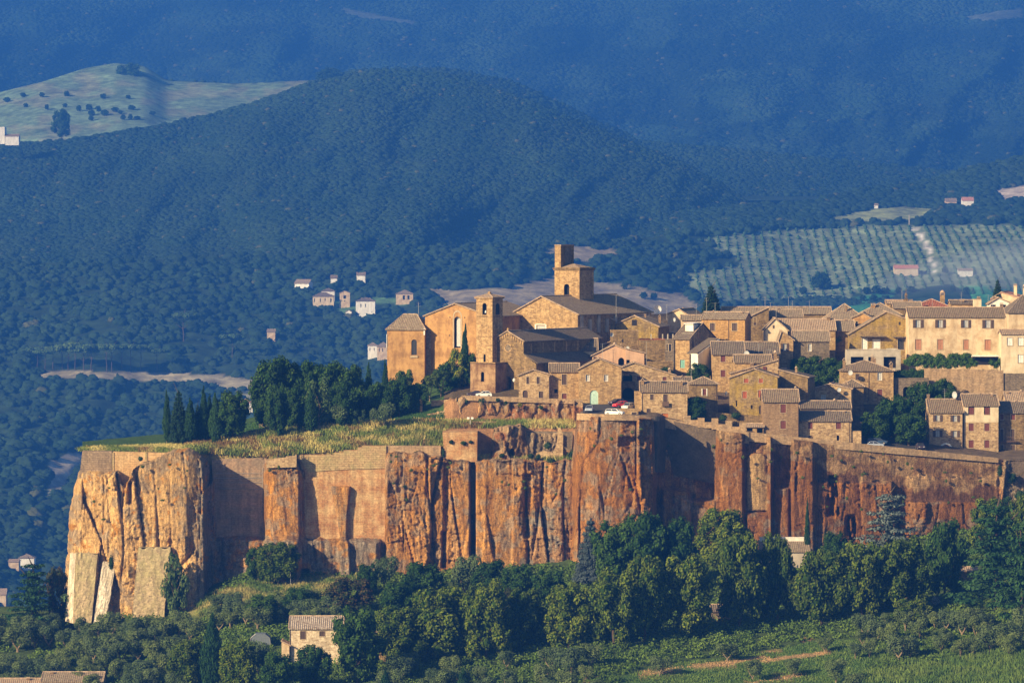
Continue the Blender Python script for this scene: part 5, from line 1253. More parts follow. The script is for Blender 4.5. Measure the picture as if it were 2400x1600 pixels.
# ---- houses of the front row, left to right
H = house
H('little pale stone house with low gable and arched door next to the church', 1216, 1289, 881, 934, 'g', apex=(1250, 868), eaver=879, D=7, wall='tufa_pale', wins=[(1234, 1240, 883, 899, 'b'), (1258, 1265, 883, 899, 'b'), (1225, 1237, 914, 934, 'D', True), (1263, 1273, 917, 934, 'D')], pipe=(1287,))
H('narrow stone house with long grey shutter and small red-brown door between two gabled houses', 1289, 1357, 871, 937, 'x', ridge=853, wall='tufa', wins=[(1317, 1328, 877, 901, 'b'), (1299, 1307, 912, 921, 'k'), (1317, 1328, 922, 937, 'R')], chim=((1294, 858, .8, 3),))
H('gabled stone house with a tall pale green arched door facing the parking place', 1357, 1456, 866, 948, 'g', apex=(1403, 842), eaver=861, D=11, wall='tufa', wins=[(1373, 1382, 878, 893, 'c'), (1416, 1425, 878, 893, 'c'), (1382.5, 1402, 914, 947, 'M', True)])
H('cream house with long dark roof rising to the right behind the narrow stone house', 1312, 1400, 821, 860, 'x', ridge=795, D=8.5, wall='plaster_pale', tile='tile_dark', chim=((1377, 812, .8, 0, .1),), Y=1056, wins=[(1330, 1334, 846, 852, 'k')])
H('lean-to roofed stone back house with dark tiles under the blocky terrace', 1396, 1450, 815, 850, 'l', ridge=795, D=6, wall='tufa_dark', tile='tile_dark', Y=1064)
H('faded pink house with irregular gable and dish behind the green-door house', 1388, 1466, 834, 868, 'g', apex=(1440, 809), eaver=820, D=9, wall='plaster_pink', Y=1052, tile='tile_pale', wins=[(1376+0, 1384, 836, 850, 'r')][:0]+[(1391, 1397, 836, 849, 'r'), (1449, 1463, 838, 856, 'k', True)])
H('small salmon walled house sloping right with dark roof and white chimney pipe', 1466, 1510, 828, 858, 'r', ridge=818, D=7, wall='plaster_pink', tile='tile_dark', Y=1050, wins=[(1468, 1476, 843, 854, 'k')], chim=((1510, 830, 1.0, 0, .1),))
R, I = H('long low gabled stone house with dark balcony recess and two red-brown shutters', 1457, 1582, 862, 912, 'g', apex=(1486, 851), eaver=880, D=8, wall='tufa_pale', Y=1035, wins=[(1493, 1501, 876, 893, 'r'), (1553, 1562, 883, 894, 'r'), (1460, 1482, 872, 893, 'k')], chim=((1570, 866, 1.0, 2, .3),))
part_box(R, 'porch_roof', 'tile_dark', (0, I['U'](1484), -1.2, -.003, I['Z'](870)-.1, I['Z'](870)+.08)); part_box(R, 'balcony', 'tufa_dark', (0, I['U'](1484), -1.2, -.003, I['Z'](897), I['Z'](893)))
H('dark arched vault bay under the balcony beside the parked cars', 1457, 1489, 896, 950, 'n', D=5, wall='tufa_dark', tile='tufa_dark', Y=1026, name='vaulted_passage', cat='archway', skirt=2, wins=[(1459, 1486, 908, 947, 'k', True)])
R, I = H('square stone house with mottled roof, two capped chimneys and orange door', 1502, 1611, 918, 988, 'x', ridge=895, D=9.2, wall='tufa_pale', tile='tile', Y=1006.2, skirt=1, wins=[(1524, 1532, 924, 937, 'b'), (1554.5, 1565, 924, 950, 'b'), (1515.5, 1525, 957.5, 972, 'b'), (1551, 1566, 968, 983, 'O')], chim=((1507, 889, 1.0, 1, .35), (1598, 893, 1.0, 1, .3)), pipe=(1505,))
part_box(R, 'side_bay', 'tufa', (I['U'](1489), -.003, .8, 8.4, -4, I['ze']-.1)); part_box(R, 'balcony_rail', 'pipe', (I['U'](1552), I['U'](1568), -.55, -.5, I['Z'](950), I['Z'](941)), (I['U'](1552), I['U'](1568), -.55, -.003, I['Z'](951.5), I['Z'](950.2)))
part_box(R, 'skylight', 'glass', (I['U'](1552), I['U'](1561), I['D']*.40, I['D']*.47, I['za']-.35, I['za']+.25))
H('low flat-topped stone annex with barred window beside the white parked car', 1441, 1496, 960, 984, 'n', D=4.5, wall='tufa', tile='tufa_pale', Y=1001, name='stone_annex', cat='annex', wins=[(1481, 1492, 966, 976, 'b')])
H('small cottage with pyramid tiled roof and one white framed shutter above the battlements', 1618, 1682, 900, 972, 'p', ridge=884, D=6.2, wall='tufa_dark', Y=1018, wins=[(1644.5, 1655, 911, 926, 'r')], pipe=(1679,))
part_box(*[COL.objects[-1].parent if False else [o for o in COL.objects if o.get('label', '').startswith('small cottage with pyramid')][0]], 'window_surround', 'white_frame', (2.55, 2.75, -.07, -.036, 4.3, 6.0), (3.65, 3.85, -.07, -.036, 4.3, 6.0))
H('low dark tiled shed roof between the square house and the pyramid roofed cottage', 1580, 1620, 893, 915, 'x', ridge=885, D=4, wall='tufa_dark', tile='tile_dark', Y=1030)
H('lichened gabled house with four rust red shutters in two rows', 1710, 1822, 887, 985, 'g', apex=(1768, 866), eaver=884, D=12, yaw=6, wall='lichen_stone', Y=1018, wins=[(1743.5, 1754.5, 881, 897, 's'), (1778, 1788, 883, 897, 's'), (1740, 1750.6, 917, 933, 's'), (1777, 1787, 914, 931, 's'), (1725, 1728, 938, 952, 'k'), (1760, 1764, 949, 958, 'k'), (1779, 1789, 950, 970, 'D', True)])
R, I = H('tall narrow brown brick house with striped tiled roof and stacked red-brown shutters', 1789, 1872, 941, 1034, 'x', ridge=914, D=9.5, wall='tufa_brick', tile='tile', Y=1007, wins=[(1829, 1842, 947, 967, 'r'), (1829, 1842, 985.5, 1004.5, 'r'), (1808, 1816, 1019, 1025, 'r'), (1829, 1842, 1019, 1026, 'r')], chim=((1868, 908, .7, 2, .6),), pipe=(1871,), skirt=3)
R, I = H('low stone house with wide dark tiled roof, arched cellar door and two red-brown shutters', 1873, 1995, 986, 1046, 'x', ridge=965, D=8.5, wall='tufa_pale', tile='tile_dark', Y=1009, wins=[(1894, 1904.5, 989, 1005, 'r'), (1959, 1971, 989, 1005, 'r'), (1893, 1906, 1020, 1034, 'D', True), (1961, 1967, 1020, 1032, 'k')], pipe=(1991,), skirt=3)
part_box(R, 'annex', 'tufa_pale', (I['W']+.003, I['W']+2.3, .3, 6, -3, I['Z'](1010)))
H('upper dark tiled range directly behind the low stone house with arched cellar door', 1876, 1994, 956, 975, 'x', ridge=941, D=6.5, wall='tufa_dark', tile='tile_dark', Y=1021)
H('wide gabled stone house with bright window and pale tiled right slope', 1896, 1995, 915, 952, 'g', apex=(1947, 901), eaver=912, D=11, yaw=8, wall='tufa_pale', tile='tile_tan', Y=1032, wins=[(1925, 1936, 925, 941, 'c'), (1903, 1907, 937, 942, 'k')])
R, I = H('tall ochre house with low hipped roof and three small gabled chimneys', 1971, 2094, 869, 938, 'h', ridge=846, D=12, wall='tufa', Y=1046, skirt=9, wins=[(2005, 2014.5, 876, 890, 'b'), (2056.5, 2067, 872.5, 891, 'c'), (2056, 2068, 912, 928, 'r')], chim=((1980, 842, 1.0, 1, .2), (2050, 834, 1.0, 1, .6), (2056, 838, .8, 1, .6), (2092, 851, 1.1, 1, .35)), pipe=(2036,))
H('narrow shadowed annex with small hipped roof leaning on the tall ochre house', 1976, 2024, 906, 990, 'h', ridge=890, D=7, wall='tufa_dark', Y=1038, chim=((1984.5, 893, .8, 1, .3),))
# ---- upper houses
H('big blocky stone building with stepped flat terrace in the middle of town', 1432, 1496, 776, 860, 'n', D=9, wall='tufa_dark', tile='tufa_pale', Y=1063, name='terraced_building', cat='building', skirt=3)
R, I = H('flat topped stone block with white terrace posts and red coping', 1497, 1559, 796, 868, 'n', D=7.5, yaw=0, wall='tufa_dark', tile='tile_red', Y=1061, name='terraced_building', cat='building')
for k, px in enumerate((1526, 1553, 1565, 1577)):
    part_box(R, 'terrace_post', 'concrete', (I['U'](px)-.14, I['U'](px)+.14, .0, .28, I['ze']+.13, I['ze']+1.35))
H('grey cement stair turret with narrow windows beside the white dormer house', 1559, 1580, 796, 844, 'n', D=5, wall='tufa_grey', tile='tufa_grey', Y=1059.5, name='stair_turret', cat='building', wins=[(1562, 1565, 806, 822, 'w'), (1567.5, 1573.5, 806, 823, 'w')])
H('ruined low wall house with broken top under the grey stair turret', 1515, 1578, 848, 890, 'n', D=4, wall='tufa_dark', tile='tufa', Y=1050)
H('gabled barn-like house with yellow lichen wall, hay door and long mottled roof', 1443, 1543, 761, 800, 'g', apex=(1488, 741), eaver=766, D=11, yaw=16, wall='lichen_stone', tile='tile_pale', Y=1078, wins=[(1481.5, 1493, 749, 763, 'k')])
H('tiny lichened gable end beside the great church wall', 1393, 1441, 765, 800, 'g', apex=(1424, 744), eaver=753, D=5, wall='lichen_stone', tile='tile_pale', Y=1080, wins=[(1423, 1426, 750, 764, 'k')])
H('far house with bright cream gable and tan roof left of the fir', 1566, 1616, 736, 760, 'g', apex=(1592, 726), eaver=741, D=13, yaw=18, wall='plaster_cream', tile='tile_pale', Y=1102)
H('plain low cream wall building under the bright cream gable', 1598, 1646, 750, 785, 'x', ridge=740, D=6, wall='plaster_cream', tile='tile_pale', Y=1093)
R, I = H('brown house with steep dark roof carrying a big white dormer', 1580, 1616, 794, 880, 'x', ridge=758, D=14, yaw=28, wall='tufa', tile='tile_dark', Y=1058, skirt=4, wins=[(1594.5, 1605, 843, 862, 'T')], side=((.3, .36, 776, 792, 'w'), (.1, .16, 800, 815, 'b')))
U, Z = I['U'], I['Z']; D = I['D']
m_ = MB(); m_.box(1.5, 3.6, D*.22, D*.42, I['ze']+1.0, I['ze']+3.4); m_.box(1.1, 4.0, D*.15, D*.2195, I['ze']+.8, I['ze']+1.3); dm = m_.build('dormer', M['plaster_white'], R); m_ = MB(); m_.slab([(1.3, D*.19, I['ze']+3.62), (3.8, D*.19, I['ze']+3.62), (3.8, D*.45, I['ze']+3.8), (1.3, D*.45, I['ze']+3.8)], .14); m_.build('dormer_roof', M['white'], dm)
R, I = H('tall square orange-brown block house with two pale shuttered windows at the centre of town', 1645, 1746, 747, 815, 'x', ridge=733, D=7.5, yaw=14, wall='tufa_orange', tile='tile_pale', Y=1070, skirt=7, wins=[(1665, 1676, 757, 775, 'b'), (1716, 1727.5, 757, 775, 'b')], pipe=(1708,))
R, I = H('white walled outside stair house with slanting roof beside the teal parasol', 1620, 1634, 830, 864, 'n', D=12, yaw=30, wall='plaster_white', tile='white', Y=1047, name='white_stair_house', cat='house', skirt=.2)
m_ = MB(); m_.slab([(-1.2, 0, I['ze']+.3), (I['W'], 0, I['ze']+.3), (I['W'], 11, I['ze']+3.6), (-1.2, 11, I['ze']+3.6)], .25); m_.build('stair_roof', M['tile_dark'], R)
m_ = MB(); m_.prism([(I['W']+.003, 0, -.2), (I['W']+.003, 11, 2.8), (I['W']+.003, 11, I['ze']+3.4), (I['W']+.003, 0, I['ze'])], (.2, 0, 0)); m_.build('slanted_parapet', M['plaster_white'], R)
H('stone house with dark hipped roof and three red-brown shutters below the orange block house', 1670, 1745, 830, 890, 'x', ridge=802, D=12, wall='tufa', tile='tile_dark', Y=1043, skirt=4, wins=[(1689, 1700, 833, 848, 'r'), (1719, 1730, 833, 848, 'r'), (1689, 1700, 867, 883, 'r')])
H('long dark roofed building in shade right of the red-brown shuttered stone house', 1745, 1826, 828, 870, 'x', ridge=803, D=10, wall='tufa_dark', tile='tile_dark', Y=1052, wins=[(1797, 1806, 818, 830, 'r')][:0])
H('low roofed house with striped dark tiles and thick brick chimneys above the rust shuttered gable', 1722, 1808, 849, 880, 'x', ridge=833, D=7, wall='tufa', Y=1034, chim=((1762, 852, 1.1, 0, -.05), (1823-3, 838, 1.2, 2, .6)))
H('stone wall house with single slope rising right behind the rust shuttered gable', 1714, 1824, 876, 900, 'l', ridge=845, D=7, wall='tufa_pale', Y=1030, wins=[(1788, 1796, 859, 869, 'r')], chim=((1819, 826, 1.1, 2, .5),))
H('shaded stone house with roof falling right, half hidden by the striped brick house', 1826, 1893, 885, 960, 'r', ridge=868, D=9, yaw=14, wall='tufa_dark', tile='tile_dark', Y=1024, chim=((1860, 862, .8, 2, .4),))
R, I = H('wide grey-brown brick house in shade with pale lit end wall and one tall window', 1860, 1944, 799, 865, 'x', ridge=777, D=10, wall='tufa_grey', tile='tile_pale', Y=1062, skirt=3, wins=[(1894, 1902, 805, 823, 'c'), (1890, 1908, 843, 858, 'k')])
H('narrow sunlit end wall in paler stone with open red-brown shutters on the shaded brick house', 1826, 1859, 795, 862, 'g', apex=(1832, 777), eaver=797, D=8, wall='tufa', tile='tile_pale', Y=1060.5, wins=[(1835, 1844, 805, 823, 'o')])  # lit gable of the shaded house, sunlight put into its paler stone
H('sunlit end house whose roof is half grey and half bright sandy tiles', 1817, 1958, 773, 800, 'x', ridge=749, D=10, wall='tufa', tile='tile_tan', Y=1076, wins=[(1910, 1920, 777, 788, 'r'), (1939, 1945, 779, 787, 'b')], chim=((1945, 742, 1.2, 0, .45),))
H('bright gable end with grey roof at the left of the sandy tiled roof', 1794, 1846, 771, 800, 'g', apex=(1817, 748), eaver=774, D=9, wall='plaster_pale', tile='tile_pale', Y=1074.5, wins=[(1811, 1814, 762, 769, 'b')])
H('dim back building with low shaded wall between the sandy roof and the grey terrace house', 1960, 2003, 775, 820, 'x', ridge=752, D=10, wall='tufa_dark', tile='tile_pale', Y=1078)
H('single slope roofed tall wall behind the cypresses, falling to the left', 1732, 1802, 756, 800, 'l', ridge=722, D=8, wall='tufa_dark', tile='tile_pale', Y=1088, wins=[(1766, 1773, 744, 762, 'b')])
H('low wide roofed range behind the cypress twins, grey mottled tiles', 1803, 1881, 742, 775, 'x', ridge=727, D=8, wall='tufa_dark', tile='tile_pale', Y=1094)
H('very long far roof forming the straight skyline left of the big hipped roof', 1694, 1948, 735, 765, 'x', ridge=721, D=7.5, wall='tufa_dark', tile='tile_pale', Y=1118, name='long_building', cat='building')
H('big hipped grey roofed building on the skyline with tall thin chimney', 1930, 2042, 758, 790, 'h', ridge=713, D=19, wall='tufa_dark', tile='tile_pale', Y=1096, name='large_house', cat='house', chim=((1987, 716, .8, 0, .3),))
H('hipped roof building with square orange chimney on the skyline', 2022, 2112, 738, 770, 'h', ridge=711, D=12, wall='tufa_dark', tile='tile_pale', Y=1110, chim=((2049, 714, 1.5, 0, .3, 'plaster_orange'),))
H('small orange rendered gable house with dark double window among grey roofs', 1997, 2050, 746, 785, 'g', apex=(2022, 735), eaver=750, D=8, yaw=8, wall='plaster_orange', tile='tile_pale', Y=1084, wins=[(1999, 2004, 753, 767, 'w'), (2006, 2011, 753, 767, 'w')])
H('roof with small ventilation dormer right of the orange chimney roof', 2095, 2160, 722, 745, 'x', ridge=709, D=8, wall='tufa_dark', tile='tile_pale', Y=1118)
R, I = H('tall stone house with ragged single slope gable, white french doors and lean-to porch', 1992, 2129, 783, 828, 'g', apex=(2077, 732), eaver=750, D=9, wall='lichen_stone', tile='tile_pale', Y=1071, wins=[(2020, 2033, 792, 819, 'H'), (2045, 2063, 795, 819, 'H'), (2104, 2119, 793, 819, 'w'), (2106, 2110, 754, 761, 'w')])
part_box(R, 'porch_roof', 'tile_dark', (I['U'](2015), I['U'](2075), -1.5, -.003, I['Z'](789), I['Z'](787.5)), (I['U'](2092), I['U'](2128), -1.5, -.003, I['Z'](790), I['Z'](788.5)))
R, I = H('grey concrete terrace block with three black open garage bays', 1985, 2111, 821, 868, 'n', D=7, wall='concrete', tile='concrete', Y=1059, name='garage_terrace', cat='building', skirt=4, wins=[(1994, 2024, 836, 857, 'k'), (2035, 2047, 836, 852, 'k'), (2071, 2100, 836, 862, 'k')])
for k, px in enumerate((2050, 2090)): part_box(R, 'planter', 'concrete', (I['U'](px)-1.2, I['U'](px)+1.2, .5, .9, I['ze']+.13, I['ze']+.5))
R, I = H('large cream house with brown open shutters above terracotta shutters', 2130, 2355, 743, 842, 'x', ridge=722, D=10.5, wall='plaster_cream', tile='tile', Y=1062, name='large_house', skirt=5,
  wins=[(2146, 2158, 749, 768, 'o'), (2198, 2210, 749, 768, 'o'), (2258, 2269.5, 749.5, 768, 'o'), (2309, 2322, 749.5, 769, 'o'), (2145, 2159, 795, 819, 't'), (2197, 2210, 795, 819, 't'), (2258, 2270, 796, 819, 't'), (2308, 2322, 796, 820, 't'), (2278, 2345, 837, 855, 'k')], chim=((2353, 712, 1.1, 0, .5),))
part_box(R, 'awning', 'white', (I['U'](2277), I['U'](2346), -.9, -.003, I['Z'](835), I['Z'](832)))
H('pale rendered house with white shutters cut by the right border', 2347, 2440, 783, 876, 'x', ridge=774, D=6, wall='plaster_pale', tile='tile_tan', Y=1054, skirt=3, wins=[(2360.5, 2373, 791, 810, 'h'), (2386, 2399, 791, 810, 'h'), (2386, 2399, 831, 850, 'h')])
H('hipped roof cream house rising at the right border behind the pale one', 2364, 2450, 733, 800, 'h', ridge=692, D=17, wall='plaster_cream', tile='tile_dark', Y=1080, chim=((2394, 712, .6, 0, .3),))
H('salmon tiled gabled house with pale front on the far right skyline', 2326, 2384, 700, 730, 'g', apex=(2348, 686), eaver=697, D=14, yaw=14, wall='plaster_cream', tile='tile_pink', Y=1124, chim=((2375, 668, 1.2, 0, .3, 'plaster_cream'), (2392, 672, 1.6, 2, .6, 'plaster_cream')))
H('cream open-gabled loggia with posts below the salmon tiles', 2318, 2366, 712, 735, 'g', apex=(2340, 699), eaver=710, D=6, wall='plaster_white', tile='tile_tan', Y=1108, wins=[(2322, 2334, 714, 722, 'k'), (2344, 2358, 714, 722, 'k')])
H('red tiled hipped house with grey domed chimney on the right skyline', 2144, 2232, 722, 740, 'h', ridge=702, D=12, wall='tufa', tile='tile_red', Y=1126, chim=((2214, 688, 1.8, 2, .5, 'tufa'), (2138, 704, 1.1, 0, .3)))
H('low stone range with flat dark roof between the red roof and the yellow chimney stack', 2228, 2282, 712, 735, 'x', ridge=705, D=6, wall='tufa', tile='tile_dark', Y=1116, chim=((2256, 704, 1.4, 0, .2),))
H('squat yellow rendered chimney stack house on the right skyline', 2283, 2300, 702, 730, 'n', D=3, wall='plaster_pale', tile='ridge', Y=1112, name='roof_stack', cat='chimney stack', chim=((2295, 697, 1.1, 0, .5),))
H('low reddish roof with weeds left of the little bell gable', 2078, 2120, 711, 730, 'x', ridge=705, D=5, wall='tufa', tile='tile_tan', Y=1128)
# little bell gable
R, I = H('small dark stone bell gable with cross on the skyline', 2118, 2129, 702, 725, 'n', D=1.0, wall='tufa_dark', tile='tufa_dark', Y=1122, name='bell_gable', cat='bell gable', skirt=4)
W, ze = I['W'], I['ze']; part_box(R, 'arch_pier', 'tufa_dark', (W*.3, W*.42, .1, .9, ze+.13, ze+1.1), (W*.62, W*.74, .1, .9, ze+.13, ze+1.1)); m_ = MB(); m_.prism([(W*.22, .1, ze+1.103), (W*.82, .1, ze+1.103), (W*.52, .1, ze+1.8)], (0, .8, 0)); m_.build('gable_top', M['tufa_dark'], R)
part_box(R, 'cross', 'pipe', (W*.52-.04, W*.52+.04, .45, .53, ze+1.8, ze+2.7), (W*.52-.25, W*.52+.25, .45, .53, ze+2.3, ze+2.38))
# ---- lower right row
R, I = H('three storey stone house with open shutters and white arched garage door', 2178, 2257, 966, 1062, 'x', ridge=937, D=12, wall='tufa_pale', tile='tile', Y=1021, skirt=4, wins=[(2192.5, 2203, 972, 987, 'o'), (2233, 2243.5, 973, 988, 'o'), (2192.5, 2203, 1008, 1023.5, 'o'), (2233, 2243.5, 1009, 1024, 'o'), (2205, 2229, 1041, 1064, 'R', True)], chim=((2181, 926, .9, 0, .5),), pipe=(2255.5,))
U, Z = I['U'], I['Z']; m_ = MB(); p = arc(U(2201.5), U(2232.5), Z(1064), Z(1037)); q = arc(U(2205), U(2229), Z(1064), Z(1041))
for i in range(len(p)-1): m_.prism([(p[i][0], -.08, p[i][1]), (p[i+1][0], -.08, p[i+1][1]), (q[i+1][0], -.08, q[i+1][1]), (q[i][0], -.08, q[i][1])], (0, .077, 0))
m_.build('white_arch_surround', M['white_frame'], R)
H('tall house with cream rendered top storey over bare stone and six red-brown shutters', 2259, 2340, 950, 1073, 'x', ridge=925, D=11, wall='tufa_pale', tile='tile', Y=1021.5, skirt=4, upper=(989, 'plaster_pale'), wins=[(2270, 2282, 954, 971, 'r'), (2307, 2319, 954, 971, 'r'), (2270, 2282, 992, 1009.5, 'r'), (2307, 2319, 992, 1009.5, 'r'), (2270, 2282, 1031, 1049, 'r'), (2307, 2319, 1031, 1049, 'r'), (2290, 2303, 1062, 1071, 'k')])
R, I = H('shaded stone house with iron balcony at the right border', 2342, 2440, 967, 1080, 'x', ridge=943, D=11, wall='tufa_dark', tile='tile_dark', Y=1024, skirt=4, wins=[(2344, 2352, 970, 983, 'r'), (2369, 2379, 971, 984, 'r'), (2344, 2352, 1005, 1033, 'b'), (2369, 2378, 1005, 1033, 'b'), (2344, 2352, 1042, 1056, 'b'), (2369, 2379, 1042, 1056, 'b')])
m_ = MB(); m_.box(I['U'](2342.5), I['U'](2384), -.9, -.003, I['Z'](1035), I['Z'](1033)); 
for k in range(18): xx = I['U'](2343)+(I['U'](2384)-I['U'](2343))*k/17; m_.box(xx-.012, xx+.012, -.9, -.87, I['Z'](1033), I['Z'](1023))
m_.box(I['U'](2342.5), I['U'](2384), -.91, -.86, I['Z'](1023), I['Z'](1022.3)); m_.build('balcony', M['pipe'], R)
H('small sunlit roof tilted behind the balcony house at the right border', 2358, 2420, 940, 960, 'x', ridge=920, D=8, wall='tufa_pale', tile='tile_tan', Y=1036, name='stone_house')
H('low garage with dark doors joined left of the striped brick house', 1748, 1789, 1000, 1022, 'x', ridge=994, D=3.5, wall='tufa', tile='tile_tan', Y=1006.5, name='garage', cat='garage', wins=[(1750, 1764, 1003, 1018, 'k'), (1774, 1788, 1003, 1020, 'k')])
# ---- buildings below the cliff
H('stone farmhouse with mottled white-brown tiles standing among the trees below the cliff', 679, 803, 1472, 1548, 'x', ridge=1445, D=10, wall='rubble_white', tile='tile_white', Y=float(LY(740, 1560)), name='farmhouse', skirt=6, wins=[(704, 717, 1478, 1497, 'b'), (749, 762, 1478, 1490, 'b'), (790, 798, 1478, 1492, 'b')], pipe=(680,))
H('small cream lean-to at the left side of the stone farmhouse', 660, 678, 1512, 1545, 'r', ridge=1504, D=5, wall='plaster_cream', tile='tile_tan', Y=float(LY(740, 1562)), name='lean_to', cat='shed')
H('low house with grey lichened roof at the bottom left corner', 98, 240, 1597, 1640, 'x', ridge=1576, D=9, wall='plaster_cream', tile='tile_pale', Y=float(LY(170, 1640)), name='farmhouse', wins=[(125, 135, 1600, 1615, 'k')], chim=((118, 1574, .9, 0, .4), (62, 1588, .9, 0, .4)))
H('red-brown roof end cut by the bottom left corner', -30, 96, 1612, 1650, 'x', ridge=1591, D=9, wall='plaster_cream', tile='tile_tan', Y=float(LY(30, 1650)), name='farmhouse')
H('low house with white parapet and grey tiled roof at the cliff foot behind the planes', 1782, 1898, 1292, 1325, 'f', ridge=1268, D=6, wall='concrete', tile='tile_pale', Y=float(LY(1840, 1330)), name='low_house', cat='house')
R, I = house('white parapet wall crowning the low house at the cliff foot', 1780, 1894, 1259, 1275, 'n', D=.5, wall='plaster_white', tile='white', Y=float(LY(1840, 1330))+5.6, name='parapet_wall', cat='wall')
H('half hidden dark tiled hut under the plane trees', 1668, 1712, 1432, 1450, 'x', ridge=1418, D=6, wall='tufa_grey', tile='tile_dark', Y=float(LY(1690, 1455)), name='hut', cat='hut')
H('brown walled shed glimpsed between farmhouse and first plane tree', 874, 905, 1492, 1545, 'x', ridge=1480, D=5, wall='tufa_dark', tile='tile_pale', Y=float(LY(890, 1552)), name='shed', cat='shed')
H('pinkish hut hidden behind the large layered cedar', 2238, 2290, 1338, 1368, 'x', ridge=1330, D=4, wall='tufa_dark', tile='tile_tan', Y=float(LY(2260, 1372)), name='hut', cat='hut')
# ---- far houses in the valley
def fh(label, x0, x1, eave, base, roof, ridge=None, apex=None, yaw=0, wall='far_white', tile='tile_pale', D=10, wins=(), chim=(), name='far_house', fam='valley'):
    Y = far_on((x0+x1)/2, base, fam)
    Yn = Y-14
    w2 = [(a, b, c, d, t) for a, b, c, d, t in wins]
    return house(label, x0, x1, eave, base+2, roof, ridge=ridge, apex=apex, yaw=yaw, D=D, wall=wall, tile=tile, Y=Yn, wins=w2, chim=chim, name=name, skirt=3, over=.5, rth=.4)
fh('white far house with pink roof, leftmost of the hamlet behind the convent', 690, 724, 664, 674, 'x', ridge=656, yaw=20, D=9)
fh('tiny far cottage with brown roof above the yellow villa', 775, 790, 652, 660, 'x', ridge=646, tile='tile')
fh('pale far house with two end chimneys, highest of the hamlet', 836, 856, 645, 656, 'x', ridge=640, tile='tile_pale', chim=((837, 639, 2.4, 0, .5), (855, 639, 2.4, 0, .5)))
fh('yellow and white far villa with dark roof in the hamlet', 733, 782, 695, 712, 'h', ridge=686, wall='plaster_pale', tile='tile_dark', D=14, wins=[(736, 738, 699, 708, 'k'), (750, 752, 699, 708, 'k'), (761, 763, 699, 705, 'k'), (774, 777, 699, 708, 'k')])
fh('square far block rising behind the yellow villa', 753, 784, 683, 697, 'h', ridge=676, tile='tile_dark', D=14)
fh('tall beige far house with rounded gable in the hamlet', 796, 820, 687, 712, 'g', apex=(808, 682), wall='plaster_cream', tile='tile_pale', D=10, wins=[(805, 811, 692, 700, 'k'), (807, 809, 703, 707, 'k')])
fh('large grey-roofed far villa with two chimneys right of the beige one', 834, 879, 706, 734, 'h', ridge=698, wall='far_white', tile='tile_dark', D=16, chim=((847, 699, 2.2, 0, .5), (866, 699, 2.2, 0, .5)), wins=[(845, 847, 712, 720, 'k'), (856, 858, 712, 720, 'k')])
fh('small white far shed below the grey-roofed villa', 810, 824, 731, 736, 'g', apex=(817, 727), tile='tile_pale', D=8)
fh('shadowed far villa with columned porch right of the hamlet', 928, 968, 689, 704, 'h', ridge=680, wall='plaster_cream', tile='tile_pale', D=16, wins=[(944, 949, 692, 702, 'k'), (955, 960, 692, 702, 'k')])
fh('dim far house alone among trees left of the hamlet', 626, 645, 778, 790, 'x', ridge=772, wall='plaster_cream', tile='tile_pale')
fh('pale far house with hipped roof peeping left of the convent', 862, 884, 810, 832, 'h', ridge=803, tile='tile_pale', wins=[(866, 868, 815, 822, 'k'), (876, 878, 815, 822, 'k')])
fh('beige far house partly hidden by the convent corner', 884, 912, 812, 834, 'h', ridge=802, wall='plaster_cream', tile='tile_pale', wins=[(888, 890, 816, 824, 'k'), (896, 898, 816, 824, 'k')])
fh('white far house with pink hipped roof behind the lawn trees', 556, 592, 944, 956, 'h', ridge=935, tile='tile_pink', D=14, wins=[(563, 565, 948, 952, 'k'), (569, 571, 948, 952, 'k')])
fh('far villa with grey hipped roof at the lower left border', 44, 80, 1308, 1324, 'h', ridge=1299, tile='tile_pale', D=12, chim=((60, 1298, 1.6, 0, .5),))
fh('yellow far house beside the grey hipped villa at the left border', 20, 44, 1316, 1326, 'x', ridge=1311, wall='plaster_cream', tile='tile_tan')
fh('cream far building half hidden at the left border under the trees', -10, 14, 1392, 1420, 'x', ridge=1380, wall='plaster_cream', tile='tile_tan')
fh('long pink roofed farm at the foot of the olive orchard', 2096, 2152, 629, 637, 'x', ridge=622, wall='plaster_pale', tile='tile_pink', D=12, chim=((2098, 620, 2.2, 0, .5),))
fh('low cream barn right of the orchard track', 2246, 2280, 634, 640, 'x', ridge=630, tile='tile_tan', D=9)
fh('small grey hut at the top of the pale clearing', 2050, 2058, 481, 485, 'x', ridge=478, tile='tile_pale', D=6, fam='right_hill')
fh('pale farmhouse on the wooded right hill', 2255, 2282, 470, 480, 'x', ridge=463, tile='tile_pink', D=10, fam='right_hill')
fh('grey roofed far barn left of the pale farmhouse on the right hill', 2216, 2242, 472, 477, 'x', ridge=466, wall='plaster_cream', tile='tile_pale', D=10, fam='right_hill')
Yq = 4950
house('square far tower house on the left border below the pasture', -10, 11, 298, 325, 'n', D=18, wall='far_white', tile='far_white', Y=Yq, name='far_tower', cat='tower')
house('low white wing beside the square far tower on the left border', 12, 44, 320, 328, 'x', ridge=315, D=14, wall='far_white', tile='tile_pale', Y=Yq-2, name='far_house')
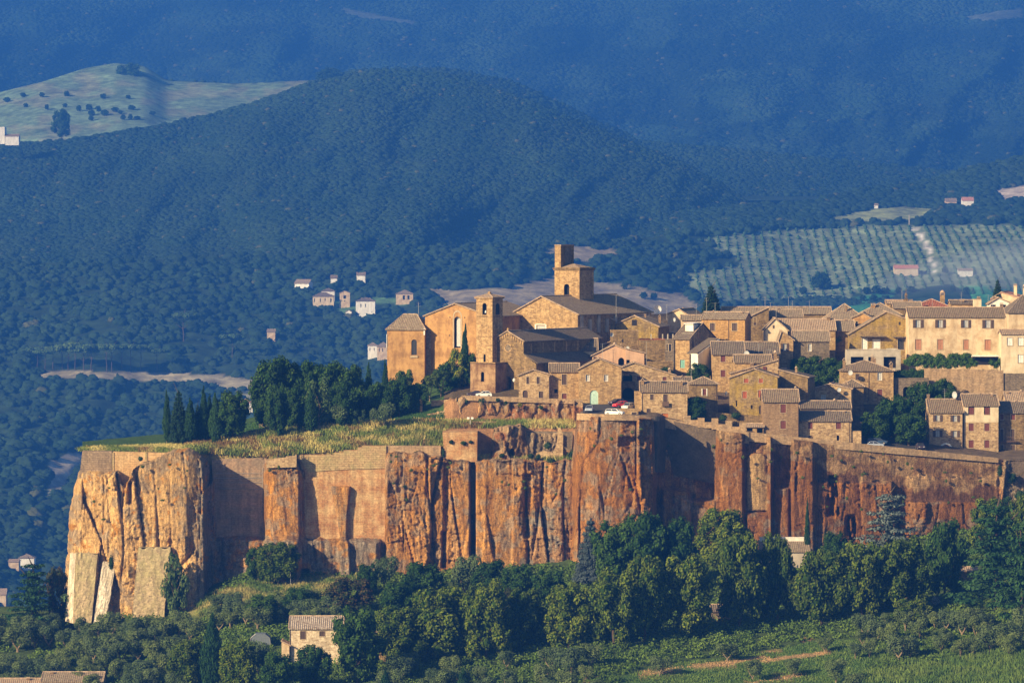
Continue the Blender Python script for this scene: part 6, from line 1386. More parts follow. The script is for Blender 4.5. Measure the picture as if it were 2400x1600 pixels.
# ---------------------------------------------------------------- walls, buttresses and rock terraces
def wall_thing(name, label, cat, pts, Yf, th, mat, parts=(), batter=0.0):
    """pts: pixel polygon of the face at distance Yf; real wall of thickness th"""
    ys = [p[1] for p in pts]; lo, hi = max(ys), min(ys)
    V = [P1(p[0], p[1], (Yf(p[0]) if callable(Yf) else Yf)-batter*((p[1]-hi)/(lo-hi))) for p in pts]
    base = Vector(((V[0].x+V[-1].x)/2, V[-1].y, min(v.z for v in V)))
    root = empty(name, base); tag(root, label, cat)
    mb = MB(); n = len(V); F = [v-base for v in V]; yb = max(v.y for v in V)-base.y+th
    Bk = [Vector((v.x, yb, v.z)) for v in F]
    mb.add(F+Bk, [tuple(range(n)), tuple(range(2*n-1, n-1, -1))]+[(i, (i+1) % n, (i+1) % n+n, i+n) for i in range(n)])
    w = mb.build('masonry', M[mat], root); return root, base
M['ret_grey'] = mat_stone('grey_brown_retaining_masonry', (.36, .27, .18), (.27, .20, .13), (.20, .15, .10), .95, .5, (.33, .24, .15), .5, .6)
M['ret_orange'] = mat_stone('orange_retaining_masonry', (.56, .37, .18), (.48, .30, .135), (.42, .28, .14), 1.0, .5, (.60, .42, .22), .8, .5)
M['ret_tan'] = mat_stone('yellowed_retaining_masonry', (.50, .36, .19), (.42, .29, .15), (.30, .21, .11), 1.0, .5, (.40, .33, .16), .8, .5)
M['ret_brick'] = mat_stone('rust_brick_masonry', (.46, .24, .10), (.36, .17, .07), (.52, .33, .17), 1.1, .52, (.60, .41, .21), .95, .6)
M['ret_shade'] = mat_stone('shade_grey_masonry', (.30, .23, .165), (.25, .19, .135), (.27, .215, .16), .9, .45, (.42, .28, .18), .95, .6)  # greyer stone, the shade of the recess put into its colour
M['ret_dark'] = mat_stone('dark_stained_masonry', (.20, .10, .06), (.15, .07, .04), (.26, .15, .09), .9, .42, (.23, .12, .07), .6, .4)
M['rubble'] = mat_stone('rough_rubble_wall', (.46, .33, .20), (.28, .19, .11), (.36, .27, .17), .8, .4, (.44, .30, .17), .9, .6)
M['butt_white'] = mat_stone('white_buttress_face', (.80, .72, .58), (.55, .46, .34), (.72, .65, .54), .6, .35, (.40, .33, .23), .7, .6)  # paler than the other buttress stone
M['butt'] = mat_stone('mottled_grey_buttress_stone', (.52, .40, .24), (.26, .20, .12), (.46, .37, .24), .6, .35, (.44, .38, .19), .8, .6)
wall_thing('retaining_wall', 'grey-brown coursed retaining wall at the far left top of the cliff', 'wall', [(193, 1056), (262, 1057), (262, 1125), (186, 1118)], 999.0, 2.5, 'ret_grey')
r0, b0 = wall_thing('retaining_wall', 'smooth orange retaining wall left of the boulder on the cliff top', 'wall', [(262.5, 1058), (449, 1062), (449, 1150), (262.5, 1146)], 999.2, 2.5, 'ret_orange')
p0 = P1(265, 1110, 999.2)-b0; m_ = MB(); m_.box(p0.x-.25, p0.x+.25, -.12, -.003, p0.z-1, p0.z+4.8); m_.build('wall_pier', M['ret_tan'], r0)
p0 = P1(342, 1100, 999.2)-b0; m_ = MB(); m_.box(p0.x-.25, p0.x+.25, -.12, -.003, p0.z-1, p0.z+4); m_.build('wall_pier', M['ret_tan'], r0)
r0, b0 = wall_thing('retaining_wall', 'shaded grey retaining wall with four white pipes in the recess', 'wall', [(496, 1076), (626, 1072), (623, 1259), (506, 1259)], 1005.6, 1.5, 'ret_shade')
for py in (1109, 1120, 1130.5, 1145):
    a, b = P1(506, py, 1005.6)-b0, P1(615, py, 1005.6)-b0; m_ = MB(); m_.tube((a.x, -.06, a.z), (b.x, -.06, b.z), .055, .055, 6); m_.build('pipe', M['metal'], r0)
a, b = P1(616, 1095, 1005.6)-b0, P1(616, 1145, 1005.6)-b0; m_ = MB(); m_.tube((a.x, -.06, a.z), (b.x, -.06, b.z), .05, .05, 6); m_.build('pipe', M['metal'], r0)
wall_thing('retaining_wall', 'low stone parapet on the orange rock pillar right of the grey recess', 'wall', [(624, 1076), (642, 1076), (642, 1074), (670, 1072), (670, 1069), (692, 1068), (692, 1065), (695, 1065), (695, 1094), (624, 1096)], 997.6, 2.0, 'tufa_pale')
r0, b0 = wall_thing('retaining_wall', 'tall rust coloured brick retaining wall with stepped yellowed top', 'wall', [(696, 1065), (783, 1065), (783, 1061), (805, 1060), (805, 1055), (838, 1054), (838, 1048), (848, 1048), (848, 1044), (906, 1044), (904, 1275), (708, 1275)], 1001.0, 1.5, 'ret_brick')
for pl in ([(696.5, 1065.5), (783, 1065.5), (783, 1061.5), (805, 1060.5), (805, 1055.5), (838, 1054.5), (838, 1048.5), (848, 1048.5), (848, 1044.5), (905, 1044.5), (905, 1097), (800, 1100), (722, 1106)],):
    V = [P1(x, y, 1001.0)-b0 for x, y in pl]; m_ = MB(); m_.prism([(v.x, -.16, v.z) for v in V], (0, .155, 0)); m_.build('stepped_upper_courses', M['ret_tan'], r0)
wall_thing('retaining_wall', 'pale low wall capping the orange rock right of the rust brick wall', 'wall', [(906, 1044), (1033, 1045), (1033, 1074), (906, 1068)], 1001.2, 3, 'rubble')
wall_thing('retaining_wall', 'square rust block wall standing alone at the edge below the grass bank', 'wall', [(1037, 1013), (1119, 1012), (1118, 1082), (1042, 1082)], 1000.2, 9, 'ret_brick')
wall_thing('retaining_wall', 'grey recess wall behind the ruined pier above the cliff edge', 'wall', [(1230, 1010), (1350, 1012), (1350, 1078), (1230, 1078)], 1007.5, 2, 'tufa_grey')
wall_thing('ruined_wall', 'ragged ruined pier of coursed blocks rising from a low broken wall', 'wall', [(1308, 1001), (1314, 1003), (1320, 1018), (1319, 1078), (1258, 1074), (1256, 1062), (1276, 1056), (1296, 1060), (1303, 1045), (1306, 1030)], 1003.5, 1.2, 'tufa_pale')
# rock terrace wall with cave under the piazza
def rock_sheet(name, label, cat, x0, x1, topf, botf, Yf, col, seed, amp=1.0, caves=(), brick=0, cap=4.0, step=2.5):
    pxs = np.arange(x0, x1+.1, step); n = max(12, int((botf((x0+x1)/2)-topf((x0+x1)/2))/step)); v = np.linspace(0, 1, n)
    top = np.array([topf(x) for x in pxs])+(fbm(pxs/6, pxs*0, seed)-.5)*5; bot = np.array([botf(x) for x in pxs])
    X = np.repeat(pxs[:, None], n, 1); Yp = top[:, None]+(bot-top)[:, None]*v
    wx = X+(fbm(X/40, Yp/40, seed+1)-.5)*24
    b1, r1, r2, lx, ly = cells(wx/26, Yp/60, seed+2); b2, q1, q2, mx, my = cells(wx/10, Yp/22, seed+3)
    D = ((r1-.5)*1.8+lx*(r2-.5)*2.2-.6*np.exp(-(b1/.08)**2)+(q1-.5)*.7+mx*(q2-.5)*.9+(fbm(X/5, Yp/7, seed+4)-.5)*.5)*amp
    Yw = np.array([Yf(x) for x in pxs])[:, None]-D-1.0*v[None]
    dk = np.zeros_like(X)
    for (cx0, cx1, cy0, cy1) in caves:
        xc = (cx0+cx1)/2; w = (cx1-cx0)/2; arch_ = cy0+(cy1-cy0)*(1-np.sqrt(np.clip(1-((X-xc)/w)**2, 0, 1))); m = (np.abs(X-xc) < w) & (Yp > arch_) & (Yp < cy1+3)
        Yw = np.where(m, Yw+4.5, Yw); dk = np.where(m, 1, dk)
    V = P(X, Yp, Yw); cp = V[:, :1, :].copy(); cp[..., 1] += cap; V = np.concatenate([cp, V], 1)
    n1 = fbm(X/30, Yp/30, seed+6)[..., None]; n2 = fbm(X/7, Yp/12, seed+7)[..., None]
    c = np.array(col[0])*(1-sst(.4, .6, n1))+np.array(col[1])*sst(.4, .6, n1); gy = sst(.55, .66, n2)*.6; c = c*(1-gy)+np.array([.34, .29, .21])*gy
    c = c*(.7+.6*r1[..., None]*.8)
    tp = (1-sst(8, 22, (Yp-top[:, None])+(n1[..., 0]-.5)*20))[..., None]; c = c*(1-tp*.7)+np.array([.44, .32, .19])*tp*.7
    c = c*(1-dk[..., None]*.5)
    c = np.concatenate([c[:, :1], c], 1)
    o = np_mesh(name, V.reshape(-1, 3), grid_faces(n+1, len(pxs)), bpy.data.materials['tufa_cliff'], c.reshape(-1, 3), extra=np.zeros((c.shape[0]*c.shape[1], 3)), smooth=False)
    tag(o, kind='structure'); return o
rs = [(.40, .24, .11), (.28, .12, .05)]
rock_sheet('rock_terrace', '', '', 1066, 1368, lambda x: np.interp(x, [1066, 1080, 1200, 1340, 1368], [939, 930, 932, 938, 944]), lambda x: 992, lambda x: 1018.6-(x > 1345)*10, rs, 501, .8, caves=((1116, 1175, 971, 990),))
rock_sheet('rock_outcrop', '', '', 1150, 1240, lambda x: np.interp(x, [1150, 1158, 1180, 1220, 1232, 1240], [1050, 1003, 1000, 996, 1010, 1050]), lambda x: 1084, lambda x: 1003+abs(x-1195)*.05, rs, 521, 1.0, caves=((1193, 1207, 1052, 1064),), cap=8)
rock_sheet('rock_outcrop', '', '', 1232, 1310, lambda x: np.interp(x, [1232, 1250, 1290, 1310], [1012, 1014, 1016, 1012]), lambda x: np.interp(x, [1232, 1310], [1072, 1066]), lambda x: 1006.6, [(.33, .25, .16), (.38, .29, .2)], 541, .8, cap=5)
rock_sheet('rock_outcrop', '', '', 1000, 1070, lambda x: np.interp(x, [1000, 1040, 1062, 1070], [972, 962, 940, 934]), lambda x: 990, lambda x: 1020-(x-1000)*.02, [(.40, .30, .18), (.36, .22, .12)], 551, .7, cap=6)
def px_wall(name, label, cat, x0, x1, y0a, y0b, y1a, y1b, Yf, th, mat, n=40, jag=0.0, seed=1):
    """wall following the ground line: top from y0a to y0b, foot from y1a to y1b"""
    mb = MB(); xs = np.linspace(x0, x1, n); tp = np.interp(xs, [x0, x1], [y0a, y0b])+(fbm(xs/5, xs*0, seed)-.5)*jag; bt = np.interp(xs, [x0, x1], [y1a, y1b])
    T = [P1(x, y, Yf(x)) for x, y in zip(xs, tp)]; Bt = [P1(x, y, Yf(x)) for x, y in zip(xs, bt)]; base = Bt[0].copy()
    for i in range(n-1):
        a, b, c, d = Bt[i]-base, Bt[i+1]-base, T[i+1]-base, T[i]-base; k = Vector((0, th, 0))
        mb.quad(a, b, c, d); mb.quad(d, c, c+k, d+k); mb.quad(b+k, a+k, d+k, c+k)
    a, d = Bt[0]-base, T[0]-base; mb.quad(a+k, a, d, d+k); a, d = Bt[-1]-base, T[-1]-base; mb.quad(a, a+k, d+k, d)
    o = mb.build(name, M[mat]); o.location = base; tag(o, label, cat); return o
px_wall('parapet_wall', 'long low parapet along the piazza edge in front of the small church', 'wall', 1082, 1366, 926, 936, 938, 947, lambda x: 1018.0, .5, 'rubble', 40, 1.5)
px_wall('parapet_wall', 'curved parapet of the bastion below the parked silver car', 'wall', 1352, 1546, 968, 974, 984, 986, lambda x: 993.2-3.4*math.sin(math.pi*(x-1352)/194)**.6, .6, 'rubble', 40, 2)
px_wall('parapet_wall', 'sloping rampart parapet running right below the brick house to the last house', 'wall', 1756, 2340, 1012, 1073, 1034, 1084, lambda x: np.interp(x, [1756, 2000, 2340], [1000.4, 1002.6, 1010.0]), .7, 'rubble', 90, 1.5)
px_wall('rampart_wall', 'rampart wall under the battlements right of the round bastion', 'wall', 1546, 1756, 978, 1012, 1000, 1040, lambda x: np.interp(x, [1546, 1556, 1670, 1684, 1756], [1001, 1003.6, 1003.6, 1000, 1000.2]), .7, 'rubble', 60, 1.5)
px_wall('garden_wall', 'rough high rubble wall under the trellised terrace of the cream house', 'wall', 2167, 2352, 863, 868, 950, 945, lambda x: 1050.5, 1.2, 'rubble', 40, 1.5)
px_wall('garden_wall', 'grey stone wall at the right border below the pale house', 'wall', 2353, 2440, 875, 875, 950, 950, lambda x: 1050.8, 1.2, 'tufa_grey', 20, 1.5)
px_wall('garden_wall', 'low wall behind the parked dark cars', 'wall', 2078, 2176, 1005, 1010, 1042, 1050, lambda x: 1026.5, .6, 'tufa_dark', 16, 1)
px_wall('roadside_wall', 'low curved wall beside the ramp left of the parked dark cars', 'wall', 2018, 2100, 1016, 1034, 1032, 1046, lambda x: 1022, .5, 'tufa_dark', 16, 1)
px_wall('terrace_wall', 'retaining wall in shade behind the battlements below the rust shuttered gable', 'wall', 1600, 1790, 960, 975, 985, 1000, lambda x: 1010.5, .8, 'tufa_dark', 20, 1)
px_wall('garden_wall', 'short pale garden wall behind the stone gate posts', 'wall', 1010, 1064, 938, 936, 952, 948, lambda x: 1027, .5, 'tufa_pale', 12, 2)
px_wall('cave_parapet', 'short rubble parapet in front of the arched cave', 'wall', 1104, 1162, 987, 987, 1000, 1000, lambda x: 1012.6, .6, 'tufa_pale', 12, 2)
# battlements on the rampart, each merlon a stone of its own wall
root = empty('battlement', P1(1603, 990, 1003)); tag(root, 'row of seven square merlons on the rampart right of the square house', 'battlement'); b0 = root.location.copy()
for k, px in enumerate((1603, 1635.5, 1668, 1700.5, 1733)):
    pt, pb = [974, 979, 980, 985, 991][k], [992, 998, 1003, 1008, 1014][k]; Yk = np.interp(px, [1603, 1680, 1756], [1003.4, 1000.6, 1000])
    a = P1(px, pb, Yk)-b0; c = P1(px+15.5, pt, Yk)-b0; m_ = MB(); m_.box(a.x, c.x, a.y-.02, a.y+.75, a.z-.3, c.z); m_.build('merlon', M['rubble'], root)
m_ = MB()
for k in range(4):
    x0 = [1618.5, 1651, 1683.5, 1716][k]; x1 = x0+17; pt = [984, 989, 994, 1000][k]; Yk = np.interp(x0, [1603, 1680, 1756], [1003.4, 1000.6, 1000]); a = P1(x0, pt+14, Yk)-b0; c = P1(x1, pt, Yk)-b0; m_.box(a.x, c.x, a.y+.02, a.y+.7, a.z, c.z)
m_.build('low_wall', M['rubble'], root)
# viaduct with two arches
R, I = house('grey old viaduct wall with two dark arches left of the rubble wall', 2096, 2177, 887, 938, 'n', D=2.5, wall='tufa_grey', tile='tufa_grey', Y=1047, name='arched_wall', cat='viaduct', skirt=3, wins=[(2116.5, 2131, 906, 933, 'k', True), (2138, 2151, 906, 930, 'k', True)])
# buttresses against the left cliff
def buttress(label, top, bot, Yt, Yb_, mat, side_w, side_mat=None, thick=7.0, seed=1):
    (a0, a1, ya), (b0_, b1_, yb) = top, bot
    A, B, C_, D_ = [np.array(P1(*q)) for q in ((b0_, yb, Yb_), (b1_, yb, Yb_), (a1, ya, Yt), (a0, ya, Yt))]; base = (A+B)/2
    root = empty('buttress', tuple(base)); tag(root, label, 'buttress')
    def sheet(name, P0, P1_, P2, P3, mt, nx, nz, jag, dz=.16):
        u, v = np.meshgrid(np.linspace(0, 1, nx), np.linspace(0, 1, nz), indexing='ij'); sd = seed*10+len(name)
        L_ = P0[None, None]*(1-v[..., None])+P3[None, None]*v[..., None]; R_ = P1_[None, None]*(1-v[..., None])+P2[None, None]*v[..., None]
        V = L_*(1-u[..., None])+R_*u[..., None]
        n1 = fbm(u*9, v*14, sd)-.5; V[..., 1] += n1*dz*2*(np.minimum(u, 1-u) > .01)
        V[..., 2] += (fbm(u*8, v*0, sd+1)-.5)*jag*v**6*2; V[..., 0] += (fbm(v*13, u*0, sd+2)-.5)*.35*np.where(u > .5, 1, 0)*(np.abs(u-.5) > .4)
        Vf = (V-base).reshape(-1, 3); m_ = MB(); m_.add([tuple(q) for q in Vf], [tuple(f) for f in grid_faces(nz, nx)]); m_.build(name, M[mt], root)
    k = np.array((0, thick, 0)); sheet('front_face', A, B, C_, D_, mat, 26, 40, .8)
    sh = np.array((-side_w, thick*.9, 0)); s2 = sh*np.array((.75, .75, 1))
    sheet('left_face', A+sh, A, D_, D_+s2, side_mat or mat, 14, 40, .5); sheet('right_face', B, B+k, C_+k, C_, mat, 12, 30, .5)
    t_ = MB(); q = [v-base for v in (A, B, C_, D_)]; t_.quad(q[3]+(0, 0, -.1), q[2]+(0, 0, -.1), q[2]+k, q[3]+k); t_.build('top_face', M[mat], root)
buttress('leftmost leaning buttress with white side at the left end of the cliff', (178, 229, 1296), (170, 214, 1460), 993.6, 990.2, 'butt', 2.2, 'butt_white', 6, 3)
buttress('narrow white plastered buttress leaning between the other two', (240, 272, 1316), (219, 247, 1460), 993.2, 990, 'butt_white', .3, 'butt_white', 5, 5)
buttress('big square mottled buttress with flat top against the left cliff', (324, 400, 1281), (309, 384, 1450), 991.8, 988.6, 'butt', .2, 'butt', 6)
# ---------------------------------------------------------------- parking place and street surfaces
def patch(name, pts, mat, lift=.05):
    mb = MB(); V = [P1(x, y, GY(x, y))+Vector((0, 0, lift)) for x, y in pts]; mb.poly(V); o = mb.build(name, M[mat]); tag(o, kind='structure'); return o
def surf(name, x0, x1, y0, y1, mat, lift, n=14, m=10, f=None):
    xs = np.linspace(x0, x1, n); ts = np.linspace(0, 1, m); V = []
    for x in xs:
        ya, yb = f(x) if f else (y0, y1)
        for t in ts: y = ya+(yb-ya)*t; V.append(tuple(P1(x, y, GY(x, y))+Vector((0, 0, lift))))
    mb = MB(); mb.add(V, [(i*m+j, (i+1)*m+j, (i+1)*m+j+1, i*m+j+1) for i in range(n-1) for j in range(m-1)]); o = mb.build(name, M[mat]); tag(o, kind='structure'); return o
surf('road', 1366, 1500, 0, 0, 'tarmac', .12, f=lambda x: (np.interp(x, [1366, 1500], [973, 974]), 943))
surf('road', 1980, 2176, 0, 0, 'tarmac', .12, f=lambda x: (np.interp(x, [1980, 2176], [1046, 1064]), np.interp(x, [1980, 2176], [1022, 1032])))
# ---------------------------------------------------------------- cars
def car(label, px, py, heading, paint, zone=None, L=4.0, Wd=1.65, Hh=1.45, wagon=False):
    Y = GY(px, py); root = empty('parked_car', P1(px, py, Y)+Vector((0, 0, .12)), heading); tag(root, label, 'car')
    h = Hh; l = L/2; w = Wd/2
    prof = [(-l, .35), (-l+.03, .75), (-l+.25, .88), (-l+.95, .95), (l-.75, .98), (l-.12, .92), (l, .7), (l, .35), (l-.35, .28), (-l+.35, .28)]
    mb = MB(); ring = []
    for yy, sc in ((-w, .93), (-w+.10, 1), (w-.10, 1), (w, .93)): ring.append([(x*(.985 if abs(yy) == w else 1), yy, .3+(z-.3)*sc) for x, z in prof])
    n = len(prof)
    for k in range(3): mb.add(ring[k]+ring[k+1], [(i, (i+1) % n, (i+1) % n+n, i+n) for i in range(n)])
    mb.poly(ring[0][::-1]); mb.poly(ring[3]); body = mb.build('body', M[paint], root, smooth=False)
    a0, a1, r0, r1 = (-l+.95, l-.15, -l+1.75, l-.75) if not wagon else (-l+.9, l-.08, -l+1.6, l-.35)
    cb = MB(); zb, zt = .94, h-.06; wi = w-.22
    b = [(a0, -w+.08, zb), (a1, -w+.08, zb), (a1, w-.08, zb), (a0, w-.08, zb)]; t = [(r0, -wi, zt), (r1, -wi, zt), (r1, wi, zt), (r0, wi, zt)]
    cb.add(b+t, [(0, 1, 5, 4), (1, 2, 6, 5), (2, 3, 7, 6), (3, 0, 4, 7)]); cb.build('windows', M['glass'], root)
    rf = MB(); rf.add([(r0-.08, -wi-.03, zt), (r1+.08, -wi-.03, zt), (r1+.08, wi+.03, zt), (r0-.08, wi+.03, zt), (r0+.1, -wi+.1, h), (r1-.1, -wi+.1, h), (r1-.1, wi-.1, h), (r0+.1, wi-.1, h)], [(0, 1, 5, 4), (1, 2, 6, 5), (2, 3, 7, 6), (3, 0, 4, 7), (4, 5, 6, 7)])
    for s_ in (-1, 1):
        for xa, xb in ((a0, r0), (a1, r1), ((a0+a1)/2, (r0+r1)/2)): rf.tube((xa, s_*(w-.07), zb), (xb, s_*(wi+.01), zt), .04, .04, 5)
    rf.build('roof', M[paint], root)
    for sx in (-l+.72, l-.72):
        for sy in (-1, 1):
            m_ = MB(); m_.tube((sx, sy*(w-.2), .31), (sx, sy*(w+.01), .31), .31, .31, 14); wh = m_.build('wheel', M['dark'], root); m_ = MB(); m_.tube((sx, sy*(w+.01), .31), (sx, sy*(w+.025), .31), .19, .19, 10); m_.build('rim', M['metal'], wh)
    for sy in (-1, 1):
        m_ = MB(); m_.box(-l-.02, -l+.1, sy*(w-.32)-.16, sy*(w-.32)+.16, .6, .76); m_.build('headlight', M['curtain'], root); m_ = MB(); m_.box(l-.08, l+.02, sy*(w-.22)-.1, sy*(w-.22)+.1, .68, .86); m_.build('tail_light', M['rust'], root)
    return root
M['car_silver'] = mat_plain('silver_blue_car_paint', (.42, .48, .58), .3, .3, .5, .05); M['car_white'] = mat_plain('white_car_paint', (.78, .78, .76), .3, 0, .5, .05)
M['car_red'] = mat_plain('red_car_paint', (.62, .02, .03), .3, 0, .5, .05); M['car_dark'] = mat_plain('dark_car_paint', (.05, .035, .05), .3, 0, .5, .05)
M['car_pearl'] = mat_plain('pearl_grey_car_paint', (.60, .60, .58), .3, .2, .5, .05); M['car_blue'] = mat_plain('dark_blue_car_paint', (.03, .06, .12), .3, 0, .5, .05)
car('silver-blue car parked nose outwards at the left edge of the bastion', 1382, 966, rad(82), 'car_silver', L=4.1)
car('white estate car parked behind the bastion parapet', 1441, 974, rad(160), 'car_white', L=4.2, wagon=True)
car('dark maroon car half hidden behind the bright red one', 1446, 950, rad(35), 'car_dark')
car('bright red hatchback parked before the arched vault', 1455, 956, rad(30), 'car_red', L=3.6, Hh=1.5)
car('pearl grey hatchback parked in front of the red car', 1472, 960, rad(62), 'car_pearl', L=3.7, Hh=1.5)
car('old white hatchback parked under the bell tower base', 1134, 932, rad(2), 'car_white', L=3.7)
car('dark car behind the white hatchback under the bell tower base', 1112, 931, rad(5), 'car_dark', L=3.4)
car('dark blue car parked with roof box beside the low ramp wall', 2056, 1042, rad(170), 'car_blue', L=4.6, wagon=True)
car('pale blue car roof showing just above the rampart parapet', 2052, 1050, rad(176), 'car_silver', L=3.8)
car('small dark car parked at the left corner of the three storey house', 2157, 1054, rad(95), 'car_dark', L=3.6)
# ---------------------------------------------------------------- antennas, dishes, lamps, poles
def antenna(label, px, top, base, Y, kind=0):
    a, b = P1(px, base, Y), P1(px, top, Y); h = (b-a).length; root = empty('roof_antenna', a); tag(root, label, 'antenna', 'television antennas on the roofs')
    m_ = MB(); m_.tube((0, 0, -.5), (0, 0, h), .045, .035, 6); m_.build('mast', M['metal'], root)
    m_ = MB()
    if kind == 0:
        m_.tube((-.9, 0, h-.15), (.9, 0, h-.15), .02, .02, 4)
        for k in range(7): x = -.85+k*.28; m_.tube((x, -.35, h-.15), (x, .35, h-.15), .014, .014, 4)
    else:
        for z in (h-.1, h-.5, h-.9): m_.tube((-.55, 0, z), (.55, 0, z), .016, .016, 4)
    m_.build('aerial', M['metal'], root)
for i, (px, top, base, Y, wh) in enumerate([(1444, 690, 738, 1072, 'tall mast at the right slope of the great church roof'), (1563, 712, 745, 1082, 'thin mast left of the bright cream gable'), (1632, 712, 735, 1106, 'wide aerial above the bright cream gable roof'), (1656, 697, 736, 1075, 'mast before the dark fir, left one'), (1676, 709, 736, 1074, 'mast before the dark fir, right one'),
    (1793, 694, 724, 1090, 'mast at the top of the single slope roof'), (1806, 709, 728, 1096, 'short mast right of the single slope roof'), (1819, 719, 750, 1078, 'mast rising from the bright gable end'), (1848, 695, 724, 1119, 'mast with crossbar on the long far roof'), (1857, 705, 724, 1119, 'shorter mast on the long far roof'), (1897, 705, 732, 1112, 'mast above the sandy tiled roof'),
    (2114, 678, 706, 1124, 'white mast beside the little bell gable'), (2185, 701, 720, 1110, 'mast in front of the red tiled roof'), (2253, 684, 706, 1116, 'many-armed aerial left of the yellow stack'), (2316, 690, 705, 1112, 'mast by the salmon tiled gable'), (1412, 805, 838, 1050, 'mast on the dark lean-to roof'), (1515, 800, 855, 1050, 'mast before the flat topped stone block'),
    (2214, 911, 938, 1026, 'aerial with many bars on the three storey house'), (1804, 818, 855, 1040, 'aerial beside the thick brick chimney'), (1778, 806, 830, 1050, 'mast on the long dark roofed building'), (1966, 886, 905, 1036, 'horizontal aerial above the wide gable'), (981, 708, 738, 1066, 'mast behind the convent roof'), (2326, 693, 722, 1100, 'post on the loggia roof'), (1620, 858, 897, 1026, 'mast before the small shed roof'),
    (1752, 1240, 1262, 999, 'flat aerial over the plane tree by the low house'), (1793, 1236, 1262, 998, 'ladder-shaped aerial on the white parapet house'), (770, 1420, 1446, 960, 'aerial on the stone farmhouse roof')]):
    antenna(wh, px, top, base, Y, i % 2)
def dish(label, px, py, Y, r, face, mat='dish', name='satellite_dish'):
    root = empty(name, P1(px, py, Y), face); tag(root, label, 'satellite dish', 'satellite dishes'); m_ = MB()
    prof = [(0.01, 0), (r*.5, .05*r), (r*.85, .2*r), (r, .32*r)]; k = []
    for q, z in prof:
        for i in range(16): a = 6.2832*i/16; k.append((q*math.cos(a), -z, q*math.sin(a)*1.05))
    m_.add(k, [(j*16+i, j*16+(i+1) % 16, (j+1)*16+(i+1) % 16, (j+1)*16+i) for j in range(3) for i in range(16)]); m_.build('reflector', M[mat], root)
    a_ = MB(); a_.tube((0, 0, -r*1.0), (0, -r*.9, -r*.35), .025, .025, 5); a_.box(-.06, .06, -r*.98, -r*.85, -r*.42, -r*.28); a_.tube((0, .02, 0), (0, .25, -r*1.3), .04, .04, 6); a_.build('arm', M['metal'], root)
dish('large white dish at the right corner of the great church roof', 1540, 725, 1098, 1.0, rad(20), 'white')
dish('dark blue-grey dish left of the white dormer', 1582, 749, 1066, .5, rad(-60))
dish('heart-shaped dark dish on the blocky stone terrace wall', 1433, 784, 1061, .5, rad(30))
dish('dish on the ridge of the faded pink house', 1472, 816, 1052, .5, rad(-40))
dish('pale round dish beside the teal parasol', 1666, 812, 1060, .55, rad(-10))
dish('large grey dish on the corner of the red-brown shuttered stone house', 1751, 829, 1042, .75, rad(-35))
dish('dish tilted on the front of the tall ochre house', 1994, 873, 1044, .6, rad(-30))
dish('small dish on the wide gabled stone house', 1967, 913, 1031, .5, rad(-20))
dish('pale blue dish on the ridge between the two tall lower right houses', 2239, 925, 1026, .8, rad(-50))
dish('dish on the dark roof by the aerial cluster near the brick chimney', 1809, 838, 1038, .45, rad(20))
def pole(label, px, top, base, Y, name='utility_pole', cat='pole', r=.09, heads=0, mat='concrete'):
    a, b = P1(px, base, Y), P1(px, top, Y); h = (b-a).length; root = empty(name, a); tag(root, label, cat); m_ = MB(); m_.tube((0, 0, -1), (0, 0, h), r*1.2, r*.8, 8); m_.build('post', M[mat], root)
    for k in range(heads): m_ = MB(); x = (-.45, .45)[k]; m_.box(x-.28, x+.28, -.35, -.12, h-.25, h+.2); m_.build('lamp_head', M['white'], root)
    if not heads: m_ = MB(); m_.box(-.4, .4, -.05, .05, h-.5, h-.4); m_.build('crossarm', M[mat], root)
pole('floodlight pole with twin white lamps below the brick wall', 681, 1329, 1400, 988, 'floodlight_pole', 'lamp', .05, 2, 'metal')
pole('pale utility pole at the lower left edge of the olive grove', 75, 1459, 1519, float(LY(75, 1515)))
pole('lone utility pole standing under the orange cliff', 1237, 1348, 1385, float(LY(1237, 1400)))
pole('pale post at the bottom edge left of the dark cypress', 417, 1571, 1620, float(LY(417, 1620)))
pole('thin utility pole below the first crevice', 1034, 1358, 1380, float(LY(1034, 1385)))
pole('twin white lamps on a post beside the arched cave', 1102, 979, 1002, 1011, 'floodlight_pole', 'lamp', .06, 2, 'white')
pole('thin far pylon at the top of the orchard track', 2131, 503, 530, 4380, 'pylon', 'pylon', .5, 0, 'concrete')
pole('thin far pylon on the right hill near the border', 2390, 420, 442, 4900, 'pylon', 'pylon', .5, 0, 'concrete')
for label, px, py, Y in (('white street lamp head hanging in the dark lane by the pyramid cottage', 1702, 921, 1020), ('white street lamp at the left corner of the three storey house', 2168, 1012, 1020), ('lamp bracket beside the church portal', 1205, 890, 1030)):
    root = empty('street_lamp', P1(px, py, Y)); tag(root, label, 'street lamp'); m_ = MB(); m_.lathe([(.05, -.5), (.28, -.35), (.34, .1), (.12, .35), (.02, .42)], 8); m_.build('lantern', M['white'], root); m_ = MB(); m_.tube((0, 0, .4), (0, .5, .6), .04, .04, 5); m_.tube((0, .5, .6), (0, .8, .2), .04, .04, 5); m_.build('bracket', M['pipe'], root)
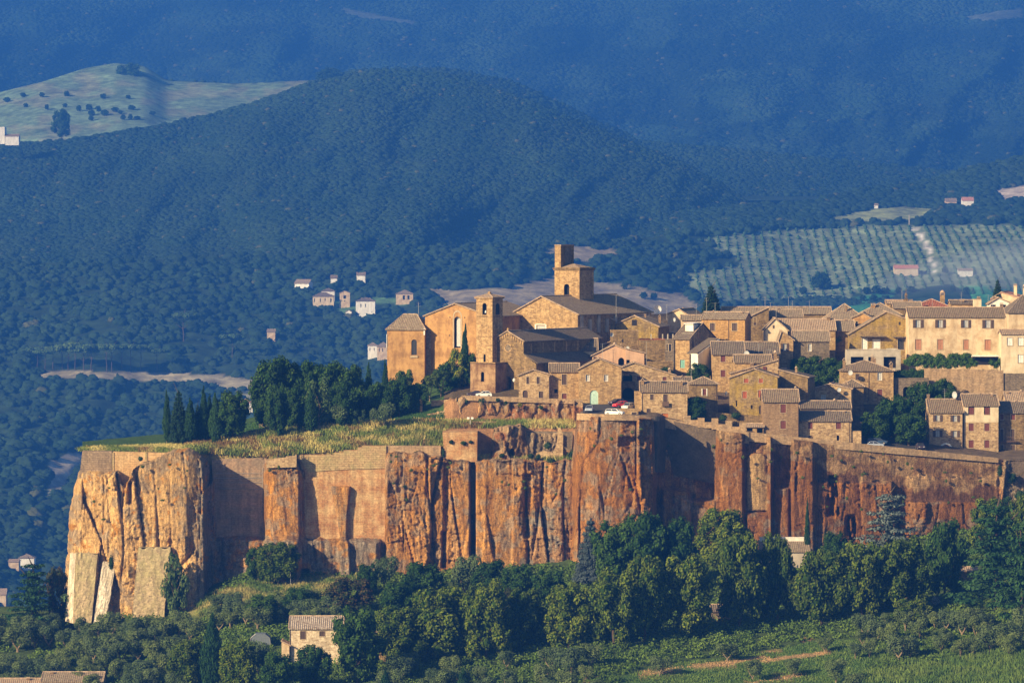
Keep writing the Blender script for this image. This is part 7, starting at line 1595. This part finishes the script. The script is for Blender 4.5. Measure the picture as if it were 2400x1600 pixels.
# stone gate posts with iron gate
for k, px in enumerate((954, 987)):
    Y = GY(px, 965); a, b = P1(px, 968, Y), P1(px, 938, Y); o = empty('gate_post', a); tag(o, ['left orange stone gate post under the pollarded trees', 'right stone gate post with small cap under the pollarded trees'][k], 'gate post'); m_ = MB(); h = (b-a).length; m_.box(-.28, .28, -.28, .28, -.5, h); m_.build('pier', M['tufa_orange'], o); m_ = MB(); m_.box(-.36, .36, -.36, .36, h, h+.15); m_.lathe([(.2, h+.15), (.22, h+.35), (.02, h+.5)], 8); m_.build('cap', M['tufa_pale'], o)
Y = GY(970, 965); o = empty('iron_gate', P1(957, 966, Y)); tag(o, 'dark iron gate between the two stone gate posts', 'gate'); m_ = MB(); w = 26*mpp(Y)
for k in range(14): m_.box(.1+w*k/14, .13+w*k/14, 0, .03, .1, 1.9)
m_.box(.08, w, -.01, .04, .3, .36); m_.box(.08, w, -.01, .04, 1.8, 1.86); m_.build('bars', M['pipe'], o)
# rustic cross-braced fence on the lawn
def xfence(label, x0, x1, y0, y1, n):
    o = empty('wooden_fence', P1(x0, y0, GY(x0, y0))); tag(o, label, 'fence'); b0 = o.location.copy(); m_ = MB(); pr = None
    for k in range(n+1):
        x = x0+(x1-x0)*k/n; y = y0+(y1-y0)*k/n; p = P1(x, y, GY(x, y))-b0; m_.tube(p, p+Vector((0, 0, 1.1)), .06, .06, 6)
        if pr is not None: m_.tube(pr+Vector((0, 0, 1.0)), p+Vector((0, 0, 1.0)), .05, .05, 5); m_.tube(pr+Vector((0, 0, .1)), p+Vector((0, 0, 1.0)), .045, .045, 5); m_.tube(pr+Vector((0, 0, 1.0)), p+Vector((0, 0, .1)), .045, .045, 5)
        pr = p
    m_.build('rails', M['wood'], o)
xfence('rustic cross-braced wooden fence behind the orange-trunked tree', 608, 650, 1003, 1003, 4)
xfence('rustic cross-braced wooden fence between the grove trunks', 658, 780, 1002, 1001, 9)
xfence('short bleached wooden fence on the lawn by the round tree', 572, 602, 1033, 1030, 3)
# teal parasol, tent
o = empty('parasol', P1(1673, 832, 1056)); tag(o, 'turquoise parasol on the terrace between the white stair and the stone house', 'parasol'); m_ = MB(); m_.tube((0, 0, -.8), (0, 0, 1.7), .03, .03, 6); m_.build('pole', M['metal'], o); M['aqua'] = mat_plain('turquoise_cloth', (.03, .45, .50), .8); m_ = MB(); m_.lathe([(.95, 1.35), (.5, 1.6), (.02, 1.8)], 8); m_.build('canopy', M['aqua'], o)
Yt_ = float(LY(610, 1515)); o = empty('garden_tent', P1(610, 1512, Yt_)); tag(o, 'grey-blue translucent tent left of the stone farmhouse', 'tent'); M['tent'] = mat_plain('grey_blue_tent_cloth', (.13, .16, .19), .6); m_ = MB(); m_.prism([(-2.2, 0, 0), (2.2, 0, 0), (2.0, 0, 1.6), (1.0, 0, 2.4), (-1.0, 0, 2.4), (-2.0, 0, 1.6)], (0, 4, 0)); m_.build('cloth', M['tent'], o); m_ = MB()
for x in (-2.2, 2.2): m_.tube((x, -.05, 0), (x*.9, -.05, 1.6), .05, .05, 5); m_.tube((x*.9, -.05, 1.6), (x*.45, -.05, 2.4), .05, .05, 5)
m_.build('frame', M['metal'], o)
px_wall('garden_wall', 'short pale concrete wall in the olive grove below the big buttress', 'wall', 200, 290, 1470, 1472, 1486, 1490, lambda x: float(LY(245, 1478)), .4, 'concrete', 8, 0)
# trellis vine over the cream house terrace
def shrubs(name, label, cat, spots, cols, seed, leaf=.17, per=150, kind=None, group=None):
    V, F, C = [], [], []; off = 0; r = np.random.default_rng(seed)
    for (px, py, Y, rr, hh) in spots:
        c = P(px, py, Y); n = int(per*rr)+20; d = r.normal(size=(n, 3)); d /= np.linalg.norm(d, axis=1)[:, None]; p = c+d*np.array([rr, rr*.8, hh])*r.uniform(.6, 1.05, (n, 1))
        nn = d+r.normal(size=d.shape)*.5; nn /= np.linalg.norm(nn, axis=1)[:, None]; u = np.cross(nn, r.normal(size=d.shape)); u /= np.linalg.norm(u, axis=1)[:, None]; v = np.cross(nn, u)*.65; s = leaf*r.uniform(.6, 1.3, (n, 1))
        V.append(np.stack([p-u*s, p-v*s, p+u*s, p+v*s], 1).reshape(-1, 3)); F.append(np.arange(n*4).reshape(-1, 4)+off); off += n*4; t = r.random((n, 1)); C.append((np.array(cols[0])*(1-t)+np.array(cols[1])*t)*r.uniform(.8, 1.2))
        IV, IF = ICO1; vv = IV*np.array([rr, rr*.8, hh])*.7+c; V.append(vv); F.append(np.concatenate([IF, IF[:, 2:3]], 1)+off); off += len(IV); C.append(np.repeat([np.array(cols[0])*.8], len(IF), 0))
    me = quad_mesh(name, np.concatenate(V), np.concatenate(F), np.concatenate(C), M['leaf']); o = link(name, me); tag(o, label, cat, group, kind); return o
r_ = np.random.default_rng(77)
gr = [(.03, .075, .015), (.08, .14, .025)]
shrubs('trellis_vine', 'dense green vine canopy on the terrace of the cream house', 'vine', [(x, 838+r_.uniform(-7, 9), 1056, 1.0, .7) for x in np.linspace(2134, 2275, 26)]+[(x, 852+r_.uniform(-5, 8), 1055, .9, .8) for x in np.linspace(2124, 2285, 22)]+[(x, 846+r_.uniform(-4, 6), 1057, 1.0, .8) for x in np.linspace(2134, 2275, 20)], gr, 1)
shrubs('climbing_ivy', 'hanging ivy mass left of the rubble wall', 'ivy', [(x, y+r_.uniform(-4, 4), 1052, 1.0, .9) for x in np.linspace(2100, 2170, 10) for y in (872, 882)], gr, 2)
shrubs('terrace_shrub', 'bush in the corner of the cream house terrace', 'bush', [(2325, 850, 1055, .9, 1.0), (2334, 856, 1055, .8, 1.0), (2342, 848, 1055.5, .5, 1.1)], gr, 3)
dg = [(.02, .05, .018), (.05, .09, .03)]
SH = [('dark bush on the parapet slope under the white hatchback', 1128, 941, 1018, 1.0, .9), ('small bush growing from the piazza wall', 1167, 937, 1017.5, .5, .5), ('small bush low on the piazza wall right of its twin', 1186, 944, 1017.5, .45, .4), ('yellow-green flowering bush on the terrace rock', 1219, 950, 1017.3, .6, .7), ('grey bush on the terrace rock near the bastion', 1268, 955, 1017.3, .7, .5), ('bush left of the cave parapet by the lamp post', 1093, 942, 1018, .5, .6),
 ('round bush sprouting from the square block wall, left', 1056, 1035, 1000, .6, .5), ('twin round bushes in the middle of the square block wall', 1085, 1038, 1000, .8, .5), ('round bush on the square block wall, right', 1102, 1035, 1000, .5, .4), ('ivy at the left side of the square block wall', 1039, 1062, 1000, .4, 1.2), ('dark bush below the rock outcrop', 1177, 1066, 1001, .8, .7), ('bush under the ruined low wall, left', 1244, 1068, 1001.5, 1.0, .8), ('bush under the ruined low wall, right', 1260, 1070, 1001.5, .7, .6),
 ('large spiky green bush at the foot of the bastion', 1345, 1064, 1000, 1.9, 1.7), ('green bush hanging over the cliff edge below the spiky one', 1330, 1084, 999.5, 1.7, 1.0), ('olive-green bush above the square hole in the cliff', 1290, 1082, 1000, 1.5, 1.0), ('bush on the grey ledge behind the ruined wall', 1282, 1045, 1004.5, 1.2, 1.1), ('small tuft on the cliff face under the pale low wall', 948, 1139, 996.5, .5, .35), ('tuft capping the cliff under the pale low wall', 980, 1061, 999, 1.0, .5), ('weed tuft on the left orange wall', 330, 1074, 996, .7, .6),
 ('young bright green shrub behind the battlements', 1696, 978, 1008, 1.2, .8), ('shrub in shade behind the last merlons', 1725, 972, 1010, 1.3, 1.0), ('ivy clump on the far right end of the rampart', 2372, 1120, 1010, 1.4, 1.4), ('bush on the slope at the right end of the rampart', 2388, 1160, 1008, 1.6, 1.3), ('bush at the lower right end of the rampart', 2360, 1172, 1007, 1.2, 1.0), ('small potted tree on the dark balcony recess', 1478, 884, 1031, .35, .7), ('white flowering oleander under the right hand trees', 2192, 1408, float(LY(2192, 1420)), 1.3, 1.2), ('round bush at the left end of the lawn fence', 590, 1016, 1024, 1.4, 1.2), ('ivy hanging over the right end corner of the rampart', 2343, 1104, 1008, .9, 1.6), ('ivy streak on the narrow white buttress', 262, 1318, 989, .8, 1.8)]
for i, (lb, px, py, Y, rr, hh) in enumerate(SH):
    cols = [(.6, .58, .5), (.10, .14, .05)] if 'white flowering' in lb else ([(.30, .25, .02), (.10, .12, .02)] if 'yellow-green flowering' in lb else dg)
    shrubs('bush', lb, 'bush', [(px+r_.uniform(-.3, .3)*rr*10, py+r_.uniform(-.3, .3)*hh*10, Y, rr*.7, hh*.7) for _ in range(3)], cols, 10+i)
sp_ = []
for _ in range(90):
    x = r_.uniform(190, 2330); yt = itp(T_T, x); y = yt+abs(r_.normal())*60+2
    if y > BL(x)-10 or 495 < x < 630 or 690 < x < 908: continue
    sp_.append((x, y, float(itp(PC, x))-1.6-2.2*((y-yt)/(BL(x)+28-yt))**1.5, r_.uniform(.25, .6), r_.uniform(.2, .5)))
shrubs('cliff_weeds', 'small weeds and tufts rooted in the cracks of the cliff', 'weeds', sp_, [(.05, .09, .02), (.12, .15, .04)], 99, .12, 90, kind='stuff')
# ---------------------------------------------------------------- haze
def haze(dens=1.7e-4, col=(.036, .180, .70)):
    mb = MB(); mb.box(-2600, 2600, -60, 10400, -640, 545)
    m = bpy.data.materials.new('haze_air'); m.use_nodes = True; t = m.node_tree; t.nodes.clear()
    o = t.nodes.new('ShaderNodeOutputMaterial'); v = t.nodes.new('ShaderNodeVolumePrincipled')
    v.inputs['Color'].default_value = (*col, 1); v.inputs['Density'].default_value = dens; v.inputs['Anisotropy'].default_value = 0.1
    t.links.new(v.outputs[0], o.inputs['Volume'])
    ob = mb.build('haze', m); tag(ob, 'thin blue haze hanging over the whole valley', 'haze', kind='stuff')
haze()

def smoke():
    V, F = ICO2; r = np.random.default_rng(4); c = np.array(P1(2300, 640, 4150)); d = 1+.5*(fbm(V[:, 0]*2+3, V[:, 1]*2+V[:, 2]*2, 9)-.5)
    W = V*d[:, None]*np.array([120, 60, 26]); W[:, 2] += W[:, 0]*.22
    m = bpy.data.materials.new('smoke_air'); m.use_nodes = True; t = m.node_tree; t.nodes.clear(); o = t.nodes.new('ShaderNodeOutputMaterial'); v = t.nodes.new('ShaderNodeVolumePrincipled')
    v.inputs['Color'].default_value = (.75, .85, .95, 1); v.inputs['Density'].default_value = .0028; t.links.new(v.outputs[0], o.inputs['Volume'])
    ob = np_mesh('smoke', W, F, m); ob.location = c; tag(ob, 'pale smoke drifting over the fields at the right edge', 'smoke', kind='stuff')
smoke()
